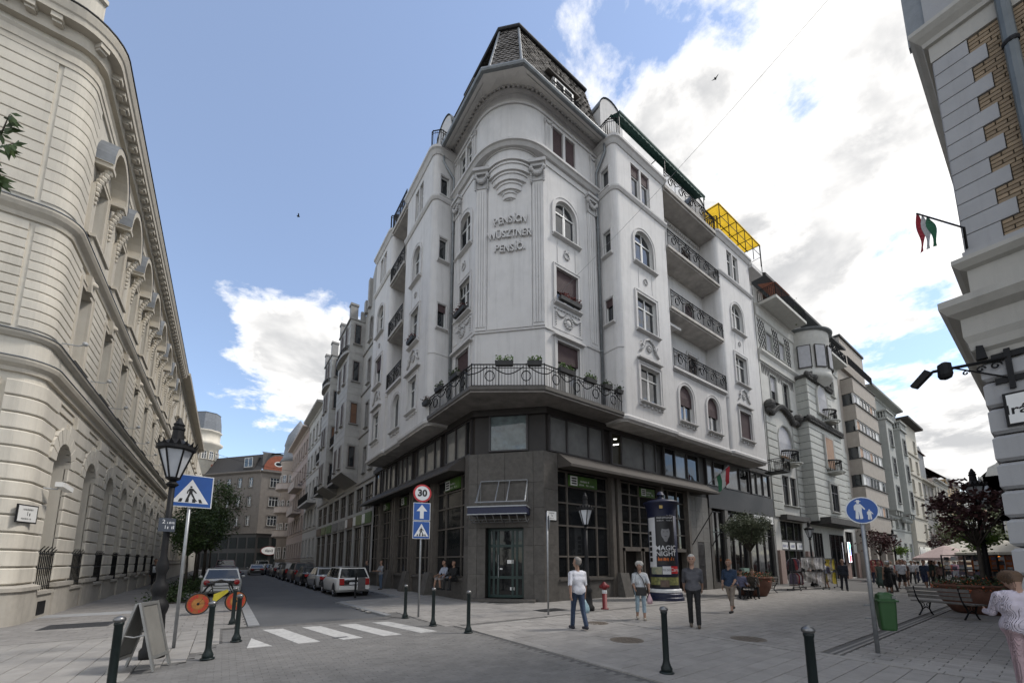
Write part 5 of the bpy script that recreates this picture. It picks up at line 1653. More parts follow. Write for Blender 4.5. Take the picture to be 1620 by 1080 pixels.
ops = [(a, b, 19.7, 21.5) for a, b in w4] + [(a, b, 15.2, 17.6) for a, b in w4] + [(37.2, 40.2, 10.6, 13.4, True), (37.3, 38.6, 6.4, 8.9), (38.9, 40.2, 6.4, 8.9), (52.2, 53.6, 6.4, 8.9), (52.2, 53.6, 10.5, 13), (52.2, 53.6, 15.2, 17.6), (52.2, 53.6, 19.7, 21.5)]
ops += [(36.0, 40.6, .3, 5.0), (52.0, 54.4, .1, 4.8)]
mb.wall(AU0, AU1, 0, 25.2, ops, .3); mb.quad((AU1, 0, 0), (AU1, -8, 0), (AU1, -8, 25.2), (AU1, 0, 25.2))
bp(AN, 'wall', mb, M_tile_lt)
mb = MB(RZ); mb.box(AU0, AU1, -8, -.35, 0, 25.0); bp(AN, 'building_core', mb, M_darkframe)
for i, o in enumerate(ops[:-2]):
 a, b, z0, z1 = o[:4]
 window(AN, RZ, (a + b) / 2, z0, b - a, z1 - z0, len(o) > 4 and o[4], 0, 'cross', M_darkframe, M_glass, blind=.95 if (i in (0, 1, 4, 12)) else (.55 if i == 2 else 0), blindm=M_paleblind, sur=.08 if z0 > 9 else 0, surm=M_tile, sill=True, sillm=M_orn if 14 < z0 < 19 else None)
glz = [ops[-2], ops[-1]]
for a, b, z0, z1 in [o[:4] for o in glz]:
 mb = MB(RZ)
 for k in range(4):
  u = a + (b - a) * k / 3; mb.box(u - .04, u + .04, -.25, -.12, z0, z1)
 mb.box(a, b, -.25, -.12, 3.3, 3.45); mb.box(a, b, -.25, -.12, 2.6, 2.7)
 o = bp(AN, 'shop_window', mb, M_darkframe)
 mb = MB(RZ); mb.quad((a, -.2, z0), (b, -.2, z0), (b, -.2, z1), (a, -.2, z1)); bp(AN, 'pane', mb, M_glass_dk, parent=o)
mb = MB(RZ)
for k in range(3):
 mb.box(36.3 + k * 1.5, 37.4 + k * 1.5, -.12, -.08, 2.72, 3.28)
so = bp(AN, 'shop_sign', mb, M_signwhite)
mb = MB(RZ)
for k, t in enumerate(('SOUVENIR', 'GIFT', 'SHOP')):
 marks(mb, (36.85 + k * 1.5, -.075, 3.0), .8, .3, k, -1)
bp(AN, 'sign_lettering', mb, mat('blue_ink', (.02, .03, .2), .5, .1), parent=so)
BX0, BX1, BD = 41.6, 50.4, .95
for z0, z1, x0, x1 in ((5.2, 14.3, BX0, BX1), (14.9, 18.6, 42.2, 48.6)):
 n = int((z1 - z0) / .62)
 hh = (z1 - z0) / n
 for i in range(n):
  a = z0 + i * hh
  mb = MB(RZ); mb.bbox(x0, x1, 0.0, BD + .0, a + .04, a + hh, .03); bp(AN, 'tile_course', mb, M_tile)
 mb = MB(RZ); mb.box(x0 + .03, x1 - .03, 0, BD - .04, z0, z1); bp(AN, 'bay_core', mb, M_groove)
for z0, z1 in ((5.2, 13.6),):
 n = 13
 for i in range(n):
  a = z0 + i * (z1 - z0) / n
  for x0, x1 in ((35.0, 36.9), (40.4, 41.6), (50.4, 51.9), (53.9, 55.3)):
   if x0 == 40.4 and False: continue
   mb = MB(RZ); mb.bbox(x0, x1, -.01, .09, a + .04, a + (z1 - z0) / n, .03); bp(AN, 'tile_course', mb, M_tile)
BZ = fr(*RZ((0, BD, 0))[:2], 1, 0, -1)
for u, z, w, h, ar, bl in ((46.2, 6.3, 1.9, 2.6, False, 0), (46.2, 10.4, 2.1, 3.0, False, .97), (45.6, 15.6, 2.4, 2.8, True, .97)):
 window(AN, BZ, u, z, w, h, ar, .03, 'cross', M_darkframe, M_glass, blind=bl, blindm=M_paleblind if z > 12 else mat('tan_blind', (.42, .28, .2), .8, .1), sur=.14, surm=M_tile_lt, rec=.02, sill=True, sp=.1)
mb = MB(RZ)
tc = (45.4, -.6, 0)
prof = [(1.2, 18.3), (2.55, 18.9), (2.7, 19.2), (2.6, 19.4), (2.6, 22.6), (2.66, 22.7), (2.66, 23.6)]
mb.lathe(prof, 20, tc, math.radians(0), math.radians(180)); bp(AN, 'turret_wall', mb, M_tile_lt, True)
for a in (60, 90, 120, 30, 150):
 ang = math.radians(a)
 cxx, cyy = tc[0] + 2.62 * math.cos(ang), tc[1] + 2.62 * math.sin(ang)
 p = RZ((cxx, cyy, 0))
 TT = fr(p[0], p[1], -math.sin(ang) , -math.cos(ang), 1)
 window(AN, TT, 0, 19.8, .95, 2.2, False, 0.02, 'plain', M_darkframe, M_glass, blind=.96, blindm=M_paleblind, sur=.05, surm=M_orn, sill=False, rec=.03)
mb = MB(RZ); mb.lathe([(2.6, 23.5), (2.95, 23.62), (3.0, 23.72), (2.4, 23.95), (.05, 24.6)], 20, tc, 0, math.pi); bp(AN, 'turret_roof', mb, M_zinc)
mb = MB(RZ)
def lattice(u0, u1, z0, z1, d):
 n = max(1, round((u1 - u0) / .42)); s_ = (u1 - u0) / n
 k = z0
 while k < z1 - .3:
  for i in range(n):
   a = u0 + i * s_
   mb.tube([(a, d, k), (a + s_ / 2, d, k + .35), (a + s_, d, k)], .03, 4); mb.tube([(a, d, k + .7), (a + s_ / 2, d, k + .35), (a + s_, d, k + .7)], .03, 4)
  k += .7
for a, b in ((35.1, 36.5), (37.95, 39.2), (40.6, 41.8), (51.0, 52.0)):
 lattice(a, b, 19.5, 22.2, .02)
tag(bp(AN, 'lattice_ornament', mb, M_orn), kind='stuff')
mb = MB(RZ)
for a in np.arange(35.1, 41.6, .32):
 mb.ext([(a, 18.2), (a + .26, 18.2), (a + .13, 17.3)], 0, .04)
tag(bp(AN, 'drop_ornament', mb, M_orn), kind='stuff')
rz_ = lambda name, prof, path, m: bp(AN, name, (lambda q: (q.sweep(prof, path, 1), q)[1])(MB(RZ)), m)
rz_('storey_cornice', [(-.02, 18.3), (.1, 18.35), (.12, 18.9), (.3, 19.1), (.3, 19.3), (-.02, 19.4)], [(AU0, 0), (42.9, 0)], M_tile_lt)
rz_('main_cornice', [(-.02, 22.4), (.1, 22.5), (.12, 23.3), (.25, 23.4), (-.02, 23.5)], [(AU0, 0), (AU1, 0)], M_tile_lt)
for z, x0, x1, d in ((14.3, BX0 - .2, BX1 + .2, BD + .1), (18.6, 42.0, 48.8, BD + .1)):
 mb = MB(RZ)
 u = x0
 rr = random.Random(int(z))
 while u < x1:
  mb.ball((u, d, z + .2 + rr.uniform(0, .12)), .26, 7, 5, (1, .8, 1)); u += .33
 mb.box(x0, x1, -.02, d + .08, z - .02, z + .22)
 for k in range(int((x1 - x0) / .4)):
  mb.box(x0 + .1 + k * .4, x0 + .3 + k * .4, d - .1, d + .16, z - .14, z - .02)
 bp(AN, 'carved_cornice', mb, M_orn)
mb = MB(RZ)
for k in range(26):
 t = k / 25; u = 35.2 + 6.2 * t
 zz = 13.9 + (1.0 * math.sin(math.pi * min(max((t - .12) / .72, 0), 1)) if .1 < t < .86 else .15)
 mb.ball((u, .22, zz), .24, 7, 5)
for u in (35.3, 41.2):
 mb.ball((u, .3, 14.5), .45, 8, 6)
bp(AN, 'carved_gable', mb, M_orn)
mb = MB(RZ); mb.ball((43.6, .9, 19.2), .4, 8, 6, (1, .8, 1)); mb.ball((43.6, .95, 19.75), .24, 8, 6); mb.ball((43.6, 1.05, 18.8), .45, 8, 6, (.9, 1, .8)); bp(AN, 'owl_statue', mb, M_orn, True)
for u, z, d in ((38.7, 9.8, 0), (46.2, 9.9, BD), (46.4, 14.9, BD), (35.2, 0, 0)):
 if z == 0: continue
 mb = MB(RZ); mb.lathe([(1.0, 0), (1.1, .08), (1.1, .16)], 10, (u, d, z), 0, math.pi); mb.prism([(u - 1.1, d), (u + 1.1, d)] + [(u + 1.1 * math.cos(math.pi * i / 10), d + .8 * math.sin(math.pi * i / 10)) for i in range(1, 10)], z, z + .12)
 o = bp(AN, 'balconette', mb, M_tile)
 mb = MB()
 pth = [RZ((u + 1.05 * math.cos(math.pi * i / 10), d + .8 * math.sin(math.pi * i / 10), 0))[:2] for i in range(11)]
 railing_mesh(mb, pth, z + .14, 1.0, .16, False, .02)
 mb.tube([(x, y, z + 1.18) for x, y in pth], .09, 6)
 bp(AN, 'railing', mb, M_iron, parent=o)
mb = MB(RZ); mb.box(35.4, 42.0, -.2, 1.5, 23.45, 23.7); o = bp(AN, 'roof_balcony', mb, M_tile_lt)
mb = MB(); railing_mesh(mb, [RZ((u, d, 0))[:2] for u, d in ((35.45, .1), (35.45, 1.45), (41.9, 1.45), (41.9, .1))], 23.7, 1.05, .14, False, .016); bp(AN, 'railing', mb, M_iron, parent=o)
mb = MB(RZ); mb.box(48.0, 55.2, -.2, 1.1, 23.4, 23.65); o = bp(AN, 'roof_balcony', mb, M_tile_lt)
mb = MB(); railing_mesh(mb, [RZ((u, d, 0))[:2] for u, d in ((48.1, 1.05), (55.1, 1.05), (55.1, .1))], 23.65, 1.05, .14, True, .016); bp(AN, 'railing', mb, M_iron, parent=o)
for i in range(6):
 mb = MB(RZ); mb.box(35.8 + i * 1.05, 36.6 + i * 1.05, -.02, .05, 23.7, 25.1); bp(AN, 'attic_pane', mb, M_glass if i % 2 else M_signwhite)
mb = MB(RZ); mb.add([(35.6, .1, 25.5), (38.6, .1, 25.5), (38.6, 1.5, 24.9), (35.6, 1.5, 24.9)], [(0, 1, 2, 3)]); bp(AN, 'striped_awning', mb, mat('orange_awning', (.42, .16, .1), .8, .35, 3))
mb = MB(RZ); mb.add([(AU0, 1.1, 25.4), (AU1, 1.1, 25.4), (AU1, -4, 28.5), (AU0, -4, 28.5), (AU0, 1.1, 25.65), (AU1, 1.1, 25.65), (AU1, -4, 28.8), (AU0, -4, 28.8)], [(0, 1, 2, 3), (4, 5, 6, 7), (0, 1, 5, 4), (0, 3, 7, 4), (1, 2, 6, 5)]); bp(AN, 'roof', mb, M_tar)
mb = MB(RZ)
for a, b in ((44, 1.3), (46.5, 1.8)):
 mb.tube([(a, -2.4, 27.5), (a, -2.4, 27.5 + b + 1)], .03, 4)
 for k in range(5):
  mb.tube([(a - .7, -2.4 + .1 * k, 28.4 + b - .12 * k), (a + 1.1, -2.4 + .1 * k, 28.4 + b - .12 * k)], .012, 3)
bp(AN, 'antenna', mb, M_iron)
rnd = random.Random(5)
mb = MB(RZ); leaf_cloud(mb, [(41.3 + rnd.gauss(0, .35), .9 + rnd.gauss(0, .2), 24.7 + rnd.gauss(0, .45)) for _ in range(260)], .16, rnd); tag(mb.build('balcony_bush', M_plant), 'green bush growing on the top balcony of the tiled building', 'plant')
mb = MB(RZ); mb.box(36.0, 41.0, .0, .55, 5.05, 5.45); mb.box(42.0, 51.8, .0, 1.7, 5.0, 5.55)
bp(AN, 'shop_canopy', mb, M_orn)
for x0, x1 in ((35.0, 35.9), (40.7, 42.0), (50.8, 52.0), (54.4, 55.3)):
 mb = MB(RZ); mb.box(x0, x1, -.02, .2, 0, 2.6); bp(AN, 'pier_base', mb, M_pinkstone)
mb = MB(RZ); mb.box(42.0, 50.8, -.3, .1, 0, 5.0); bp(AN, 'shop_recess', mb, M_tile)
for u0, u1 in ((42.6, 44.6), (46.8, 50.6)):
 mb = MB(RZ); mb.box(u0, u1, .1, .13, .1, 4.3); o = bp(AN, 'doorway', mb, M_glass_dk)
 mb = MB(RZ)
 for k in range(4):
  u = u0 + (u1 - u0) * k / 3; mb.box(u - .05, u + .05, .1, .18, .1, 4.3)
 bp(AN, 'door_frame', mb, M_darkframe, parent=o)
ns = tag(MB(RZ).box(51.0, 51.75, .2, .32, 1.6, 3.7).build('neon_sign', M_darkframe), 'lit vertical neon sign beside the dark doorway', 'sign')
for nm, z0, z1, cl in (('green_light', 2.95, 3.5, (.1, .9, .5)), ('blue_light', 2.4, 2.9, (.15, .2, 1)), ('red_light', 1.8, 2.3, (1, .08, .1))):
 mb = MB(RZ); mb.tube([(51.15, .34, z0), (51.15, .34, z1), (51.6, .34, z1), (51.6, .34, z0)], .045, 5); mb.build(nm, mat(nm, cl, .5, 0, emit=3.0), ns)
mb = MB(RZ); mb.tube([(51.05, .34, 1.65), (51.7, .34, 1.65), (51.7, .34, 3.65), (51.05, .34, 3.65)], .03, 5, closed=True); mb.build('white_light', mat('white_light', (.9, .9, 1), .5, 0, emit=2), ns)
M_conc = mat('beige_concrete_cladding', (0.36, 0.325, 0.285), 0.85, 0.1, 2, 0.2, 60, streak=0.25)
MO = thing('banded_building', 'beige modern block with ribbon windows between solid concrete bands', 'building', (61, 14.5, 0))
mu0, mu1, mD = 55.5, 66.2, 1.1
mb = MB(RZ); mb.box(mu0, mu1, -9, 0, 4.6, 24.2); bp(MO, 'wall', mb, M_conc)
for k, z in enumerate((5.0, 8.15, 11.3, 14.45, 17.6, 20.75)):
 a = mu0 + .9
 mb = MB(RZ); mb.box(a, mu1 - .6, 0, mD, z, z + 1.75); bp(MO, 'concrete_band', mb, M_conc)
 mb = MB(RZ); mb.box(a - .02, mu1 - .55, 0, mD + .1, z + 1.751, z + 1.87); bp(MO, 'band_sill', mb, M_orn)
 if k < 5:
  z0, z1 = z + 1.87, z + 3.15
  mb = MB(RZ); n = 7
  for i in range(n + 1):
   u = a + .1 + (mu1 - .9 - a) * i / n; mb.box(u - .05, u + .05, mD - .22, mD - .08, z0, z1)
  mb.box(a + .1, mu1 - .8, mD - .22, mD - .08, z1 - .1, z1)
  o = bp(MO, 'ribbon_window', mb, M_white)
  rr = random.Random(k + 3)
  for i in range(n):
   u0_, u1_ = a + .1 + (mu1 - .9 - a) * i / n, a + .1 + (mu1 - .9 - a) * (i + 1) / n
   mb = MB(RZ); mb.box(u0_ + .05, u1_ - .05, mD - .3, mD - .14, z0, z1); bp(MO, 'pane', mb, rr.choice((M_glass, M_signwhite, M_paleblind, M_glass, mat('tan_blind', (.42, .28, .2), .8, .1))), parent=o)
  mb = MB(RZ); mb.box(a + .1, a + .14, 0, mD - .2, z0, z1); bp(MO, 'side_pane', mb, M_glass, parent=o)
mb = MB(RZ); mb.box(mu0 + 1.2, mu1 - .3, -6, .3, 24.2, 28.0); bp(MO, 'penthouse', mb, M_conc)
mb = MB(RZ); mb.box(mu0 + 1.1, mu1 - .2, -6, .45, 28.0, 28.25); bp(MO, 'penthouse_coping', mb, M_orn)
mb = MB(); railing_mesh(mb, [RZ((u, d, 0))[:2] for u, d in ((mu0 + .1, .2), (mu0 + 1.0, .9), (mu1, .9))], 24.2, 1.0, .16, False, .018); bp(MO, 'railing', mb, M_iron)
mb = MB(RZ); mb.box(mu0, mu1, -6, -1.2, 0, 4.6); bp(MO, 'arcade_back', mb, M_darkframe)
for u in (55.6, 58.8, 62.3, 65.6):
 mb = MB(RZ); mb.box(u, u + .6, -.4, .9, 0, 5.0); bp(MO, 'arcade_pillar', mb, M_conc)
M_greyst = mat('grey_green_stucco', (0.345, 0.355, 0.335), 0.9, 0.08, 2, 0.2, 60, streak=0.3)
GB = simple_block('grey_building', 'grey stuccoed block with twin tall bays topped by balustrades', RZ, 66.3, 82.8, 24.6, M_greyst, M_greyst, 5, 5, 1.1, 2.0, 2.2, 4.2, corn=.9, sur=.08, blinds=.3, rnd_seed=4, frame=M_darkframe)
for u0, u1 in ((68.7, 72.2), (76.2, 79.7)):
 mb = MB(RZ); mb.box(u0, u1, 0, 1.25, 8.2, 20.2); bp(GB, 'bay', mb, M_greyst)
 mb = MB(RZ); mb.box(u0 - .1, u1 + .1, 0, 1.45, 20.2, 20.5); mb.box(u0 - .15, u1 + .15, 0, 1.5, 21.3, 21.5)
 for i in range(11):
  mb.lathe([(.06, 0), (.12, .3), (.06, .55), (.1, .8)], 6, (u0 + .1 + i * (u1 - u0 - .2) / 10, 1.3, 20.5))
  if i < 4: mb.lathe([(.06, 0), (.12, .3), (.06, .55), (.1, .8)], 6, (u0 + .05, .2 + i * .3, 20.5))
 bp(GB, 'balustrade', mb, M_greyst)
 mb = MB(RZ)
 for s_ in (u0 + .4, (u0 + u1) / 2, u1 - .4):
  mb.ext([(s_ - .3, 8.2), (s_ + .3, 8.2), (s_ + .2, 7.6), (s_ - .2, 7.6)], 0, 1.1); mb.ball((s_, .5, 7.4), .4, 7, 5)
 bp(GB, 'corbels', mb, M_greyst)
 TB = fr(*RZ((0, 1.25, 0))[:2], 1, 0, -1)
 for r in range(3):
  window(GB, TB, (u0 + u1) / 2, 9.2 + r * 3.8, 1.3, 2.2, False, .02, 'cross', M_darkframe, M_glass, sur=.1, surm=M_greyst, rec=.01, sill=True)
M_pale = mat('pale_yellow_render', (0.52, 0.49, 0.42), 0.9, 0.06, 2, 0.15, 50, streak=0.2)
M_redroof = mat('red_tile_roof', (0.19, 0.075, 0.05), 0.85, 0.3, 6, 0.4, 30)
PB = thing('pale_building', 'pale cream building with rounded flat-roofed corner tower past the grey block', 'building', (88, 13, 0))
PX0, PX1 = 82.9, 92.5
PT2 = fr(*RZ((0, .5, 0))[:2], 1, 0, -1)
mb = MB(PT2); wops = [(89.6, 90.8, z, z + 1.9) for z in (5.6, 9.0, 12.4, 15.8, 19.2)] + [(85.0, 86.2, z, z + 1.9) for z in (9.0, 12.4, 15.8)]
mb.wall(PX0, PX1, 0, 23.4, wops, .25); mb.quad((PX1, 0, 0), (PX1, -9, 0), (PX1, -9, 23.4), (PX1, 0, 23.4)); mb.quad((PX0, 0, 0), (PX0, -9, 0), (PX0, -9, 23.4), (PX0, 0, 23.4)); bp(PB, 'wall', mb, M_pale)
mb = MB(PT2); mb.box(PX0 + .1, PX1 - .1, -9, -.3, 0, 23.3); bp(PB, 'building_core', mb, M_darkframe)
for o in wops:
 window(PB, PT2, (o[0] + o[1]) / 2, o[2], 1.2, 1.9, False, 0, 'two', M_brownframe, M_glass, sur=.06, surm=M_pale, sill=True)
for z in (4.6, 8.2, 11.6, 15.0, 18.4):
 mb = MB(PT2); mb.sweep([(-.02, z), (.15, z + .02), (.18, z + .16), (-.02, z + .2)], [(PX0, 0), (PX1, 0)], 1); bp(PB, 'string_course', mb, M_pale)
mb = MB(PT2); mb.box(PX0 - .2, PX1 + .9, -9, .9, 23.4, 23.75); bp(PB, 'flat_roof', mb, M_orn)
mb = MB(PT2); mb.box(PX0 + .6, PX1 - .6, -.1, .05, .1, 3.9); bp(PB, 'shop_window', mb, M_glass_dk)
simple_block('gabled_building', 'grey rendered house with red tiled roof beyond the pale tower', RZ, 92.7, 106, 15.6, mat('grey_render', (.3, .3, .3), .9, .1, 2), M_pale, 4, 4, 1.2, 1.9, 2.3, 3.6, roof=M_redroof, roofh=5, rnd_seed=6)
mb = MB(RZ); mb.ext([(92.8, 15.5), (98.5, 15.5), (98.5, 20.2), (95.5, 21.4), (92.8, 20.2)], -6, .3); gbt = tag(mb.build('roof_tower', mat('slate_render', (.2, .205, .21), .8, .15, 2)), 'grey stair tower with small red roof above the gabled house', 'tower')
mb = MB(RZ); mb.add([(92.4, .6, 20.1), (98.9, .6, 20.1), (98.9, -6.2, 20.1), (92.4, -6.2, 20.1), (95.6, -2.8, 22.2)], [(0, 1, 4), (1, 2, 4), (2, 3, 4), (3, 0, 4)]); mb.build('roof', M_redroof, gbt)
simple_block('cream_house', 'low cream house with large shop windows down the shopping street', RZ, 106.2, 122, 17.2, M_pale, M_tile_lt, 4, 5, 1.3, 2.0, 2.5, 3.8, roof=M_tar, roofh=3, rnd_seed=8)
simple_block('ochre_house', 'ochre house far down the shopping street on the left side', RZ, 122.2, 140, 19.0, mat('ochre_render', (.42, .30, .17), .9, .08, 2), M_tile_lt, 5, 5, 1.3, 1.9, 2.4, 3.5, roof=M_redroof, roofh=3, rnd_seed=9)
simple_block('white_house', 'white house at the far end of the shopping street', RZ, 140.2, 175, 18, M_tile_lt, M_tile_lt, 5, 8, 1.3, 1.9, 2.4, 3.3, roof=M_tar, roofh=4, rnd_seed=10)
FR = fr(0, 6.6, 1, 0, 1)
FG = simple_block('stepped_gable_building', 'cream building with ornate white gable and turret at far right', FR, 98, 118, 15.2, M_pale, M_tile_lt, 4, 5, 1.2, 1.9, 2.4, 3.3, depth=16, rnd_seed=11, roof=M_tar, roofh=3.6)
FGT = fr(98, 6.6, 0, -1, -1)
mb = MB(FGT); mb.wall(0, 16, 0, 15.2, [(1.5, 2.6, 9.6, 11.8), (4.0, 5.1, 9.6, 11.8), (1.5, 2.6, 5.6, 7.8)], .2); bp(FG, 'end_wall', mb, M_tile_lt)
for u, z in ((2.05, 9.6), (4.55, 9.6), (2.05, 5.6)):
 window(FG, FGT, u, z, 1.1, 2.2, False, 0, 'cross', M_darkframe, M_glass, sur=.1)
mb = MB(FGT); mb.ext([(0.3, 15.2), (6, 15.2), (5.6, 16.6), (4.6, 17.2), (4.2, 19.2), (3.2, 20.4), (2.3, 19.2), (1.8, 17.2), (.7, 16.6)], -.5, .05); bp(FG, 'gable', mb, M_tile_lt)
mb = MB(FGT); mb.disc((3.2, .07, 17.6), .5, 16); bp(FG, 'oculus', mb, M_darkframe)
mb = MB(); mb.lathe([(.8, 10), (.8, 12.6), (1.05, 12.8), (.95, 13.3), (.8, 13.8), (.45, 14.3), (.15, 14.7), (.05, 15.4)], 14, (98.2, 7.0, 0)); bp(FG, 'turret', mb, M_lead, True)
simple_block('long_house', 'pale long house behind the gabled building on the right side', FR, 60, 97.5, 10.5, M_tile_lt, M_tile_lt, 3, 9, 1.2, 1.9, 2.2, 3.0, depth=3.2, rnd_seed=12, roof=M_lead, roofh=1) if False else None
FE = fr(180, 0, 0, 1, 1)
simple_block('end_house', 'hazy pale house closing the view of the shopping street', FE, 4, 16, 14, M_tile_lt, M_tile_lt, 4, 4, 1.3, 1.9, 2.2, 3.2, depth=6, rnd_seed=13, roof=M_redroof, roofh=3)
# ------------------------------------------------------------------ row on the side street, right hand
M_gtile = mat('grey_facade_tile', (0.38, 0.375, 0.36), 0.75, 0.1, 2.5, 0.15, 50, streak=0.35)
M_gtile2 = mat('grey_facade_trim', (0.31, 0.305, 0.295), 0.8, 0.12, 3, 0.15, 50, streak=0.3)
TBD = thing('tiled_building', 'grey tiled building with two tower-like oriels beside the corner building', 'building', (11, 42, 0))
tu0, tu1 = 30.7, 54.4
mb = MB(LZ)
ops = []
for c in (32.1, 34.0, 46.0, 47.8):
 for z in (9.2, 13.2, 17.2, 21.2):
  ops.append((c - .4, c + .4, z, z + 2.2, z > 21))
sh = [(31.2, 33.6), (34.0, 36.4), (36.9, 39.3), (39.8, 42.2), (42.7, 45.1), (45.6, 48.0), (48.6, 51), (51.4, 53.8)]
for a, b in sh:
 ops += [(a, b, .6, 4.6), (a, b, 5.9, 8.0)]
mb.wall(tu0, tu1, 0, 24.6, ops, .3); mb.quad((tu1, 0, 0), (tu1, -8, 0), (tu1, -8, 24.6), (tu1, 0, 24.6)); bp(TBD, 'wall', mb, M_gtile)
mb = MB(LZ); mb.box(tu0, tu1, -8, -.35, 0, 24.4); bp(TBD, 'building_core', mb, M_darkframe)
for i, o in enumerate(ops):
 a, b, z0, z1 = o[:4]
 if z0 < 8.5:
  mb = MB(LZ)
  for k in range(4):
   u = a + (b - a) * k / 3; mb.box(u - .04, u + .04, -.25, -.12, z0, z1)
  mb.box(a, b, -.25, -.12, z1 - 1.0, z1 - .93)
  q = bp(TBD, 'shop_window', mb, M_mullion)
  mb = MB(LZ); mb.quad((a, -.2, z0), (b, -.2, z0), (b, -.2, z1), (a, -.2, z1)); bp(TBD, 'pane', mb, M_glass_dk if z0 < 2 else M_glass, parent=q)
 else:
  window(TBD, LZ, (a + b) / 2, z0, b - a, z1 - z0, len(o) > 4 and o[4], 0, 'cross', M_brownframe, M_glass, blind=.5 if i % 3 == 0 else 0, sur=.07, surm=M_gtile2)
for k, (a, b) in enumerate(sh):
 cl = ((.1, .16, .06), (.15, .18, .08), (.12, .085, .06), (.2, .2, .19), (.16, .16, .16))[k % 5]
 mb = MB(LZ); mb.box(a, b, 0, .08, 4.75, 5.6); q = bp(TBD, 'shop_sign', mb, mat('shop_board_%d' % (k % 5), cl, .6, .25, 2))
 if k < 3:
  mb = MB(LZ); mb.box(b - .8, b, .08, .1, 4.8, 5.55); bp(TBD, 'sign_panel', mb, M_signwhite, parent=q)
for o0, o1 in ((36.2, 40.6), (44.2, 48.0)):
 D = 1.25
 OT = fr(*LZ((0, D, 0))[:2], 0, 1, 1)
 mb = MB(LZ); mb.box(o0, o1, 0, D, 9.4, 24.0); bp(TBD, 'oriel', mb, M_gtile)
 mb = MB(LZ)
 mb.add([(o0 - .1, 0, 8.6), (o1 + .1, 0, 8.6), (o1 + .1, D + .15, 9.4), (o0 - .1, D + .15, 9.4), (o0 - .1, 0, 9.4), (o1 + .1, 0, 9.4)], [(0, 1, 2, 3), (0, 3, 4), (1, 2, 5), (4, 5, 2, 3)]); bp(TBD, 'oriel_base', mb, M_gtile2)
 NS = fr(*LZ((o0, 0, 0))[:2], *LZ.n, LZ.side)
 for z in (10.0, 14.0, 18.0, 21.6):
  window(TBD, NS, .62, z, .55, 1.9, False, .02, 'plain', M_brownframe, mat('brown_shutter', (.16, .085, .05), .7, .2, 4) if z == 14.0 else M_glass, sur=.08, surm=M_gtile2, rec=.01)
  for u in (o0 + 1.3, o1 - 1.3):
   window(TBD, OT, u, z, .7, 2.0, z > 21, .02, 'two', M_brownframe, M_glass, sur=.06, surm=M_gtile2, rec=.01)
 for k in range(22):
  z = 9.45 + k * .66
  mb = MB(LZ); mb.box(o0 - .02, o1 + .02, .0, D + .018, z + .02, z + .63)
  q = bp(TBD, 'facing_course', mb, M_gtile)
 mb = MB(LZ); mb.prism([(o0 - .05, 0)] + [(o0 + .0 + (o1 - o0) * (.5 - .5 * math.cos(math.pi * i / 10)), D + .45 * math.sin(math.pi * i / 10)) for i in range(11)] + [(o1 + .05, 0)], 20.6, 20.85); bp(TBD, 'oriel_ledge', mb, M_gtile2)
 mb = MB(); railing_mesh(mb, [LZ((o0 + .1 + (o1 - o0 - .2) * (.5 - .5 * math.cos(math.pi * i / 10)), D + .4 * math.sin(math.pi * i / 10), 0))[:2] for i in range(11)], 20.85, .5, .2, False); bp(TBD, 'ledge_railing', mb, M_iron)
 mb = MB(LZ)
 for u in (o0 + .25, o1 - .25):
  mb.box(u - .3, u + .3, D - .55, D + .08, 24.0, 25.3); mb.box(u - .36, u + .36, D - .6, D + .14, 25.3, 25.5)
 mb.box(o0, o0 + .3, 0, .4, 24, 25.0); mb.box(o0, o1, D - .3, D - .1, 24.0, 24.7); mb.box(o0 - .1, o1 + .1, 0, D + .14, 23.9, 24.05)
 bp(TBD, 'parapet', mb, M_gtile2)
mb = MB(LZ); mb.ext([(31.0, 24.6), (35.6, 24.6), (35.2, 26.6), (33.8, 28.2), (32.6, 28.2), (31.6, 26.6)], -.6, .0); bp(TBD, 'gable', mb, M_gtile)
for u in (31.1, 32.4, 34.6, 35.7):
 mb = MB(LZ); mb.box(u - .25, u + .25, -.5, .25, 24.6, 27.4 if u in (32.4, 34.6) else 25.8); bp(TBD, 'gable_pillar', mb, M_gtile2)
for z in (8.3, 12.6, 16.6, 20.5):
 for a, b in ((30.7, 36.2), (40.6, 44.2), (48.0, 54.4)):
  mb = MB(LZ); mb.sweep([(-.02, z), (.1, z + .03), (.12, z + .15), (-.02, z + .2)], [(a, 0), (b, 0)], 1); bp(TBD, 'string_course', mb, M_gtile2)
mb = MB(LZ); mb.sweep([(-.02, 24.1), (.2, 24.2), (.5, 24.5), (.5, 24.7), (-.02, 24.75)], [(48.0, 0), (54.4, 0)], 1); bp(TBD, 'cornice', mb, M_gtile2)
for a, b in ((40.7, 44.1), (48.1, 52)):
 for z in (9.5, 13.5):
  mb = MB(LZ); mb.box(a, b, 0, 1.0, z - .2, z); q = bp(TBD, 'balcony_slab', mb, M_gtile2)
  mb = MB(); railing_mesh(mb, [LZ((a, .95, 0))[:2], LZ((b, .95, 0))[:2]], z, 1.0, .16, False); bp(TBD, 'railing', mb, M_iron, parent=q)
M_whst = mat('white_stucco_house', (0.46, 0.455, 0.44), .9, .07, 2, .2, 50, streak=.25)
W2 = simple_block('white_building', 'white stuccoed house with ornate lintels between tiled and pink houses', LZ, 54.6, 65.6, 22.6, M_whst, M_whst, 5, 4, 1.2, 2.3, 2.4, 4.0, corn=.9, roof=M_tar, roofh=2.5, sur=.16, rnd_seed=21, frame=M_darkframe)
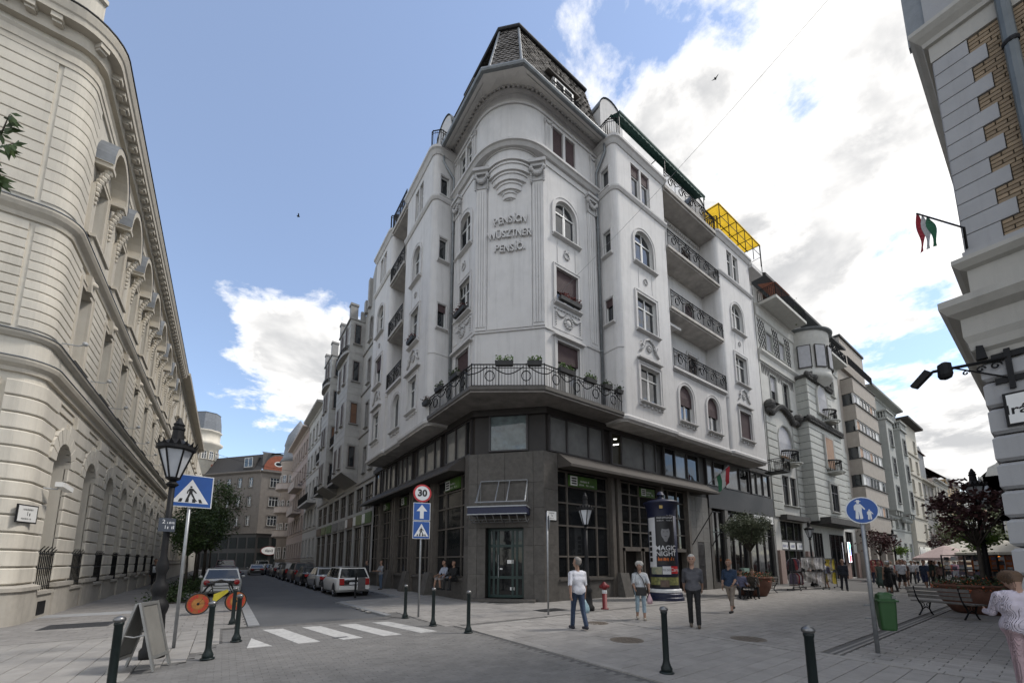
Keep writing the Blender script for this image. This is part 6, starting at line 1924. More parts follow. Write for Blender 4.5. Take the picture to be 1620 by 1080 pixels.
for z in (9.5,):
 mb = MB(LZ); mb.box(56, 64, 0, 1.1, z - .25, z); q = bp(W2, 'balcony_slab', mb, M_whst)
 mb = MB(); railing_mesh(mb, [LZ((56, 1.05, 0))[:2], LZ((64, 1.05, 0))[:2]], z, 1.0, .18, False); bp(W2, 'railing', mb, M_iron, parent=q)
M_pink = mat('faded_pink_stucco', (0.34, 0.275, 0.25), .9, .1, 2, .2, 50, streak=.3)
M_pinktrim = mat('pink_trim', (0.42, 0.37, 0.34), .9, .1, 2, .2, 50)
P2_ = simple_block('pink_building', 'faded pink house with dark eaves and stone balconies on the side street', LZ, 65.8, 84, 22.4, M_pink, M_pinktrim, 5, 7, 1.2, 2.2, 2.4, 4.0, corn=.9, roof=M_tar, roofh=1.5, sur=.12, rnd_seed=22, frame=M_darkframe)
for z in (9.4, 13.4):
 mb = MB(LZ); mb.box(69, 76, 0, 1.2, z - .3, z); mb.box(69, 76, 1.05, 1.2, z, z + .95); bp(P2_, 'stone_balcony', mb, M_pinktrim)
TC = thing('turret_house', 'pinkish corner house with round turret and bell-shaped slate roof', 'building', (11, 88, 0))
mb = MB(); mb.lathe([(2.6, 0), (2.6, 20.5), (2.9, 20.7), (2.9, 21.0)], 20, (10.3, 88, 0)); bp(TC, 'turret_wall', mb, M_pinktrim, True)
mb = MB(); mb.lathe([(3.1, 21.0), (2.6, 22.0), (2.35, 24.2), (2.5, 24.4), (2.0, 26.6), (.9, 28.6), (.1, 30)], 20, (10.3, 88, 0)); bp(TC, 'turret_roof', mb, M_lead, True)
mb = MB(); mb.box(9.4, 24, 84.1, 92, 0, 20.6); bp(TC, 'wall', mb, M_pink)
for z in (6.5, 11.0, 15.5):
 mb = MB(); mb.lathe([(2.6, z - .5), (3.5, z - .1), (3.5, z + .1)], 18, (10.3, 88, 0)); q = bp(TC, 'round_balcony', mb, M_pinktrim)
 mb = MB(); mb.lathe([(3.4, z + .1), (3.4, z + 1.0), (3.5, z + 1.1), (3.3, z + 1.1), (3.3, z + .1)], 18, (10.3, 88, 0), cap=False); bp(TC, 'balcony_parapet', mb, M_pinktrim, parent=q)
for a in (150, 185, 215, 245, 275):
 for z in (2.2, 6.7, 11.2, 16.0):
  ang = math.radians(a); p = (10.3 + 2.6 * math.cos(ang), 88 + 2.6 * math.sin(ang))
  TT = fr(p[0], p[1], -math.sin(ang), math.cos(ang), -1)
  window(TC, TT, 0, z, .9, 2.2, z == 11.2, .03, 'cross', M_white, M_glass, sur=.08, surm=M_pinktrim, rec=.02, sill=False)
M_drab = mat('drab_grey_stucco', (0.17, 0.152, 0.135), .9, .12, 1.5, .2, 40, streak=.4)
M_slatedk = mat('dark_slate_mansard', (0.05, 0.047, 0.046), .8, .3, 5, .3, 20)
EB = thing('end_building', 'drab grey corner block with dark mansard closing the side street', 'building', (4, 108, 0))
E1 = fr(5.2, 102.5, 1, .0, -1)       # near face of the corner, u 0..6.5 along +X
E2 = fr(5.2, 102.5, -.62, .78, 1)    # long receding face
for T, L, cols in ((E1, 6.2, (2.6,)), (E2, 26, (3, 6.2, 9.4, 12.6, 16, 19.5, 23))):
 ops = [(c - .9, c + .9, z, z + 2.2) for c in cols for z in (9.6, 13.9, 18.2)] if T is E1 else [(c - .6, c + .6, z, z + 2.2) for c in cols for z in (9.6, 13.9, 18.2)]
 mb = MB(T); mb.wall(0, L, 7.9, 21.8, ops, .3); bp(EB, 'wall', mb, M_drab)
 for o in ops:
  window(EB, T, (o[0] + o[1]) / 2, o[2], o[1] - o[0], 2.2, False, 0, 'three' if T is E1 else 'cross', M_white, M_glass, sur=.12, surm=M_drab)
 mb = MB(T); mb.quad((0, -.1, 0), (L, -.1, 0), (L, -.1, 7.9), (0, -.1, 7.9)); mb.quad((0, -.5, 0), (L, -.5, 0), (L, -.5, 21.8), (0, -.5, 21.8)); bp(EB, 'shop_wall', mb, M_granite_dk)
 for k in range(int(L / 2.6)):
  for z0, z1 in ((.5, 3.6), (4.6, 7.0)):
   mb = MB(T); mb.box(k * 2.6 + .35, k * 2.6 + 2.4, -.1, -.05, z0, z1); bp(EB, 'shop_window', mb, mat('unlit_far_shop_glass', (.012, .015, .015), .5, .3, 1, spec=.15))
 mb = MB(T); mb.sweep([(-.02, 7.7), (.3, 7.8), (.3, 8.05), (-.02, 8.1)], [(0, 0), (L, 0)], 1); bp(EB, 'cornice', mb, M_drab)
 mb = MB(T); mb.sweep([(-.02, 21.2), (.3, 21.4), (.6, 21.6), (.6, 21.85), (-.02, 21.95)], [(0, 0), (L, 0)], 1); bp(EB, 'eaves', mb, M_drab)
 mb = MB(T); mb.quad((0, .2, 21.95), (L, .2, 21.95), (L, -2.2, 26.3), (0, -2.2, 26.3)); mb.quad((0, -2.2, 26.3), (L, -2.2, 26.3), (L, -8, 28), (0, -8, 28)); bp(EB, 'mansard_roof', mb, M_slatedk)
 for z in (9.4, 13.7):
  for c in cols[1::2]:
   mb = MB(T); mb.box(c - 1.2, c + 1.2, 0, 1.0, z - .35, z); q = bp(EB, 'balcony_slab', mb, M_drab)
   mb = MB(); railing_mesh(mb, [T((c - 1.2, .95, 0))[:2], T((c + 1.2, .95, 0))[:2]], z, .95, .2, False); bp(EB, 'railing', mb, M_iron, parent=q)
mb = MB(E1)
for k in range(8):
 t0, t1 = math.pi * k / 8, math.pi * (k + 1) / 8
 mb.add([(3.1 - 2.9 * math.cos(t0), .1, 21.95 + 3.6 * math.sin(t0)), (3.1 - 2.9 * math.cos(t1), .1, 21.95 + 3.6 * math.sin(t1)), (3.1 - 2.0 * math.cos(t1), -3, 22 + 3.8 * math.sin(t1)), (3.1 - 2.0 * math.cos(t0), -3, 22 + 3.8 * math.sin(t0))], [(0, 1, 2, 3)])
mb.add([(3.1 - 2.9 * math.cos(math.pi * k / 10), .1, 21.95 + 3.6 * math.sin(math.pi * k / 10)) for k in range(11)], [tuple(range(11))])
bp(EB, 'dome_gable', mb, mat('rust_red_roof', (.23, .07, .04), .8, .25, 4, .3, 20))
mb = MB(E1); mb.disc((3.1, .12, 23.6), .6, 16, rx=.9); bp(EB, 'oval_window', mb, M_white)
mb = MB(E1); mb.disc((3.1, .14, 23.6), .4, 16, rx=.65); bp(EB, 'oval_pane', mb, M_glass)
mb = MB(E2); mb.box(2.5, 5.5, -2, .1, 22.4, 25.3); q = bp(EB, 'dormer', mb, M_slatedk)
mb = MB(E2); mb.box(2.8, 5.2, .1, .14, 22.8, 25.0); bp(EB, 'dormer_window', mb, M_white, parent=q)
mb = MB(E2); mb.box(2.95, 3.9, .14, .16, 22.9, 24.9); mb.box(4.1, 5.05, .14, .16, 22.9, 24.9); bp(EB, 'dormer_pane', mb, M_glass, parent=q)
mb = MB(E1); mb.lathe([(.9, -.3), (1.0, 0), (.9, .3)], 16, (0, 0, 0)) if False else mb.disc((2.6, .25, 4.1), .85, 20, rx=1.5); osn = bp(EB, 'oval_sign', mb, M_signwhite)
mb = MB(E1); mb.disc((2.6, .24, 4.1), .98, 20, rx=1.68); bp(EB, 'sign_rim', mb, M_red, parent=osn)
mb = MB(E1); marks(mb, (2.6, .27, 4.1), 1.5, .6, 3, -1); bp(EB, 'sign_lettering', mb, M_darkframe, parent=osn)
mb = MB(); mb.box(-7, 12, 118, 140, 0, 21); bp(EB, 'rear_wing', mb, M_drab)
mb = MB(); mb.box(-9, 4, 116, 122, 21, 24.5); bp(EB, 'rear_roof', mb, M_redroof)
DT = thing('domed_tower', 'cream corner tower with dark grey mansard dome rising behind the left row', 'building', (-6, 118, 0))
mb = MB(); mb.lathe([(2.6, 0), (2.6, 28.6), (3.3, 29.2), (3.4, 29.8), (2.7, 29.9), (2.7, 32.2), (3.0, 32.4), (3.0, 32.7)], 10, (-5.9, 118, 0)); bp(DT, 'tower_wall', mb, M_cream, True)
mb = MB(); mb.lathe([(2.8, 32.7), (2.65, 34.8), (2.35, 36.9), (2.45, 37.1), (1.2, 37.4), (.05, 37.5)], 7, (-5.9, 118, 0)); bp(DT, 'dome', mb, M_lead)
for a in (-90, -60, -30, 0, -120):
 ang = math.radians(a); p = (-5.9 + 2.6 * math.cos(ang), 118 + 2.6 * math.sin(ang))
 TT = fr(p[0], p[1], -math.sin(ang), math.cos(ang), -1)
 window(DT, TT, 0, 25.6, .9, 2.0, True, .03, 'cross', M_white, M_glass, sur=.1, surm=M_cream_trim, rec=.02)
mb = MB(); mb.box(-24, -4.8, 76.2, 100, 0, 18); tag(mb.build('cream_house', M_cream), 'plain cream house below the domed tower on the left row', 'building')
# ------------------------------------------------------------------ street furniture
M_bollard = mat('dark_green_bollard_paint', (0.009, 0.015, 0.015), 0.42, 0.3, 6, spec=0.3)
M_bollard2 = mat('black_bollard_paint', (0.02, 0.02, 0.022), 0.45, 0.3, 6, spec=0.5)
M_chrome = mat('worn_bright_metal', (0.2, 0.2, 0.2), 0.4, 0.2, 10, metal=0.9)
M_signblue = mat('traffic_sign_blue', (0.012, 0.075, 0.30), 0.4, 0.08, 5)
M_signred = mat('traffic_sign_red', (0.42, 0.02, 0.025), 0.4, 0.08, 5)
M_signwhite2 = mat('traffic_sign_white', (0.66, 0.67, 0.68), 0.4, 0.05, 5)
M_black = mat('sign_black', (0.01, 0.01, 0.01), 0.5, 0.1, 5)
M_wood = mat('weathered_bench_wood', (0.16, 0.15, 0.14), 0.8, 0.25, 9, 0.2, 60)
def bollard_proto():
 o = thing('bollard', 'x', 'bollard', (0, 0, 0))
 mb = MB(); mb.lathe([(.085, 0), (.085, .08), (.065, .12), (.052, .16), (.047, .2), (.045, .88), (.052, .9), (.052, .93)], 14); mb.build('post', M_bollard, o, True)
 mb = MB(); mb.lathe([(.052, .93), (.064, .945), (.067, .965), (.052, .99), (.022, 1.005), (.001, 1.01)], 14, cap=False); mb.build('cap', M_chrome, o, True)
 mb = MB(); mb.lathe([(.11, 0), (.11, .015), (.09, .03)], 14); mb.build('foot', M_bollard, o, True)
 return o
BOL = [((4.61, 12.01), 'black bollard at the kerb nearest the speed limit sign'), ((4.69, 10.17), 'middle of the three bollards in front of the granite entrance'),
  ((4.94, 8.69), 'right bollard of the three before the entrance, dark base plate'), ((5.68, 3.81), 'dark green bollard with shiny cap in the centre foreground'),
  ((5.25, 1.75), 'closest dark green bollard, cut off by the bottom edge right of centre'), ((-1.04, 7.24), 'thick black bollard at far left foreground beside the folding board'),
  ((-.11, 9.06), 'black bollard in front of the bicycle front wheel'), ((.34, 10.67), 'black bollard beside the bicycle rear wheel at the crossing'), ((.31, 13.6), 'black bollard half hidden behind another beside the bicycle')]
b0 = bollard_proto()
for i, ((x, y), lb) in enumerate(BOL):
 M = Matrix.Translation((x, y, 0.0))
 if i == 0:
  b0.matrix_basis = M; o = b0; WMS = {c: WM[c.name] for c in b0.children}
  for c in b0.children: WM[c.name] = M @ WM[c.name]
  WM[b0.name] = M
  o['label'] = lb
 else:
  o = copy_tree(b0, M @ Matrix.Rotation(i * .7, 4, 'Z'), lb)
 o['group'] = 'bollards along the kerbs'
def face_frame(x, y, tx, ty):
 dx, dy = tx - x, ty - y
 return fr(x, y, dy, -dx, 1)          # u turned left = outward
def pole(o, T, h, r=.03, m=None):
 mb = MB(T); mb.tube([(0, -.05, 0), (0, -.05, h)], r, 10); return mb.build('pole', m or M_steel, o, True)
def sheet_rect(o, T, u0, u1, z0, z1, m, rim=None, name='sign_plate'):
 mb = MB(T); mb.box(u0, u1, -.012, 0, z0, z1); p = mb.build(name, rim or M_signwhite2, o)
 mb = MB(T); mb.box(u0 + .018, u1 - .018, -.005, .004, z0 + .018, z1 - .018); mb.build('sign_face', m, p)
 return p
def walker(mb, u, z, s_, y):
 P = lambda pts: mb.add([(u + a * s_, y, z + b * s_) for a, b in pts], [tuple(range(len(pts)))])
 P([(.02 + .055 * math.cos(k * .628), .86 + .055 * math.sin(k * .628)) for k in range(10)])
 P([(-.06, .78), (.08, .78), (.1, .5), (-.06, .48)])
 P([(-.06, .5), (.04, .5), (-.16, .12), (-.26, .02), (-.3, .05), (-.22, .16)]); P([(0, .5), (.1, .5), (.2, .14), (.24, 0), (.14, 0), (.1, .14)])
 P([(-.06, .78), (-.02, .7), (-.22, .5), (-.26, .54)]); P([(.08, .78), (.18, .62), (.2, .46), (.15, .46), (.12, .6), (.05, .7)])
def zebra_sign(o, T, uc, z0, w, h):
 p = sheet_rect(o, T, uc - w / 2, uc + w / 2, z0, z0 + h, M_signblue)
 mb = MB(T); mb.add([(uc - w * .42, .006, z0 + h * .13), (uc + w * .42, .006, z0 + h * .13), (uc, .006, z0 + h * .86)], [(0, 1, 2)]); mb.build('sign_triangle', M_signwhite2, p)
 mb = MB(T); walker(mb, uc, z0 + h * .17, h * .53, .009)
 for k in (-.24, -.08, .08, .24):
  mb.add([(uc + w * (k - .04), .008, z0 + h * .15), (uc + w * (k + .04), .008, z0 + h * .15), (uc + w * (k * .86 + .03), .008, z0 + h * .26), (uc + w * (k * .86 - .03), .008, z0 + h * .26)], [(0, 1, 2, 3)])
 mb.build('sign_symbol', M_black, p)
T = face_frame(-.68, 10.54, 1.2, -2)
s1 = thing('crossing_sign', 'blue pedestrian crossing sign on a grey pole at the left corner', 'sign', (-.68, 10.54, 0)); pole(s1, T, 3.5); zebra_sign(s1, T, -.0, 2.82, .72, .68)
T = face_frame(5.0, 11.9, 1.5, -3)
s2 = thing('speed_limit_sign', 'pole with 30 limit, one-way arrow and crossing signs before the corner', 'sign', (5.0, 11.9, 0)); pole(s2, T, 4.1)
mb = MB(T); mb.T = T
def disc_plate(o, T, uc, zc, r, m, rim, name='round_plate'):
 mb = MB(T); n = 28
 pts = [(uc + r * math.cos(2 * math.pi * k / n), zc + r * math.sin(2 * math.pi * k / n)) for k in range(n)]
 mb.ext(pts, -.012, 0.0); p = mb.build(name, rim, o)
 mb = MB(T); mb.disc((uc, .003, zc), r * .93 if rim is M_signwhite2 else r * .8, n); mb.build('sign_face', m, p)
 return p
p = disc_plate(s2, T, 0, 3.88, .29, M_signwhite2, M_signred)
mb = MB(T); put_text(mb, '30', .3, (0, .006, 3.88), .001, flip=1, bold=.012); mb.build('sign_lettering', M_black, p)
p = sheet_rect(s2, T, -.27, .27, 3.0, 3.57, M_signblue)
mb = MB(T)
for pts in ([(-.17, 3.3), (.17, 3.3), (0, 3.51)], [(-.06, 3.06), (.06, 3.06), (.06, 3.3), (-.06, 3.3)]):
 mb.add([(a, .007, b) for a, b in pts], [tuple(range(len(pts)))])
mb.build('sign_arrow', M_signwhite2, p)
zebra_sign(s2, T, 0, 2.42, .54, .56)
T = face_frame(10.09, 2.26, 2.0, -3.0)
s3 = thing('pedestrian_zone_sign', 'round blue sign with adult and child on a pole at right', 'sign', (10.09, 2.26, 0)); pole(s3, T, 2.95, .035)
p = disc_plate(s3, T, 0, 2.7, .265, M_signblue, M_signwhite2)
mb = MB(T)
def poly(mb, pts, y):
 mb.add([(-a, y, b) for a, b in pts], [tuple(range(len(pts)))])
def person_pict(mb, u, z, s_, y, hat):
 q = lambda pts: poly(mb, [(u + a * s_, z + b * s_) for a, b in pts], y)
 q([(.045 * math.cos(k * .628), .33 + .05 * math.sin(k * .628)) for k in range(10)])
 if hat:
  q([(-.09, .36), (.09, .36), (.09, .375), (.05, .38), (.04, .42), (-.04, .42), (-.05, .38), (-.09, .375)])
 q([(-.07, .27), (.07, .27), (.1, .1), (.09, -.02), (-.09, -.02), (-.1, .1)])
 q([(-.09, -.02), (-.005, -.02), (-.015, -.28), (-.08, -.28), (-.11, -.25)]); q([(.005, -.02), (.09, -.02), (.11, -.25), (.08, -.28), (.02, -.28)])
 q([(-.07, .27), (-.13, .2), (-.13, .05), (-.09, .05), (-.08, .18)]); q([(.07, .27), (.12, .2), (.2, .08), (.17, .05), (.08, .16)])
person_pict(mb, -.055, 2.68, .54, .007, True); person_pict(mb, .11, 2.6, .3, .007, False)
mb.build('sign_symbol', M_signwhite2, p)
M_bin = mat('green_plastic_bin', (0.022, 0.075, 0.02), 0.45, 0.12, 4)
lb_ = thing('litter_bin', 'green plastic litter bin strapped to the pole of the pedestrian sign', 'bin', (10.3, 2.1, 0))
BTn = face_frame(10.32, 2.14, 2.0, -3.0)
mb = MB(BTn)
def rr_prof(w, d, n=4):
 pts = []
 for cx, cy, a0 in ((w - .06, d - .06, 0), (-w + .06, d - .06, 90), (-w + .06, -d + .06, 180), (w - .06, -d + .06, 270)):
  for k in range(n + 1):
   a = math.radians(a0 + 90 * k / n); pts.append((cx + .06 * math.cos(a), cy + .06 * math.sin(a)))
 return pts
def loft(mb, secs):
 n = len(secs[0][0]); vs = []
 for pts, z in secs:
  vs += [(x, y, z) for x, y in pts]
 fs = [(i * n + j, i * n + (j + 1) % n, (i + 1) * n + (j + 1) % n, (i + 1) * n + j) for i in range(len(secs) - 1) for j in range(n)]
 mb.add(vs, fs + [tuple(range(n))[::-1], tuple(range((len(secs) - 1) * n, len(secs) * n))])
loft(mb, [(rr_prof(.11, .1), .42), (rr_prof(.12, .11), .46), (rr_prof(.14, .13), .96)]); mb.build('bin_body', M_bin, lb_, False)
mb = MB(BTn); loft(mb, [(rr_prof(.17, .16), .955), (rr_prof(.17, .16), .985), (rr_prof(.13, .12), 1.0), (rr_prof(.12, .11), 1.08), (rr_prof(.07, .07), 1.12)]); mb.build('bin_lid', M_bin, lb_)
mb = MB(BTn); mb.box(-.13, -.07, .0, .125, 1.01, 1.07); mb.build('ash_plate', M_chrome, lb_)
mb = MB(BTn); mb.box(.12, .3, -.1, -.06, .6, .63); mb.box(.12, .3, -.1, -.06, .85, .88); mb.build('bin_strap', M_steel, lb_)
T = face_frame(8.68, 9.98, 20, 3)
s4 = thing('edge_on_sign', 'grey pole with its small round sign turned edge-on by the granite pier', 'sign', (8.68, 9.98, 0)); pole(s4, T, 3.35, .03)
disc_plate(s4, T, 0, 3.0, .24, M_signblue, M_steel)
M_lampglass = mat('frosted_lamp_glass', (0.55, 0.57, 0.6), 0.35, 0.06, 4)
def lamp_post(o, x, y, s_=1.0, H=3.3, big=False):
 A = lambda z: z * s_
 mb = MB()
 if big:
  prof = [(.29, 0), (.3, .05), (.3, .14), (.24, .2), (.22, .5), (.2, .75), (.24, .82), (.26, .9), (.22, .98), (.17, 1.02), (.16, 1.1), (.21, 1.18), (.19, 1.28), (.12, 1.36), (.11, 1.48), (.16, 1.58), (.14, 1.68), (.085, 1.8), (.08, 2.3), (.075, H - .15)]
 else:
  prof = [(.24, 0), (.24, .12), (.18, .2), (.15, .6), (.19, .7), (.12, .8), (.1, 1.0), (.13, 1.06), (.085, 1.15), (.07, 1.9), (.06, H - .15)]
 mb.lathe([(r * s_ * (.62 if big else 1), A(z)) for r, z in prof], 16, (x, y, 0)); mb.build('post', M_iron, o, True)
 mb = MB(); mb.lathe([(.06, H - .15), (.1, H - .1), (.05, H - .04), (.11, H), (.12, H + .03)], 12, (x, y, 0)); mb.build('collar', M_iron, o)
 z0, z1 = H + .03, H + .55
 mb = MB(); n = 6; r0, r1 = .1, .255
 mb.lathe([(r0 - .01, z0), (r1 - .012, z1)], n, (x, y, 0)); mb.build('lamp_glass', M_lampglass, o)
 mb = MB()
 for k in range(n):
  a = 2 * math.pi * k / n
  mb.tube([(x + r0 * math.cos(a), y + r0 * math.sin(a), z0), (x + r1 * math.cos(a), y + r1 * math.sin(a), z1)], .016, 5)
 mb.lathe([(r1 + .0, z1), (r1 + .05, z1 + .02), (r1 + .05, z1 + .09), (.2, z1 + .16), (.1, z1 + .22), (.085, z1 + .4), (.1, z1 + .42), (.1, z1 + .46), (.075, z1 + .48), (.09, z1 + .52), (.06, z1 + .56), (.02, z1 + .66)], 12, (x, y, 0))
 for k in range(18):
  a = 2 * math.pi * k / 18
  mb.add([(x + (r1 + .05) * math.cos(a - .13), y + (r1 + .05) * math.sin(a - .13), z1 + .08), (x + (r1 + .05) * math.cos(a + .13), y + (r1 + .05) * math.sin(a + .13), z1 + .08), (x + (r1 + .09) * math.cos(a), y + (r1 + .09) * math.sin(a), z1 + .18)], [(0, 1, 2)])
 mb.build('lantern', M_iron, o)
for (x, y), H, big, lb in (((-.92, 9.75), 3.25, True, 'large ornate black lamp post behind the folding board at left'), ((10.54, 10.09), 3.0, False, 'slim black lamp post behind the man in the white shirt'),
       ((33.8, 10.6), 3.4, False, 'black lamp post beside the clothes racks'), ((52, 9.6), 3.6, False, 'far black lamp post before the grey block with bays'), ((21.2, 1.65), 3.75, False, 'lamp post carrying flower baskets inside the right planter tree'), ((26.3, .75), 3.3, False, 'lamp post beside the white parasol at right edge')):
 o = thing('lamp_post', lb, 'lamp post', (x, y, 0), group='black lantern lamp posts'); lamp_post(o, x, y, 1.0, H, big)
 if big:
  T = face_frame(x, y, 2, -3)
  mb = MB(T); mb.box(-.1, .14, .09, .1, 2.25, 2.5); q = mb.build('number_plate', mat('slate_plate', (.05, .06, .08), .5, .1), o)
  mb = MB(T); put_text(mb, '2', .1, (.07, .103, 2.43), .001, flip=1); marks(mb, (-.03, .103, 2.42), .1, .05, 1); marks(mb, (.02, .103, 2.33), .18, .07, 2); mb.build('plate_lettering', M_signwhite2, q)
ab = thing('folding_board', 'grey metal folding sign board standing open before the big lamp post', 'sign board', (-.85, 8.85, 0), 0)
def slab4(mb, a, b, c, d, t):
 n = (Vector(b) - Vector(a)).cross(Vector(d) - Vector(a)).normalized() * t
 mb.add([a, b, c, d] + [tuple(Vector(q) + n) for q in (a, b, c, d)], [(0, 1, 2, 3), (7, 6, 5, 4), (0, 4, 5, 1), (1, 5, 6, 2), (2, 6, 7, 3), (3, 7, 4, 0)])
AT = fr(-.98, 8.86, .3, .95, 1)        # u along the hinge
M_alu = mat('brushed_aluminium', (0.33, 0.33, 0.32), 0.45, 0.1, 6, metal=0.7)
for s_, nm in ((1, 'front_panel'), (-1, 'back_panel')):
 mb = MB(AT); P = lambda u, z: (u, s_ * (.02 + .27 * (1.22 - z) / 1.22), z * .86)
 for u0, u1, z0, z1 in ((-.27, -.22, .0, 1.22), (.22, .27, .0, 1.22), (-.22, .22, 1.16, 1.22), (-.22, .22, .2, .26)):
  slab4(mb, P(u0, z0), P(u1, z0), P(u1, z1), P(u0, z1), .03)
 q = mb.build(nm, M_alu, ab)
 mb = MB(AT); slab4(mb, P(-.22, .26), P(.22, .26), P(.22, 1.16), P(-.22, 1.16), .012); mb.build('poster_panel', mat('faded_board', (.19, .185, .17), .7, .15, 3), q)
mb = MB(AT)
for u in (-.24, .24):
 mb.tube([(u, .14, .56), (u, 0, .53), (u, -.14, .56)], .012, 5)
mb.build('hinge_stay', M_alu, ab)
hy = thing('hydrant', 'red pillar hydrant with white band near the slim lamp post', 'hydrant', (11.32, 9.99, 0))
mb = MB(); mb.lathe([(.14, 0), (.14, .03), (.085, .05), (.085, .72)], 14, (11.32, 9.99, 0)); mb.build('hydrant_post', M_red, hy, True)
mb = MB(); mb.lathe([(.088, .56), (.09, .57), (.09, .68), (.088, .69)], 14, (11.32, 9.99, 0)); mb.build('white_band', M_signwhite2, hy)
mb = MB(); mb.lathe([(.085, .72), (.13, .75), (.14, .82), (.12, .88), (.06, .93), (.04, .97), (.001, .98)], 14, (11.32, 9.99, 0)); mb.tube([(11.16, 10.06, .8), (11.48, 9.92, .8)], .06, 8); mb.build('hydrant_head', M_red, hy, True)
adx, ady = 16.35, 10.84
ad = thing('advertising_column', 'round advertising column with dark blue cap and posters', 'advertising column', (adx, ady, 0))
M_navy = mat('navy_column_paint', (0.008, 0.012, 0.04), 0.5, 0.2, 4)
mb = MB(); mb.lathe([(.8, 0), (.8, .12), (.75, .16), (.75, .28), (.68, .34)], 28, (adx, ady, 0)); mb.build('column_base', M_navy, ad, False)
mb = MB(); mb.lathe([(.69, .34), (.71, .37), (.71, .47), (.68, .5)], 28, (adx, ady, 0)); mb.build('base_ring', M_signwhite2, ad)
mb = MB(); mb.lathe([(.62, .45), (.62, 4.0)], 32, (adx, ady, 0)); mb.build('column_shaft', M_navy, ad, True)
mb = MB(); mb.lathe([(.62, 3.75), (.64, 4.0), (.73, 4.32), (.79, 4.36), (.79, 4.42), (.6, 4.5), (.2, 4.58), (.12, 4.66), (.1, 4.72), (.18, 4.8), (.18, 4.75), (.1, 4.94), (.001, 4.97)], 28, (adx, ady, 0), cap=False); mb.build('column_cap', M_navy, ad, True)
CAMA = math.atan2(-ady, -adx)
def wrap(r):
 def f(p):           # p = (u: arc metres to the viewer's right, d, z)
  a = CAMA + p[0] / r
  return (adx + (r + p[1]) * math.cos(a), ady + (r + p[1]) * math.sin(a), p[2])
 return f
def poster(name, u0, u1, z0, z1, m, d=.006, parent=None):
 mb = MB(wrap(.62)); n = max(1, int((u1 - u0) / .08))
 for i in range(n):
  a, b = u0 + (u1 - u0) * i / n, u0 + (u1 - u0) * (i + 1) / n
  mb.quad((a, d, z0), (b, d, z0), (b, d, z1), (a, d, z1))
 return mb.build(name, m, parent or ad)
def ptext(p, t, size, u, z, m, d=.012, sx=1.0, bold=0.0):
 mb = MB(wrap(.62)); put_text(mb, t, size, (u, d, z), .001, flip=-1, sx=sx, bold=bold); mb.build('poster_lettering', m, p)
M_pblack = mat('poster_black', (.012, .012, .014), .5, .2, 4)
M_pwhite = mat('poster_white', (.55, .56, .58), .5, .08, 3)
M_pgrey = mat('poster_portrait_grey', (.2, .2, .21), .5, .12, 3)
M_porange = mat('poster_orange', (.5, .12, .02), .5, .3, 6)
po = poster('poster', -.28, .56, 1.55, 3.75, M_pblack)
ptext(po, 'MARGITSZIGET', .105, .14, 3.66, M_pwhite, sx=1.0); pm_ = MB(wrap(.62)); marks(pm_, (.14, .012, 3.54), .7, .05, 3, -1); pm_.build('poster_lettering', M_pwhite, po)
def blob(p, u, z, ru, rz_, m, d, nm):
 mb = MB(wrap(.62)); n = 12
 e = lambda k: (u + ru * math.cos(math.pi * k / n), rz_ * math.sin(math.pi * k / n))
 for k in range(n):
  (a, ha), (b, hb) = e(k), e(k + 1)
  mb.quad((a, d, z - ha), (b, d, z - hb), (b, d, z + hb), (a, d, z + ha))
 mb.build(nm, m, p)
blob(po, .14, 2.62, .3, .18, M_pblack, .008, 'portrait_shoulders'); blob(po, .14, 2.76, .1, .18, M_pgrey, .0085, 'portrait_neck'); blob(po, .14, 2.98, .19, .3, M_pgrey, .009, 'portrait_face'); blob(po, .14, 3.29, .22, .15, M_pblack, .01, 'portrait_hair')
for s_ in (-1, 1):
 blob(po, .14 + s_ * .075, 3.03, .04, .011, M_pblack, .011, 'portrait_eye')
blob(po, .14, 2.82, .06, .01, M_pblack, .011, 'portrait_mouth')
ptext(po, 'MAGIC', .3, .14, 2.3, M_pwhite, bold=.004); ptext(po, 'NIGHT', .3, .14, 2.05, M_pwhite, bold=.004); pm_ = MB(wrap(.62)); marks(pm_, (.14, .012, 1.83), .72, .15, 5, -1); marks(pm_, (.14, .0125, 1.8), .75, .13, 6, -1); pm_.build('poster_lettering', M_porange, po)
pw_ = poster('poster', -.72, -.3, 1.45, 3.7, M_pwhite)
for k in range(6):
 poster('poster_picture', -.68, -.5, 1.7 + k * .24, 1.88 + k * .24, M_pblack, .011, pw_)
pc = poster('poster', -.06, .3, 1.15, 1.5, M_pwhite); ptext(pc, 'TE DO', .12, .12, 1.33, M_pblack)
pr_ = poster('poster', .31, .7, 1.18, 1.5, M_signred); ptext(pr_, 'Carm', .22, .52, 1.34, M_pwhite)
pt_ = poster('poster', -.62, -.08, 1.15, 1.48, mat('poster_teal', (.2, .26, .22), .5, .5, 6, col2=(.45, .4, .25)))
pb = poster('poster', -.75, .75, .55, 1.02, mat('poster_green_yellow', (.06, .08, .03), .5, .5, 7, col2=(.34, .33, .12)))
poster('poster_strip', -.75, .75, .55, .68, M_pblack, .009, pb); poster('poster_panel', -.18, .2, .6, .9, mat('poster_brown', (.12, .08, .06), .5, .3, 6), .012, pb)
pcrest = poster('crest', -.06, .06, 4.08, 4.24, mat('crest_gold', (.4, .28, .08), .5, .3, 9), .08)
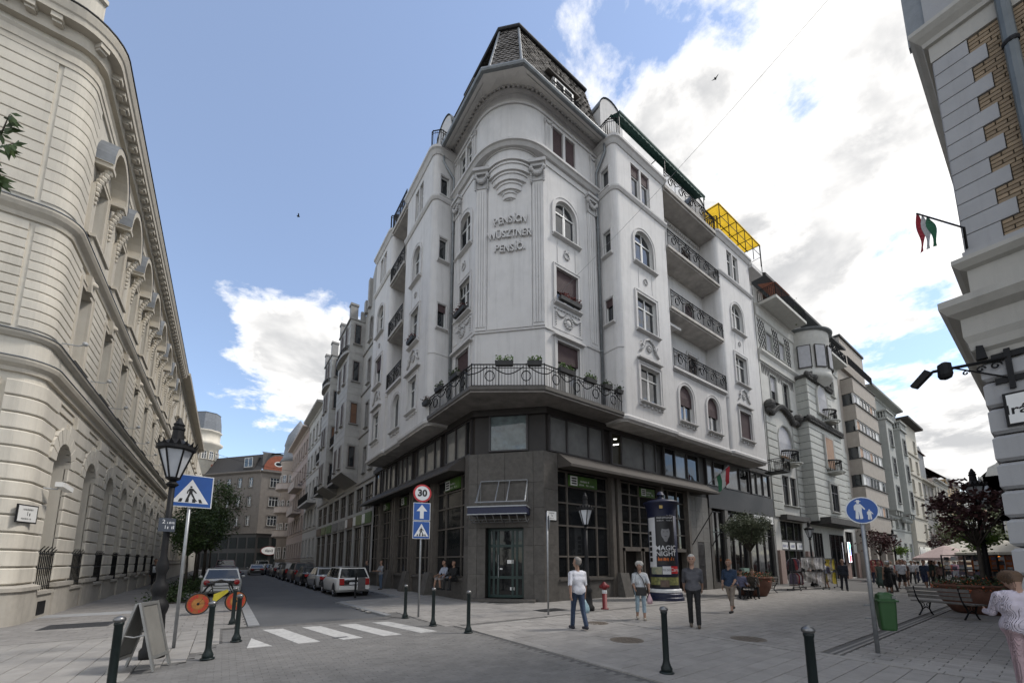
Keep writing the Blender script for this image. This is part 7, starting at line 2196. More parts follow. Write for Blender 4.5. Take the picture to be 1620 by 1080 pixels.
def bench(x, y, rz, lb, back=True):
 o = thing('bench', lb, 'bench', (x, y, 0), rz, 'iron legged park benches')
 M = Matrix.Translation((x, y, 0)) @ Matrix.Rotation(rz, 4, 'Z')
 for k in range(4):
  mb = MB(); mb.box(-.85, .85, -.2 + k * .11, -.11 + k * .11, .43, .465); mb.build('seat_slat', M_wood, o, M=M)
 if back:
  for k in range(3):
   mb = MB(); mb.box(-.85, .85, .27 + k * .03, .295 + k * .03, .56 + k * .12, .65 + k * .12); mb.build('back_slat', M_wood, o, M=M)
 for s_ in (-.6, .6):
  mb = MB()
  mb.tube([(s_, -.24, 0.01), (s_, -.2, .04), (s_, -.12, .2), (s_, -.16, .34), (s_, -.2, .42)], .022, 6); mb.tube([(s_, .28, 0.01), (s_, .24, .04), (s_, .12, .2), (s_, .16, .34), (s_, .22, .42)], .022, 6)
  mb.tube([(s_, -.12, .2), (s_, 0, .26), (s_, .12, .2)], .02, 6); mb.tube([(s_, -.22, .42), (s_, .24, .42)], .02, 6)
  for q in (-.1, .1):
   mb.tube([(s_, q + .06 * math.cos(a), .33 + .06 * math.sin(a)) for a in [j * .7 for j in range(9)]], .012, 4, closed=True)
  if back: mb.tube([(s_, .22, .42), (s_, .3, .6), (s_, .36, .92)], .02, 6)
  mb.build('leg', M_iron, o, M=M)
 return o
def at_az(deg): return math.radians(deg)
bench(20.0, 8.9, math.radians(205), 'iron bench left of the olive planter, partly behind the walking man')
bench(24.2, 9.8, math.radians(180), 'iron bench right of the olive planter without anyone on it')
bench(18.3, 2.35, math.radians(60), 'weathered bench in front of the right flower planter')
M_flower = mat('red_flowers', (.35, .05, .02), .7, .4, 9, col2=(.42, .14, .05))
M_soil = mat('plant_soil', (.03, .022, .016), .95, .3, 9)
def planter(x, y, r, h, lb, seed, flowers=True):
 o = thing('planter', lb, 'planter', (x, y, 0), group='large terracotta planters')
 mb = MB(); mb.lathe([(r * .62, 0), (r * .7, .04), (r * .92, h * .45), (r * 1.0, h * .8), (r * .96, h * .88), (r * 1.03, h * .92), (r * 1.04, h), (r * .95, h), (r * .9, h * .9)], 28, (x, y, 0), cap=False); mb.build('pot', M_terracotta, o, True)
 mb = MB(); mb.disc((x, y, h * .9), r * .93, 24, 'z'); mb.build('soil', M_soil, o)
 rnd = random.Random(seed)
 g, f = MB(), MB()
 def pt(k=1.0):
  a = rnd.uniform(0, 6.283); q = r * 1.08 * math.sqrt(rnd.random()) * k
  return (x + q * math.cos(a), y + q * math.sin(a), h * .95 + abs(rnd.gauss(.1, .1)) - (.16 if q > r else 0))
 leaf_cloud(g, [pt() for _ in range(700)], .1, rnd); leaf_cloud(f, [pt(1.08) for _ in range(300)], .08, rnd)
 tag(g.build('foliage', M_plant_dk, o), kind='stuff'); tag(f.build('blossoms', M_flower, o), kind='stuff')
 return o
planter(21.9, 9.5, .85, .95, 'terracotta planter holding the clipped olive tree', 1)
planter(20.8, 1.75, 1.15, .95, 'wide terracotta planter with red flowers behind the right bench', 2)
planter(24.6, 1.2, 1.0, .9, 'second terracotta planter behind the wide one at right', 3)
M_rackm = mat('rack_metal', (.05, .05, .052), .5, .2)
def rack(x, y, rz, L, H, lb, seed, cols, stand='rack'):
 o = thing('clothes_rack', lb, 'clothes rack', (x, y, 0), rz, 'souvenir stands on the pavement')
 M = Matrix.Translation((x, y, 0)) @ Matrix.Rotation(rz, 4, 'Z')
 mb = MB()
 for s_ in (-L / 2, L / 2):
  mb.tube([(s_, -.35, .08), (s_, .35, .08)], .025, 5); mb.tube([(s_, 0, .08), (s_, 0, H)], .025, 5)
  for q in (-.33, .33):
   mb.ball((s_, q, .05), .05, 6, 4)
 mb.tube([(-L / 2, 0, H), (L / 2, 0, H)], .025, 5); mb.tube([(-L / 2, 0, H * .55), (L / 2, 0, H * .55)], .02, 5)
 mb.build('frame', M_rackm, o, M=M)
 rr = random.Random(seed)
 for zt in (H, H * .55):
  k = -L / 2 + .08
  while k < L / 2 - .05:
   w, hh = rr.uniform(.16, .26), rr.uniform(.55, .75)
   mb = MB(); yy = rr.uniform(-.06, .06)
   pts = []
   for j in range(5):
    z = zt - .04 - hh * j / 4; wd = w * (0.55 if j == 0 else 1.0) * (1 + .1 * math.sin(j + k * 9))
    pts.append((yy, wd, z, .03 * math.sin(j * 1.7 + k * 5)))
   vs = []
   for yy_, wd, z, b in pts:
    vs += [(k + b, yy_ - wd, z), (k + .035, yy_, z), (k + b, yy_ + wd, z)]
   mb.add(vs, [(3 * j + a, 3 * j + a + 1, 3 * j + a + 4, 3 * j + a + 3) for j in range(4) for a in range(2)])
   mb.build('garment', rr.choice(cols), o, M=M); k += rr.uniform(.07, .12)
 return o
G_cols = [mat('garment_%d' % i, c, .85, .4, 14) for i, c in enumerate(((.4, .39, .38), (.28, .05, .06), (.03, .03, .035), (.33, .3, .28), (.12, .1, .14), (.5, .49, .5), (.2, .12, .1)))]
rack(28.6, 9.9, math.radians(12), 2.2, 1.9, 'crowded rack of dark and red souvenir clothes left of the suited man', 1, G_cols)
rack(30.2, 9.5, math.radians(80), 1.3, 2.0, 'rack of pale hanging shawls beside the souvenir clothes', 2, [G_cols[0], G_cols[5], G_cols[3]])
rack(32.8, 9.6, math.radians(78), 1.2, 1.9, 'rack of cream cloths and a yellow one behind the suited man', 3, [G_cols[5], G_cols[3], mat('garment_yellow', (.42, .33, .03), .85, .3)])
rack(47.0, 10.0, math.radians(6), 4.0, 1.9, 'long rack of mixed clothes far down the left side', 4, G_cols)
rack(54.0, 9.6, math.radians(6), 4.5, 1.9, 'furthest long rack of clothes before the pale tower', 5, G_cols)
def card_stand(x, y, rz, lb, seed):
 o = thing('card_stand', lb, 'card stand', (x, y, 0), rz, 'black postcard stands')
 M = Matrix.Translation((x, y, 0)) @ Matrix.Rotation(rz, 4, 'Z')
 mb = MB()
 for u in (-.65, 0, .65):
  mb.box(u - .025, u + .025, -.03, .03, 0, 2.0)
 for z in (.25, .8, 1.35, 1.95):
  mb.box(-.65, .65, -.028, .028, z, z + .04)
 mb.box(-.7, -.6, -.35, .35, 0, .04); mb.box(.6, .7, -.35, .35, 0, .04)
 mb.build('frame', M_iron, o, M=M)
 rr = random.Random(seed)
 for u in range(6):
  for z in range(8):
   x0 = -.62 + u * .21; z0 = .3 + z * .21
   if rr.random() < .9:
    mb = MB(); mb.box(x0, x0 + .15, -.045, -.03, z0, z0 + .12 + .05 * rr.random()); mb.build('postcard', rr.choice((G_cols[0], G_cols[4], G_cols[2], M_paleblind, G_cols[6])), o, M=M)
 return o
card_stand(25.6, 2.6, math.radians(100), 'black postcard stand left of the purple tree trunk', 1)
card_stand(26.4, 1.75, math.radians(112), 'black postcard stand right of the purple tree trunk', 2)
def parasol(x, y, r, h, m, lb):
 o = thing('parasol', lb, 'parasol', (x, y, 0), group='cafe parasols')
 mb = MB(); mb.tube([(x, y, 0), (x, y, h + .75)], .035, 8); mb.lathe([(.35, 0), (.35, .08), (.06, .12)], 12, (x, y, 0)); mb.build('pole', M_steel, o)
 mb = MB(); n = 8
 mb.lathe([(r, h), (r * .98, h + .02), (.35, h + .68), (.02, h + .8)], n, (x, y, 0), cap=False); mb.lathe([(r, h - .16), (r, h)], n, (x, y, 0), cap=False); cn = mb.build('canopy', m, o)
 mb = MB()
 for k in range(n):
  a = 2 * math.pi * k / n; mb.tube([(x, y, h + .7), (x + r * math.cos(a), y + r * math.sin(a), h - .01)], .014, 4)
 mb.build('ribs', M_steel, cn)
M_canvas = mat('cream_canvas', (.5, .47, .40), .85, .08, 2)
parasol(38.5, 2.3, 2.4, 2.25, M_canvas, 'wide cream cafe parasol at the right edge')
parasol(38.0, 4.6, 1.6, 1.95, mat('pink_canvas', (.48, .37, .35), .8, .15, 3), 'pale pinkish cafe parasol behind the postcard stands')
parasol(44, 4.4, 2.0, 2.4, M_canvas, 'further cream parasol peeking between the trees')
lamp_m = mat('warm_cafe_light', (1.0, .32, .04), .5, .1, 2, emit=1.6)
ck = thing('cafe_kiosk', 'dark cafe kiosk with glowing orange lights under the parasols', 'kiosk', (46.5, 2.9, 0))
mb = MB(); mb.box(45, 49, .9, 4.6, 0, .95); mb.build('counter', M_darkframe, ck)
mb = MB(); mb.box(48.9, 49.1, .9, 4.6, .95, 2.3); mb.build('back_wall', mat('orange_wall', (.35, .1, .02), .6, .3), ck)
for k in range(4):
 mb = MB(); mb.ball((45.2, 1.3 + k * .8, 1.95), .14, 8, 6); mb.build('lamp', lamp_m, ck)
mb = MB(); mb.box(44.8, 49.2, .7, 4.8, 2.35, 2.5); mb.build('roof', M_darkframe, ck)
fl = thing('flag', 'limp red white and green flag above the mezzanine canopy', 'flag', (24.7, 13.1, 6.4))
mb = MB(); mb.tube([(24.62, 13.05, 6.45), (25.5, 11.9, 7.75)], .025, 6); mb.build('flag_pole', M_steel, fl)
for nm, k in (('green_band', 0), ('white_band', 1), ('red_band', 2)):
 mb = MB()
 A0 = Vector((24.62 + .88 * (.5 + .16 * k), 13.05 - 1.15 * (.5 + .16 * k), 6.45 + 1.3 * (.5 + .16 * k))); B0 = A0 + (Vector((.88, -1.15, 1.3)) * .16)
 N = 6
 for i in range(N):
  f = lambda P, t: (P.x + .08 * math.sin(4 * t + k), P.y + .05 * math.cos(3 * t + k), P.z - 1.1 * t)
  mb.add([f(A0, i / N), f(B0, i / N), f(B0, (i + 1) / N), f(A0, (i + 1) / N)], [(0, 1, 2, 3)])
 mb.build(nm, MATS[nm], fl)
mb = MB(); a, b = Vector((11.66, 13.1, 13.97)), Vector((14.08, 2.46, 19.29))
mb.tube([tuple(a.lerp(b, t / 16) - Vector((0, 0, .25 * math.sin(math.pi * t / 16)))) for t in range(17)] + [tuple(b + (b - a) * .8)], .008, 4)
tag(mb.build('overhead_wire', M_steel), 'thin wire strung across the street from the corner building', 'wire')
mb = MB(); a, b = Vector((-4.6, 60, 15.5)), Vector((9, 62, 14.2)); mb.tube([tuple(a.lerp(b, t / 8) - Vector((0, 0, .5 * math.sin(math.pi * t / 8)))) for t in range(9)], .02, 4)
tag(mb.build('overhead_wire', M_iron), 'cable sagging across the far side street', 'wire')
for p, lb in (((2.71, 34.54, 30.42), 'tiny dark bird in the blue sky'), ((26.2, 11.1, 36.5), 'tiny dark bird against the white cloud')):
 mb = MB(); x, y, z = p
 mb.ball(p, .06, 6, 4, (2.2, 1, .9)); mb.add([(x - .03, y, z), (x + .08, y, z), (x + .02, y + .22, z + .09), (x - .06, y + .26, z + .06)], [(0, 1, 2, 3)]); mb.add([(x - .03, y, z), (x + .08, y, z), (x + .02, y - .22, z + .09), (x - .06, y - .26, z + .06)], [(0, 1, 2, 3)])
 tag(mb.build('bird', M_iron), lb, 'bird')
rnd = random.Random(21)
def flower_box(p0, p1, z, lb, seed, m=None):
 (ax, ay), (bx, by) = p0, p1
 L = math.hypot(bx - ax, by - ay); T = fr(ax, ay, bx - ax, by - ay, -1)
 mb = MB(T); mb.add([(0, -.09, z), (L, -.09, z), (L, .09, z), (0, .09, z), (-.02, -.12, z + .18), (L + .02, -.12, z + .18), (L + .02, .12, z + .18), (-.02, .12, z + .18)], [(0, 1, 2, 3), (0, 1, 5, 4), (1, 2, 6, 5), (2, 3, 7, 6), (3, 0, 4, 7)])
 o = tag(mb.build('flower_box', mat('dark_plastic_box', (.03, .03, .03), .6, .2)), lb, 'flower box', 'flower boxes on the balcony')
 rr = random.Random(seed); g = MB(T); leaf_cloud(g, [(rr.uniform(0, L), rr.gauss(0, .08), z + .2 + abs(rr.gauss(0, .11))) for _ in range(int(220 * L))], .085, rr); tag(g.build('plants', m or M_plant, o), kind='stuff')
flower_box((8.62, 13.2), (9.22, 12.76), 9.88, 'bright green flower box on the corner balcony rail, left of two', 1)
flower_box((9.72, 12.4), (10.2, 12.05), 9.88, 'green flower box on the corner balcony rail, right of two', 2)
flower_box((11.15, 11.98), (12.0, 11.98), 9.88, 'flower box on the balcony rail under the closed right blind', 3)
flower_box((12.75, 11.98), (13.4, 11.98), 9.88, 'light green flower box on the right balcony rail', 4)
flower_box((14.0, 11.98), (14.5, 11.98), 9.88, 'small dark flower box near the balcony right end', 5, M_plant_dk)
flower_box((14.9, 11.98), (15.3, 11.98), 9.88, 'last little flower box at the balcony right end', 6, M_plant_dk)
flower_box((7.78, 15.6), (7.78, 14.9), 9.88, 'flower box on the left balcony rail next to the corner', 7, M_plant_dk)
flower_box((7.78, 17.2), (7.78, 16.6), 9.88, 'flower box on the left balcony rail, middle', 8, M_plant_dk)
flower_box((7.7, 18.5), (7.7, 17.9), 9.6, 'straggly brown plants at the balcony left end', 9, mat('dry_plant', (.09, .06, .04), .8, .3))
flower_box((12.2, 12.98), (13.6, 12.98), 14.3, 'red flowers on the sill under the half closed blind', 10, mat('dark_red_flowers', (.12, .02, .015), .8, .5))
flower_box((8.8, 17.4), (8.8, 16.3), 14.3, 'red flowers on the left corner window sill', 11, MATS['dark_red_flowers'])
flower_box((7.6, 20.9), (7.6, 20.0), 14.05, 'flowers on the sill of the left bay window', 12, MATS['dark_red_flowers'])
flower_box((33.4, 11.65), (34.3, 11.65), 9.2, 'dry flowers in the iron basket at the far end', 13, mat('dry_flowers', (.2, .12, .07), .8, .4))
mb = MB(); mb.box(26.2, 26.9, 11.8, 12.1, 0, 1.3); q = tag(mb.build('display_box', mat('mint_box', (.2, .3, .26), .6, .1)), 'mint green display box against the shop wall', 'box')
T = face_frame(5.15, 19.9, 1, -3)
s5 = thing('parking_post', 'short black post with dark board behind the white estate car', 'post', (5.15, 19.9, 0)); mb = MB(T); mb.lathe([(.06, 0), (.05, .1), (.045, 1.1), (.055, 1.15), (.02, 1.2)], 10); mb.build('post', M_iron, s5)
mb = MB(T); mb.box(-.42, -.1, -.1, .12, .35, .95); mb.build('board', M_darkframe, s5)
# ------------------------------------------------------------------ cars
M_tyre = mat('tyre_rubber', (.014, .014, .015), .8, .2)
M_rim = mat('alloy_rim', (.3, .3, .31), .35, .15, metal=.8)
M_cglass = glass('car_glass', (.015, .018, .02), .03, 1.0, .1)
M_tail = mat('tail_light', (.30, .012, .012), .25, .2, 9)
M_plate = mat('number_plate_white', (.6, .6, .6), .5, .05)
M_bump = mat('dark_bumper_plastic', (.03, .03, .032), .6, .2)
def paint(name, c):
 m = mat('car_paint_' + name, c, .28, .04, 2, spec=.6)
 m.node_tree.nodes['Principled BSDF'].inputs['Coat Weight'].default_value = .5
 return m
SHAPES = {'hatch': (3.75, 1.66, 1.47, .92, 2.75, 2.05, .55, .12), 'estate': (4.3, 1.7, 1.5, .93, 3.15, 2.45, .45, .1), 'sedan': (4.45, 1.75, 1.44, .95, 3.2, 2.5, 1.15, .55), 'suv': (4.5, 1.82, 1.72, 1.08, 3.3, 2.6, .5, .12), 'van': (4.8, 1.9, 2.0, 1.1, 4.2, 3.5, .15, .05)}
def car_proto(shape, pm, pn):
 L, Wd, H, B, ya, yb, yc, yd = SHAPES[shape]
 w = Wd / 2
 o = thing('parked_car', 'x', 'car')
 mb = MB()
 st = [(0.0, .80, B - .1, .42), (.05, .93, B - .02, .3), (.25, .99, B, .22), (L * .3, 1, B, .2), (ya, 1, B - .02, .2), (L - .75, .98, B - .14, .2), (L - .25, .92, B - .24, .22), (L - .04, .78, B - .36, .3), (L, .6, B - .45, .4)]
 secs = []
 for y, k, zt, zb in st:
  h = [(0, zb), (k * w * .9, zb), (k * w * .985, zb + .12), (k * w, (zb + zt) / 2), (k * w * .975, zt - .08), (k * w * .9, zt), (0, zt + .025)]
  secs.append([(x, y, z) for x, z in h] + [(-x, y, z) for x, z in h[-2:0:-1]])
 n = len(secs[0]); vs = [v for s_ in secs for v in s_]
 fs = [(i * n + j, i * n + (j + 1) % n, (i + 1) * n + (j + 1) % n, (i + 1) * n + j) for i in range(len(secs) - 1) for j in range(n)] + [tuple(range(n)), tuple(range((len(secs) - 1) * n, len(secs) * n))]
 mb.add(vs, fs); mb.build('body', pm, o, True)
 wr = w * .74; z0 = B - .03
 P = {'a': (w * .9, ya, z0), 'b': (wr, yb, H - .05), 'c': (wr, yc, H - .06), 'd': (w * .9, yd, z0)}
 m_ = lambda p: (-p[0], p[1], p[2])
 mb = MB(); mb.add([P['a'], P['b'], P['c'], P['d'], m_(P['a']), m_(P['b']), m_(P['c']), m_(P['d'])], [(0, 1, 2, 3), (4, 7, 6, 5), (0, 4, 5, 1), (3, 2, 6, 7)])
 q = [(0, yb, H - .02), (0, (yb + yc) / 2, H)]
 rf = [(wr, yb, H - .05), (wr * .6, yb - .03, H - .01), (-wr * .6, yb - .03, H - .01), (-wr, yb, H - .05), (-wr, yc, H - .06), (-wr * .6, yc + .04, H - .015), (wr * .6, yc + .04, H - .015), (wr, yc, H - .06)]
 mb.add(rf, [(0, 1, 6, 7), (1, 2, 5, 6), (2, 3, 4, 5)]); mb.build('cabin', pm, o)
 lerp = lambda p, r, t: tuple(p[i] + (r[i] - p[i]) * t for i in range(3))
 def panel(nm, A, Bp, Cp, Dp, e, nrm, ins=.06):
  c = [sum(v[i] for v in (A, Bp, Cp, Dp)) / 4 for i in range(3)]
  vv = [tuple(v[i] + (c[i] - v[i]) * ins * (1 if i != 2 else 1.8) + nrm[i] * e for i in range(3)) for v in (A, Bp, Cp, Dp)]
  k = MB(); k.add(vv, [(0, 1, 2, 3)]); k.build(nm, M_cglass, o)
 panel('rear_window', P['d'], P['c'], m_(P['c']), m_(P['d']), .012, (0, -1, .4), .1); panel('windscreen', P['a'], P['b'], m_(P['b']), m_(P['a']), .012, (0, 1, .4), .08)
 for s_ in (1, -1):
  f = (lambda p: p) if s_ > 0 else m_
  cuts = [.04, .36, .68, .96] if shape in ('estate', 'suv', 'van') else [.06, .48, .94]
  lo = lambda t: lerp(P['d'], P['a'], t); hi = lambda t: lerp(P['c'], P['b'], t)
  for t0, t1 in zip(cuts, cuts[1:]):
   panel('side_window', f(lo(t0)), f(hi(t0)), f(hi(t1)), f(lo(t1)), .012, (s_, 0, .2), .09)
  for wy in (.72, L - .8):
   wm = MB(); wm.T = lambda p, s_=s_, wy=wy: (s_ * (w - .1 + p[2]), wy + p[0], .31 + p[1])
   wm.lathe([(.2, -.08), (.29, -.08), (.31, -.04), (.31, .06), (.29, .1), (.2, .1)], 18, cap=False); wl_ = wm.build('wheel', M_tyre, o, True)
   wm.v, wm.f, wm.mi = [], [], []
   wm.lathe([(.001, .085), (.06, .09), (.2, .075), (.205, .1)], 14, cap=False); wm.build('rim', M_rim, wl_)
   ar = MB(); ar.T = lambda p, s_=s_, wy=wy: (s_ * (w * .99 + p[2]), wy + p[0], .33 + p[1])
   ar.add([(.37 * math.cos(k * math.pi / 10), .37 * math.sin(k * math.pi / 10), .006) for k in range(11)], [tuple(range(11))]); ar.build('wheel_arch', M_bump, o)
  k = MB(); zt = B - .08
  if shape == 'hatch': k.T = lambda p, s_=s_: (s_ * (w * .72) + p[0], -.0 + p[2], B - .16 + p[1]); k.lathe([(.13, .02), (.12, -.03), (.001, -.05)], 14, cap=False)
  elif shape in ('estate', 'van', 'suv'): k.box(s_ * w * .72 - .11, s_ * w * .72 + .11, -.035, .16, B - .34, B - .02)
  else: k.box(s_ * w * .6 - .2, s_ * w * .6 + .2, -.035, .12, B - .26, B - .08)
  k.build('tail_light', M_tail, o)
  k = MB(); k.ball((s_ * (w + .1), ya - .35, B + .05), .11, 8, 5, (.8, .5, .65)); k.build('mirror', pm, o)
  k = MB(); k.box(s_ * w * .7 - .18, s_ * w * .7 + .18, L - .2, L - .02, B - .42, B - .28); k.build('headlight', M_rim, o)
 k = MB(); k.box(-w * .86, w * .86, -.06, .12, .36, .56); k.box(-w * .8, w * .8, L - .12, L + .05, .34, .5); k.build('bumper', M_bump if pn != 'white' else pm, o)
 k = MB(); k.box(-.26, .26, -.075, -.05, .62, .73); k.build('number_plate', M_plate, o)
 k = MB(); k.box(-w * .99, w * .99, .4, L - .4, .2, .26); k.build('sill', M_bump, o)
 return o
PROT = {}
PAINT = {'white': (.6, .6, .58), 'silver': (.33, .34, .35), 'black': (.012, .012, .014), 'navy': (.015, .022, .05), 'maroon': (.11, .012, .016), 'grey': (.09, .095, .1), 'brown': (.06, .04, .035)}
def add_car(shape, pn, x, y, lb, rz=0.0, group='cars parked along the side street'):
 M = Matrix.Translation((x, y, -.05)) @ Matrix.Rotation(rz, 4, 'Z')
 k = (shape, pn)
 if k not in PROT:
  o = car_proto(shape, paint(pn, PAINT[pn]), pn); PROT[k] = o
  loc = [(c, WM[c.name]) for c in o.children] + [(d, WM[d.name]) for c in o.children for d in c.children]
  for c, m in loc: WM[c.name] = M @ m
  WM[o.name] = M; o.matrix_basis = M; o['label'] = lb
 else:
  o = copy_tree(PROT[k], M, lb)
 o['group'] = group
 return o
add_car('estate', 'white', 5.45, 21.3, 'white estate car parked nearest on the right side of the side street')
RC_ = [('sedan', 'silver', 'silver saloon parked directly ahead of the white estate'), ('sedan', 'black', 'black saloon, third car from the corner on the right'), ('suv', 'brown', 'brown off-roader, fourth parked car on the right'), ('suv', 'black', 'black off-roader, fifth parked car on the right'), ('hatch', 'black', 'black hatchback, sixth parked car on the right'), ('suv', 'grey', 'grey off-roader, seventh parked car on the right'), ('hatch', 'navy', 'dark blue hatchback, eighth parked car on the right'), ('sedan', 'navy', 'dark blue saloon, ninth parked car on the right'), ('hatch', 'silver', 'silver hatchback, tenth parked car on the right'), ('sedan', 'black', 'far black saloon, eleventh parked car on the right'), ('van', 'white', 'white van parked last on the right'), ('van', 'white', 'white van parked across at the far junction')]
for i, (s_, c, lb) in enumerate(RC_):
 add_car(s_, c, 5.5 + random.uniform(-.08, .08), 26.5 + i * 5.4, lb)
add_car('hatch', 'white', -.02, 24.2, 'white hatchback with round tail lights parked behind the bicycle')
for i, (s_, c, lb) in enumerate((('hatch', 'navy', 'dark blue car parked in front of the white hatchback on the left'), ('hatch', 'maroon', 'dark red hatchback, third parked car on the left'), ('sedan', 'maroon', 'dark red saloon, fourth parked car on the left'), ('sedan', 'grey', 'grey saloon, fifth parked car on the left'), ('van', 'maroon', 'tall dark red van parked far on the left'))):
 add_car(s_, c, .1, 29.3 + i * 5.2, lb)
add_car('sedan', 'silver', 3.55, 62, 'silver saloon driving away down the middle of the side street', group=None or 'cars on the road')
# ------------------------------------------------------------------ bicycle used as an advert
BK = thing('bicycle', 'bicycle with orange printed wheel discs and yellow frame panel at the left kerb', 'bicycle', (-.08, 16.9, 0))
KT = fr(-.08, 16.9, 1.05, .47, 1)
M_orange = mat('orange_wheel_disc', (.22, .05, .012), .6, .35, 7, col2=(.32, .1, .03)); M_yel = mat('yellow_panel', (.42, .36, .03), .6, .1)
for u in (-.56, .56):
 mb = MB(KT); mb.tube([(u + .33 * math.cos(2 * math.pi * k / 24), 0, .345 + .33 * math.sin(2 * math.pi * k / 24)) for k in range(24)], .02, 6, closed=True); wh = mb.build('wheel', M_tyre, BK, True)
 mb = MB(KT)
 for s_ in (-.012, .012): mb.disc((u, s_, .345), .31, 28)
 mb.build('wheel_disc', M_orange, wh)
 mb = MB(KT); mb.disc((u, -.0135, .345), .17, 24); mb.disc((u, .0135, .345), .17, 24); mb.build('disc_centre', mat('amber_print', (.27, .12, .03), .6, .3, 9), wh)
 mb = MB(KT); mb.lathe([(.05, 0)], 3) if False else mb.ball((u, 0, .345), .05, 8, 5, (1, .8, 1)); mb.build('hub', M_iron, wh)
 mb = MB(KT)
 for k in range(22):
  a = 2 * math.pi * k / 22 + .1; b = a + .16
  if k % 11 in (9, 10): continue
  mb.add([(u - q * math.sin(t), -.016, .345 + q * math.cos(t)) for q, t in ((.2, a), (.28, a), (.28, b), (.2, b))], [(0, 1, 2, 3)])
 mb.build('disc_lettering', M_signred, wh)
mb = MB(KT)
for a, b in (((-.56, .345), (-.2, .82)), ((-.2, .82), (.32, .78)), ((-.2, .86), (-.1, .32)), ((-.1, .32), (.34, .7)), ((-.56, .345), (-.1, .32)), ((.3, .88), (.56, .345)), ((.3, .88), (.3, .98)), ((-.22, .86), (-.24, .95))):
 mb.tube([(a[0], 0, a[1]), (b[0], 0, b[1])], .016, 6)
mb.tube([(.3, -.28, 1.0), (.32, -.1, .98), (.32, .1, .98), (.3, .28, 1.0)], .013, 5); mb.build('frame', M_iron, BK)
mb = MB(KT); mb.ball((-.26, 0, .97), .12, 8, 5, (1.2, .6, .35)); mb.build('saddle', M_iron, BK)
mb = MB(KT); mb.ext([(-.16, .4), (-.08, .36), (.3, .68), (.26, .76), (-.14, .62)], -.015, .015); mb.build('frame_panel', M_yel, BK)
mb = MB(KT); mb.tube([(-.62 + .05, .12, .05), (-.5, .12, .55), (-.2, .12, 1.0), (.1, .12, 1.08), (.4, .12, .95), (.6, .12, .55), (.62, .12, .02)], .03, 6); tag(mb.build('bike_stand', M_iron), 'black bent tube bike stand behind the orange bicycle', 'bike stand')
# ------------------------------------------------------------------ people: one continuous skin grown from a posed skeleton
def surface_nets(F, org, h):
 ins = F < 0
 nx, ny, nz = F.shape
 C = [ins[i:nx - 1 + i, j:ny - 1 + j, k:nz - 1 + k] for i in (0, 1) for j in (0, 1) for k in (0, 1)]
 s = sum(c.astype(np.int8) for c in C)
 cells = np.argwhere((s > 0) & (s < 8))
 idx = -np.ones((nx - 1, ny - 1, nz - 1), np.int64); idx[tuple(cells.T)] = np.arange(len(cells))
 pos = np.zeros((len(cells), 3)); cnt = np.zeros(len(cells))
 off = np.array([(i, j, k) for i in (0, 1) for j in (0, 1) for k in (0, 1)])
 for a in range(8):
  for b in range(a + 1, 8):
   if abs(off[a] - off[b]).sum() != 1: continue
   fa = F[tuple((cells + off[a]).T)]; fb = F[tuple((cells + off[b]).T)]
   m = (fa < 0) != (fb < 0)
   t = np.where(m, fa / np.where(m, fa - fb, 1), 0)
   pos += np.where(m[:, None], off[a] + (off[b] - off[a]) * t[:, None], 0); cnt += m
 V = (cells + pos / cnt[:, None]) * h + org
 Q = []
 for ax in range(3):
  sl0 = [slice(None)] * 3; sl1 = [slice(None)] * 3
  sl0[ax] = slice(0, -1); sl1[ax] = slice(1, None)
  e = np.argwhere(ins[tuple(sl0)] != ins[tuple(sl1)])
  u, v = [q for q in range(3) if q != ax]
  e = e[(e[:, u] > 0) & (e[:, v] > 0) & (e[:, u] < F.shape[u] - 1) & (e[:, v] < F.shape[v] - 1)]
  du = np.zeros(3, int); du[u] = 1; dv = np.zeros(3, int); dv[v] = 1
  q = np.stack([idx[tuple((e - du - dv).T)], idx[tuple((e - dv).T)], idx[tuple(e.T)], idx[tuple((e - du).T)]], 1)
  Q.append(q)
 return V, np.concatenate(Q)
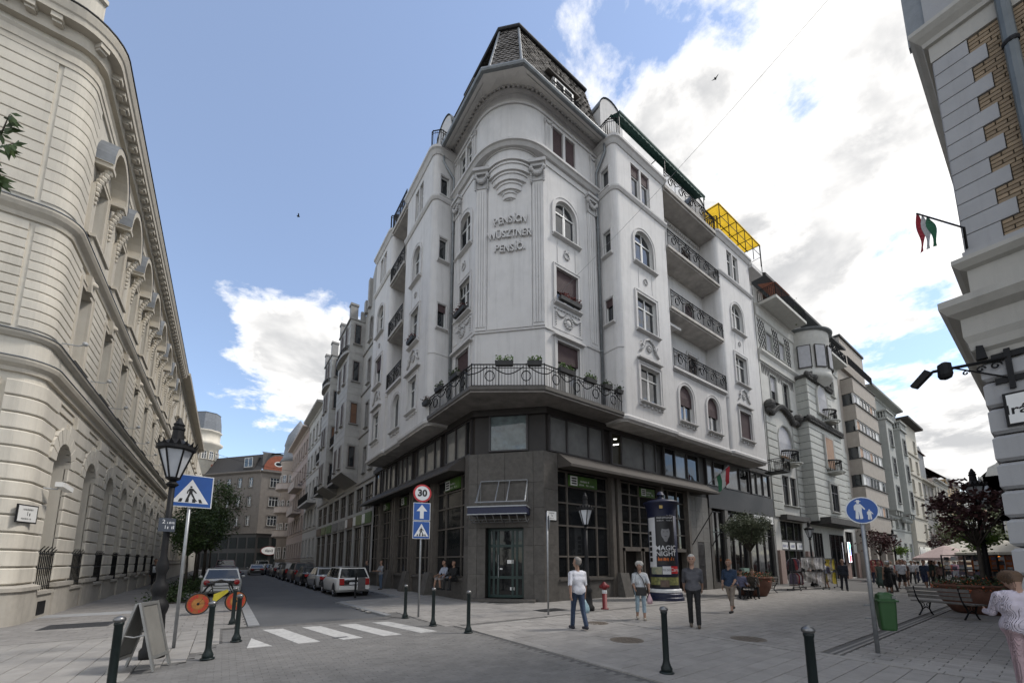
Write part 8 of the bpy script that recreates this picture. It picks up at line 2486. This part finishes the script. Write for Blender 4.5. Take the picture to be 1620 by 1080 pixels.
def grow(caps, h, k=.022):
 pts = np.array([c[0] for c in caps] + [c[1] for c in caps]); rm = max(max(c[2], c[3]) for c in caps) + .06
 lo, hi = pts.min(0) - rm, pts.max(0) + rm
 n = np.ceil((hi - lo) / h).astype(int) + 1
 F = np.full(n, .5, np.float32); D = np.full(n, .5, np.float32); L = np.zeros(n, np.int8)
 for a, b, ra, rb, lab, fl in caps:
  a, b = np.array(a, float), np.array(b, float)
  r = max(ra, rb) + .05
  i0 = np.maximum(np.floor((np.minimum(a, b) - r - lo) / h).astype(int), 0); i1 = np.minimum(np.ceil((np.maximum(a, b) + r - lo) / h).astype(int) + 1, n)
  g = np.meshgrid(*[lo[d] + h * np.arange(i0[d], i1[d]) for d in range(3)], indexing='ij')
  P = np.stack(g, -1); S = np.array([1, fl, 1.0])
  ab = (b - a) * S; ap = (P - a) * S
  t = np.clip((ap @ ab) / max(ab @ ab, 1e-9), 0, 1)
  d = (np.linalg.norm(ap - t[..., None] * ab, axis=-1) - (ra + (rb - ra) * t)) / (fl if fl > 1 else 1)
  sl = tuple(slice(i0[q], i1[q]) for q in range(3))
  f = F[sl]; kk = k if min(ra, rb) > .02 else .006
  hh = np.clip(.5 + .5 * (f - d) / kk, 0, 1)
  F[sl] = f + (d - f) * hh - kk * hh * (1 - hh)
  m = d < D[sl]; D[sl] = np.where(m, d, D[sl]); L[sl] = np.where(m, lab, L[sl])
 V, Q = surface_nets(F, lo, h)
 ii = np.clip(np.round((V - lo) / h).astype(int), 0, np.array(F.shape) - 1)
 lab = L[tuple(ii.T)]
 e = np.concatenate([Q[:, [0, 1]], Q[:, [1, 2]], Q[:, [2, 3]], Q[:, [3, 0]]]); e = np.concatenate([e, e[:, ::-1]])
 dg = np.bincount(e[:, 0], minlength=len(V))[:, None]
 for w_ in (.55, -.5, .55, -.5, .5):
  A_ = np.stack([np.bincount(e[:, 0], V[e[:, 1], c], len(V)) for c in range(3)], 1) / dg
  V = V + (A_ - V) * w_
 return V, Q, lab[Q[:, 0]]
M_skin = mat('skin', (.36, .22, .16), .6, .08, 6); M_skin2 = mat('tanned_skin', (.27, .155, .105), .6, .08, 6)
def cloth(name, c, var=.15): return mat('cloth_' + name, c, .85, var, 9, .75, 16)
HAIRS = {'white': (.5, .49, .46), 'grey': (.24, .22, .2), 'brown': (.09, .05, .025), 'black': (.015, .012, .012), 'red': (.2, .08, .03), 'blond': (.34, .24, .12)}
def person(pos, face, lb, H=1.75, h=.011, shirt=(.5, .5, .5), legs=(.02, .02, .025), shoes=(.02, .02, .02), hair='grey', longhair=False, sleeve='short', leg='long', skirt=0.0, stride=.2, armL=(.1, 0, .05), armR=(.1, 0, .05), sit=False, fat=1.0, lean=0.0, headturn=0.0, headdown=0.0, skin=None, cap=None, collar=None, stance=.1, jacket=None, backp=None, big=False):
 s = H / 1.75; A = np.array
 C = []
 def cap_(a, b, ra, rb, lab, fl=1.0): C.append((tuple(A(a) * s), tuple(A(b) * s), ra * s, rb * s, lab, fl))
 SK, SH, LG, FT, HR, EY = 0, 1, 2, 3, 4, 5
 hz = .93 if not sit else .50
 pel = A((0, 0, hz)); up = A((0, math.sin(lean), math.cos(lean)))
 che = pel + up * .36; nek = pel + up * .55
 cap_(pel + A((-.07, 0, -.0)), pel + A((.07, 0, 0)), .125 * fat, .125 * fat, LG if skirt == 0 else SH, 1.25)
 cap_(pel + up * .08, pel + up * .2, .15 * fat, .145 * fat, SH, 1.3); cap_(pel + A((-.05, 0, .04)), pel + A((.05, 0, .04)), .148 * fat, .148 * fat, SH, 1.3)
 cap_(che + A((-.08, 0, -.06)), che + A((.08, 0, -.06)), .125 * fat, .125 * fat, SH, 1.2)
 cap_(che + A((-.1, 0, .06)), che + A((.1, 0, .06)), .105, .105, SH, 1.15)
 cap_(nek + A((-.13, 0, -.07)), nek + A((.13, 0, -.07)), .06, .06, SH); cap_(nek + up * -.04, nek + up * .1, .058, .052, SK)
 hd = nek + up * (.2 - .1 * headdown) + A((0, .02 + .12 * headdown, 0)); ct, st_ = math.cos(headturn), math.sin(headturn)
 cd, sd_ = math.cos(headdown), math.sin(headdown)
 def hp(x, y, z):
  y, z = y * cd + z * sd_, -y * sd_ + z * cd
  return hd + A((x * ct - y * st_, x * st_ + y * ct, z))
 cap_(hp(0, -.012, .03), hp(0, .012, -.03), .088, .078, SK); cap_(hp(0, .03, -.06), hp(0, .045, -.085), .055, .042, SK)
 cap_(hp(0, .085, .005), hp(0, .104, -.028), .011, .016, SK)
 for q in (-1, 1):
  cap_(hp(q * .083, -.005, -.01), hp(q * .088, -.01, .02), .014, .018, SK); cap_(hp(q * .033, .08, .015), hp(q * .036, .08, .015), .012, .012, EY)
 cap_(hp(-.022, .086, -.062), hp(.022, .086, -.062), .009, .009, SK)
 if hair:
  cap_(hp(0, -.035, .05), hp(0, -.012, .07), .085, .076, HR); cap_(hp(0, -.05, -.01), hp(0, -.05, .03), .078, .084, HR)
  for q in (-1, 1): cap_(hp(q * .055, -.03, .03), hp(q * .062, -.03, -.02), .038, .03, HR)
  if big: cap_(hp(-.03, -.03, .06), hp(.03, -.03, .06), .1, .1, HR); cap_(hp(0, -.06, .0), hp(0, -.07, -.06), .1, .075, HR)
  if longhair:
   cap_(hp(0, -.06, 0), hp(0, -.085, -.2), .085, .07, HR, 1.2)
 if cap:
  cap_(hp(0, -.01, .075), hp(0, .0, .085), .095, .08, 6); cap_(hp(-.03, .09, .075), hp(.03, .09, .075), .045, .045, 6, 1.0)
 for q, ph in ((-1, stride), (1, -stride)):
  hip = pel + A((q * stance * .9, 0, -.03))
  if sit:
   kn = hip + A((q * .06, .44, .02)); an = A((kn[0] + q * .02, kn[1] + .02 + .1 * q * stride, .09))
  else:
   bend = .06 + (.55 * abs(ph) if ph < 0 else .1 * ph)
   th = ph * .9
   kn = hip + A((q * .0, math.sin(th) * .43, -math.cos(th) * .43)); sh_ = th - bend
   an = kn + A((0, math.sin(sh_) * .41, -math.cos(sh_) * .41))
  lz = LG if leg != 'bare' else SK
  lo_ = {'long': LG, 'capri': LG, 'short': SK, 'bare': SK}[leg]
  cap_(hip, kn, .088 * (fat * .5 + .5), .06 if leg in ('long', 'capri', 'bare') else .075, lz)
  if leg == 'capri':
   md = kn + (an - kn) * .55; cap_(kn, md, .062, .058, LG); cap_(md, an, .045, .036, SK)
  elif leg == 'long': cap_(kn, an + A((0, 0, .02)), .06, .056, LG)
  else: cap_(kn, kn + (an - kn) * .4, .052, .054, lo_); cap_(kn + (an - kn) * .4, an, .052, .036, lo_)
  tilt = .35 * max(0, -ph) if not sit else 0
  cap_(an + A((0, -.045, -.045)), an + A((0, .16, -.055 - tilt * .12)), .042, .036, FT)
 mn = min(min(c[0][2] - c[2], c[1][2] - c[3]) for c in C)
 if skirt > 0:
  cap_(pel + A((0, 0, .02)), pel + A((0, 0, -skirt)), .15 * fat, .2 + .1 * skirt, SH if leg == 'bare' else LG, 1.15)
 for q, (sw, el, sp) in ((-1, armL), (1, armR)):
  shd = nek + A((q * .185 * (.6 + .4 * fat), 0, -.09))
  e = shd + A((q * math.sin(sp) * .28, math.sin(sw) * .28, -math.cos(sw) * .28))
  f = sw + el
  wv = A((-q * math.sin(sp) * .3 * (1 if el > .3 else -.3), math.sin(f), -math.cos(f))); wv /= np.linalg.norm(wv)
  wr = e + wv * .245
  cap_(shd, e, .06 if sleeve != 'none' else .047, .05 if sleeve != 'none' else .04, SH if sleeve != 'none' else SK)
  if sleeve == 'short': cap_(shd + (e - shd) * .8, e, .045, .042, SK)
  cap_(e, wr, .046 if sleeve == 'long' else .041, .042 if sleeve == 'long' else .028, SH if sleeve == 'long' else SK)
  sd2 = np.cross(wv, A((0, 1.0, 0)) if abs(wv[1]) < .8 else A((0, 0, 1.0))); sd2 /= np.linalg.norm(sd2)
  nr = np.cross(sd2, wv)
  pc = wr + wv * .05
  for w_ in (-.022, 0, .022):
   cap_(wr + nr * w_ * .6 + wv * .01, wr + nr * w_ + wv * .085, .017, .015, SK)
  for i, (w_, ln) in enumerate(((-.033, .06), (-.012, .075), (.011, .08), (.032, .07))):
   a = wr + nr * w_ + wv * .085; m_ = a + wv * ln * .55 + sd2 * q * -.008; b = m_ + wv * ln * .4 + sd2 * q * -.02
   cap_(a, m_, .0105, .01, SK); cap_(m_, b, .01, .0085, SK)
  a = wr + nr * .03 + wv * .03; cap_(a, a + nr * .03 + wv * .03, .012, .011, SK); cap_(a + nr * .03 + wv * .03, a + nr * .035 + wv * .062, .011, .009, SK)
  WR[q] = (wr + wv * .1) * s
 if backp: cap_(che + A((0, -.16, .02)), che + A((0, -.17, -.2)), .12, .13, 7, 1.1)
 V, Q, lab = grow(C, h)
 V[:, 2] -= mn
 me = bpy.data.meshes.new('person')
 me.from_pydata(V.tolist(), [], Q.tolist())
 key = lb[:24]
 ms = [skin or M_skin, cloth(str(shirt), shirt), cloth(str(legs), legs), cloth(str(shoes), shoes), mat('hair_' + str(hair), HAIRS.get(hair, (.1, .1, .1)), .7, .2, 12), M_black, cloth(str(cap), cap or (.1, .1, .1)), cloth(str(backp), backp or (.1, .1, .1))]
 for m in ms: me.materials.append(m)
 me.polygons.foreach_set('material_index', lab.astype(np.int32)); me.polygons.foreach_set('use_smooth', np.ones(len(Q), bool)); me.update()
 M = Matrix.Translation((pos[0], pos[1], pos[2] if len(pos) > 2 else 0.0)) @ Matrix.Rotation(math.radians(face - 90), 4, 'Z')
 o = link('person', me, None, M)
 tag(o, lb, 'person')
 o['_mn'] = mn; del o['_mn']
 return o, M, {k: v - A((0, 0, mn)) for k, v in WR.items()}
WR = {}
def bag(M, p, w, h, c, lb, name='bag', drop=.1, tk=.09):
 mb = MB(); prof = [(.02, 0), (.35, -.22), (.9, -.5), (1, -.75), (.85, -1)]
 mb.T = lambda q: (p[0] + q[0] * w / 2, p[1] + q[1] * tk, p[2] - drop * .3 + q[2] * h)
 mb.lathe([(r * (1 + .08 * math.sin(i * 3)), z) for i, (r, z) in enumerate(prof)], 12)
 mb.T = lambda q: q
 mb.tube([(p[0] - .03, p[1], p[2] - .1), (p[0], p[1], p[2] + .02), (p[0] + .03, p[1], p[2] - .1)], .006, 4)
 return tag(mb.build(name, mat('bag_' + str(c), c, .5, .2, 9), None, True, M), lb, 'bag')
H1 = .0085
o, M, w = person((7.43, 7.45), 72, 'man in white T-shirt and jeans walking away with a plastic bag', 1.74, H1, (.62, .62, .66), (.035, .055, .10), (.03, .03, .04), 'grey', fat=1.12, stride=.24, headturn=.6, armL=(-.25, .1, .18), armR=(.05, .05, .12))
bag(M, w[1], .24, .36, (.32, .46, .52), 'light blue plastic bag held by the man in white T-shirt')
o, M, w = person((10.13, 7.55), 226, 'white haired woman in white top and pale blue cropped trousers', 1.62, H1, (.56, .58, .6), (.34, .45, .52), (.4, .36, .3), 'white', big=True, leg='capri', stride=.16, armL=(.35, .35, .22), armR=(.1, .9, .1), headturn=-.25)
bag(M, w[-1], .16, .3, (.45, .3, .33), 'small pink plastic bag in the white haired woman\'s hand')
mb = MB(); mb.bbox(-.15, .15, .1, .2, .72, .96, .02); mb.tube([(-.12, .16, .95), (-.05, .15, 1.2), (.1, .1, 1.42), (.14, 0, 1.47), (.06, -.13, 1.25), (-.1, -.05, .98)], .013, 5)
tag(mb.build('shoulder_bag', M_black, None, False, M), 'black shoulder bag slung across the white haired woman', 'bag')
person((10.12, 5.88), 210, 'white haired man in grey T-shirt and black trousers, hands behind back', 1.80, H1, (.085, .085, .095), (.012, .012, .013), (.1, .08, .06), 'white', fat=.97, stride=.12, armL=(-.35, -.35, .1), armR=(-.35, -.35, .1))
person((14.13, 6.86), 186, 'man in dark blue shirt and beige cropped trousers striding left', 1.74, .01, (.02, .04, .08), (.24, .2, .165), (.02, .02, .022), 'red', leg='capri', stride=.42, armL=(.3, .7, .12), armR=(-.1, .5, .2), headturn=.2)
person((29.9, 7.9), 205, 'bald man in a dark suit standing by the clothes racks', 1.78, .014, (.02, .024, .035), (.018, .02, .028), hair=None, sleeve='long', stride=.2)
person((31.7, 9.3), 100, 'person in white shirt and yellow shorts browsing the racks with a backpack', 1.7, .014, (.5, .52, .6), (.34, .27, .08), (.1, .08, .06), 'black', leg='short', stride=.08, backp=(.12, .11, .15))
person((29.6, 5.9), 60, 'white haired woman in a black dress behind the pedestrian sign', 1.66, .014, (.012, .012, .014), (.3, .2, .15), (.05, .04, .04), 'white', leg='bare', skirt=.4, stride=.05, sleeve='none', fat=1.15)
person((31.2, 6.0), 70, 'person in pale blue cap and dark clothes beside the black dress', 1.66, .014, (.02, .02, .025), (.03, .03, .03), hair='grey', cap=(.35, .42, .6), stride=.1, lean=.25, sleeve='long')
person((34.8, 7.3), 205, 'woman in a long green skirt carrying a bag in the street', 1.66, .014, (.1, .12, .1), (.07, .11, .095), (.05, .04, .03), 'brown', skirt=.55, stride=.12, sleeve='none')
person((34.2, 6.15), 212, 'man in white T-shirt and black shorts with a dark shoulder strap', 1.80, .013, (.55, .56, .6), (.015, .015, .017), (.05, .04, .04), 'white', leg='short', stride=.22, fat=1.08)
person((39.5, 6.9), 210, 'woman with long brown hair in a black and rust dress', 1.66, .015, (.05, .025, .02), (.03, .02, .02), (.03, .02, .02), 'brown', True, leg='bare', skirt=.35, stride=.15)
person((36.0, 5.4), 160, 'man in dark blue shirt and navy shorts seen from the side', 1.74, .014, (.015, .025, .05), (.018, .025, .06), (.03, .03, .04), 'black', leg='short', stride=.2, skin=M_skin2)
person((37.3, 5.25), 120, 'man in dark green shirt and black shorts wearing a dark hat', 1.8, .014, (.03, .045, .04), (.014, .014, .015), (.02, .02, .02), 'black', leg='short', stride=.1, cap=(.02, .02, .025), skin=M_skin2)
person((37.9, 4.95), 200, 'woman in pink top next to the black postcard stand', 1.62, .015, (.36, .24, .22), (.03, .035, .03), (.05, .04, .04), 'red', stride=.05, sleeve='short')
for i, (x, y, f, sh, lg, hr) in enumerate(((43, 8.3, 200, (.4, .1, .1), (.05, .05, .06), 'brown'), (46, 7.2, 30, (.45, .45, .47), (.04, .05, .09), 'black'), (48, 8.8, 210, (.05, .05, .06), (.1, .1, .12), 'blond'), (51, 6.9, 200, (.3, .32, .35), (.03, .03, .03), 'grey'), (55, 8.2, 40, (.12, .14, .25), (.2, .18, .15), 'brown'), (60, 7.6, 210, (.5, .48, .45), (.02, .02, .03), 'black'), (64, 8.8, 200, (.3, .08, .1), (.05, .05, .06), 'brown'), (58, 9.4, 190, (.5, .5, .52), (.1, .1, .12), 'white'), (44.5, 6.1, 200, (.06, .1, .06), (.08, .08, .1), 'black'), (49, 6.0, 195, (.3, .2, .12), (.03, .03, .05), 'brown'), (53, 7.4, 20, (.4, .42, .3), (.06, .06, .08), 'grey'), (62, 6.6, 205, (.1, .1, .12), (.12, .1, .1), 'blond'), (57, 6.4, 15, (.35, .2, .25), (.1, .1, .14), 'brown'), (70, 8, 200, (.2, .25, .35), (.04, .04, .05), 'grey'), (45.5, 9.0, 190, (.45, .4, .4), (.05, .06, .1), 'brown'), (47.5, 6.6, 205, (.02, .03, .06), (.2, .17, .14), 'black'), (50, 8.0, 25, (.5, .5, .5), (.03, .03, .04), 'brown'), (52, 6.2, 200, (.25, .05, .05), (.04, .05, .08), 'blond'), (56, 7.3, 200, (.3, .3, .1), (.03, .03, .03), 'grey'), (61, 8.2, 15, (.05, .12, .14), (.1, .1, .12), 'black'), (66, 7.2, 200, (.5, .47, .42), (.08, .07, .06), 'brown'), (74, 7.6, 200, (.12, .1, .16), (.05, .05, .05), 'black'), (78, 8.4, 200, (.3, .3, .32), (.05, .05, .07), 'brown'), (40.5, 7.9, 205, (.45, .44, .42), (.05, .05, .06), 'grey'), (42, 6.0, 20, (.08, .09, .12), (.12, .11, .1), 'black'), (41, 8.9, 195, (.3, .1, .08), (.04, .05, .09), 'blond'), (43.5, 7.2, 210, (.5, .5, .52), (.03, .03, .03), 'brown'))):
 nm = ('red', 'white', 'black', 'pale grey', 'blue', 'cream', 'crimson', 'off-white', 'green', 'brown', 'khaki', 'charcoal', 'rose', 'steel blue', 'dusty pink', 'navy', 'chalk white', 'dark red', 'mustard', 'teal', 'beige', 'dark violet', 'ash grey', 'oatmeal', 'slate', 'brick red', 'snow white')[i]
 person((x, y), f, 'distant passer-by in a %s top far down the shopping street' % nm, 1.65 + .03 * (i % 4), .026, sh, lg, hair=hr, stride=.2)
person((8.62, 17.45, .0), 190, 'man in pale T-shirt sitting on the plinth ledge', 1.74, .0125, (.33, .36, .44), (.28, .25, .24), (.02, .02, .02), 'black', leg='short', sit=True, stride=.5, armL=(.5, .7, .1), armR=(.5, .7, .1), lean=.1, skin=M_skin2)[0].location.z = .42
person((8.7, 16.75, .0), 200, 'person all in black sitting beside the man on the ledge', 1.7, .0125, (.012, .012, .013), (.012, .012, .013), (.02, .02, .02), 'black', sit=True, stride=.3, armL=(.5, .7, .1), armR=(.5, .7, .1), sleeve='long', skin=M_skin2)[0].location.z = .42
person((7.95, 25.0), 195, 'person in pale shirt and jeans standing by the left facade', 1.7, .014, (.3, .31, .33), (.09, .13, .19), (.1, .08, .07), 'brown', stride=.05, armL=(.4, 1.2, .1), armR=(.4, 1.2, .1))
person((8.2, 29.0), 200, 'dark dressed person with a bag beyond the white estate car', 1.72, .018, (.03, .03, .035), (.03, .03, .04), hair='black', stride=.1, sleeve='long')
person((-3.5, 33.5), 262, 'man in black jacket over white T-shirt on the left pavement', 1.80, .013, (.018, .018, .02), (.015, .015, .017), (.3, .3, .3), 'black', sleeve='long', stride=.18)
mbp = MB(); mbp.bbox(-.08, .08, .1, .165, 1.02, 1.42, .02)
o = [q for q in COL.objects if q.get('label', '').startswith('man in black jacket')][0]
mbp.build('shirt_front', cloth('white_tee', (.5, .52, .55)), o, True, WM[o.name])
o, M, w = person((8.45, .44), 22, 'woman in lilac white blouse and floral trousers at the right edge, head bent', 1.55, H1, (.52, .47, .53), (.42, .30, .32), (.1, .08, .07), 'brown', sleeve='long', fat=1.2, stride=.05, headdown=.8, big=True, armL=(.35, 1.2, .2), armR=(.35, 1.3, .2))
bag(M, w[1], .3, .4, (.02, .022, .025), 'black bag held by the woman at the right edge')
for p, f, lb, sh, lg, kw in (((20.6, 8.95), 210, 'brown dressed man sitting on the bench by the planter', (.055, .045, .035), (.02, .02, .02), dict(hair='brown', lean=.25)), ((20.1, 9.25), 215, 'person in purple top and dark cap sitting behind on the bench', (.13, .13, .2), (.03, .03, .035), dict(hair='grey', cap=(.03, .03, .03)))):
 person(p, f, lb, 1.72, .014, sh, lg, sit=True, sleeve='long', armL=(.5, .8, .1), armR=(.5, .8, .1), stride=.2, **kw)
for p, f, lb, sh in (((33.0, 1.5), 150, 'woman in black top sitting at the cafe at right', (.02, .02, .022)), ((33.8, 2.1), 200, 'person in rust top sitting at the cafe under the parasol', (.2, .07, .04)), ((30.5, 3.1), 190, 'person in grey top seated behind the postcard stands', (.16, .17, .2))):
 person(p, f, lb, 1.68, .018, sh, (.03, .03, .035), hair='brown', sit=True, armL=(.6, .8, .1), armR=(.6, .8, .1))
 mb = MB(); mb.box(-.2, .2, -.2, .2, .42, .46); M = WM[[q for q in COL.objects if q.get('label') == lb][0].name]
 for x_ in (-.18, .18):
  for y_ in (-.18, .18): mb.tube([(x_, y_, 0), (x_, y_, .44)], .015, 5)
 mb.box(-.2, .2, -.22, -.19, .46, .9); tag(mb.build('cafe_chair', M_darkframe, None, False, M), 'dark cafe chair under the ' + lb.split(' sitting')[0].split(' seated')[0], 'chair')
# ------------------------------------------------------------------ trees and shrubs
M_bark = mat('tree_bark', (.06, .05, .04), .9, .3, 9, .5, 40)
def leafmat(name, a, b): return mat(name, a, .6, .3, 5, col2=b, spec=.35)
M_olive = leafmat('olive_leaf', (.045, .055, .032), (.13, .15, .09)); M_purple = leafmat('purple_maple_leaf', (.034, .013, .015), (.11, .045, .042)); M_limew = leafmat('street_tree_leaf', (.02, .04, .012), (.06, .095, .025)); M_bright = leafmat('bright_lime_leaf', (.06, .12, .015), (.16, .25, .035)); M_pal = leafmat('pale_willow_leaf', (.09, .11, .045), (.18, .2, .1))
def tree(name, lb, x, y, th, cz, R, Rz, nl, ls, m, seed, clumps=26, tr=.09, spread=.3, lean=(0, 0), group=None, flat=.35, z0=0.0, cat='tree'):
 r = random.Random(seed)
 o = thing(name, lb, cat, (x, y, z0), group=group)
 tb = MB(); tp = Vector((x + lean[0], y + lean[1], th))
 tb.tube([(x, y, z0), (x + lean[0] * .4 + .03, y + lean[1] * .4, th * .5), tuple(tp)], [tr * 1.25, tr, tr * .75], 8)
 cs = []
 for i in range(clumps):
  while True:
   v = Vector((r.uniform(-1, 1), r.uniform(-1, 1), r.uniform(-1, 1)))
   if .15 < v.length < 1: break
  v = v * (.75 + .35 * r.random())
  c = Vector((x + lean[0] + v.x * R, y + lean[1] + v.y * R, cz + v.z * Rz)); cs.append(c)
  mid = tp.lerp(c, .5) + Vector((r.uniform(-.1, .1), r.uniform(-.1, .1), .08 * R))
  tb.tube([tuple(tp), tuple(mid), tuple(c)], [tr * .4, tr * .22, tr * .08], 5)
 tb.build('trunk', M_bark, o, True)
 lf = MB(); pts = []
 per = nl // clumps
 for c in cs:
  k = spread * R * r.uniform(.6, 1.25)
  for _ in range(int(per * r.uniform(.5, 1.4))):
   pts.append((c.x + r.gauss(0, k), c.y + r.gauss(0, k), c.z + r.gauss(0, k * .7)))
 leaf_cloud(lf, pts, ls, r, flat); lf.build('crown', m, o)
 return o
tree('olive_tree', 'clipped grey-green olive tree growing in the terracotta planter', 21.9, 9.5, 2.2, 3.4, 1.0, .68, 11000, .11, M_olive, 1, 70, .065, .2, flat=.22, z0=.8)
tree('maple_tree', 'dark purple leaved tree rising from the right planter', 20.8, 1.75, 2.2, 3.55, 1.0, .95, 1150, .17, M_purple, 2, 34, .06, .19, z0=.8)
tree('hanging_basket', 'bright green hanging flower basket on the right lamp post', 21.35, 1.75, 2.0, 2.42, .5, .22, 900, .1, M_bright, 3, 14, .02, .3, z0=1.9, cat='plant')
tree('willow_tree', 'pale green wispy tree behind the cafe parasols', 62, 5.4, 3, 4.9, 2.4, 2.2, 2600, .26, M_pal, 4, 34, .12, .24)
tree('maple_tree', 'small purple tree before the grey block with bays', 50.5, 10.4, 2.2, 3.6, 1.2, 1.1, 900, .22, M_purple, 5, 18, .06, .3)
tree('maple_tree', 'small purple tree far down the shopping street', 66, 8.4, 2.4, 4.0, 1.2, 1.3, 700, .24, M_purple, 6, 16, .06, .3)
tree('hanging_basket', 'green hanging basket on the far lamp post', 52.1, 9.3, 2.4, 2.7, .6, .4, 500, .16, M_bright, 7, 10, .02, .3, z0=2.2, cat='plant')
for i, (yy, th, cz, R, Rz, lb) in enumerate(((29.5, 2.0, 3.5, 1.15, 1.35, 'nearest young street tree on the left pavement'), (34.5, 2.2, 4.0, 1.4, 1.6, 'second young street tree on the left pavement'), (41, 2.4, 4.6, 1.7, 1.8, 'third street tree on the left pavement'), (48, 2.6, 5.4, 2.0, 2.3, 'fourth, taller street tree on the left pavement'), (56, 3, 8.2, 2.6, 3.6, 'tall street tree at the far end of the left pavement'), (66, 3, 8.6, 2.8, 3.8, 'last tall street tree before the end building'))):
 tree('street_tree', lb, -1.75 + .15 * (i % 2), yy, th, cz, R, Rz, 3000, .13 + .02 * i, M_limew, 20 + i, 34, .06 + .01 * i, .22, group='street trees on the left pavement')
def shrub(x, y, R, H, m, lb, seed, n=500, ls=.1):
 r = random.Random(seed); o = thing('shrub', lb, 'plant', (x, y, 0), group='low shrubs in the tree pits')
 mb = MB(); leaf_cloud(mb, [(x + r.gauss(0, R * .5), y + r.gauss(0, R * .5), abs(r.gauss(0, H * .5)) + .02) for _ in range(n)], ls, r); mb.build('foliage', m, o)
 mb = MB()
 for k in range(7): mb.tube([(x, y, 0), (x + r.gauss(0, R * .35), y + r.gauss(0, R * .35), H * .7)], .012, 4)
 mb.build('stems', M_bark, o)
for i, (x, y) in enumerate(((-1.7, 22.5), (-1.75, 29.5), (-1.65, 31.5), (-1.7, 36), (-1.7, 40.5))):
 shrub(x, y, .75, .55, M_limew, ('low shrub behind the big lamp post base', 'low shrub at the foot of the nearest street tree', 'low shrub between first and second street trees', 'low shrub behind the second street tree', 'low shrub at the third street tree')[i], i, 900)
 mb = MB(); mb.box(x - .7, x + .7, y - .9, y + .9, -.02, .03); struct(mb.build('tree_pit', M_soil))
r = random.Random(77)
o = thing('leaning_tree', 'leafy branch reaching in at the left edge', 'tree', (-4.4, 7.1, 0))
mb = MB(); mb.tube([(-4.4, 7.1, 0), (-4.35, 7.1, 2.5), (-4.1, 7.2, 4.6), (-3.3, 7.2, 5.9), (-2.75, 7.2, 6.7)], [.1, .085, .06, .035, .014], 7)
br = []
for k in range(11):
 a = Vector((-3.4, 7.2, 5.6)).lerp(Vector((-2.72, 7.2, 6.8)), .3 + .7 * k / 10)
 b = a + Vector((.12 + .22 * r.random(), -.12 - .12 * r.random(), r.uniform(-.5, .35))); mb.tube([tuple(a), tuple(b)], [.012, .004], 4); br.append((a, b))
mb.build('trunk', M_bark, o, True)
mb = MB()
for a, b in br:
 for k in range(16):
  p = a.lerp(b, .3 + .75 * r.random()); d = Vector((r.uniform(.1, 1), r.uniform(-.9, .1), r.uniform(-1.0, .2))).normalized(); L_ = r.uniform(.13, .22); e = d.cross(Vector((r.uniform(-.3, .3), 1, .2))).normalized() * L_ * .15
  mb.add([tuple(p), tuple(p + d * L_ * .45 + e), tuple(p + d * L_), tuple(p + d * L_ * .45 - e)], [(0, 1, 2), (0, 2, 3)])
mb.build('crown', M_limew, o)
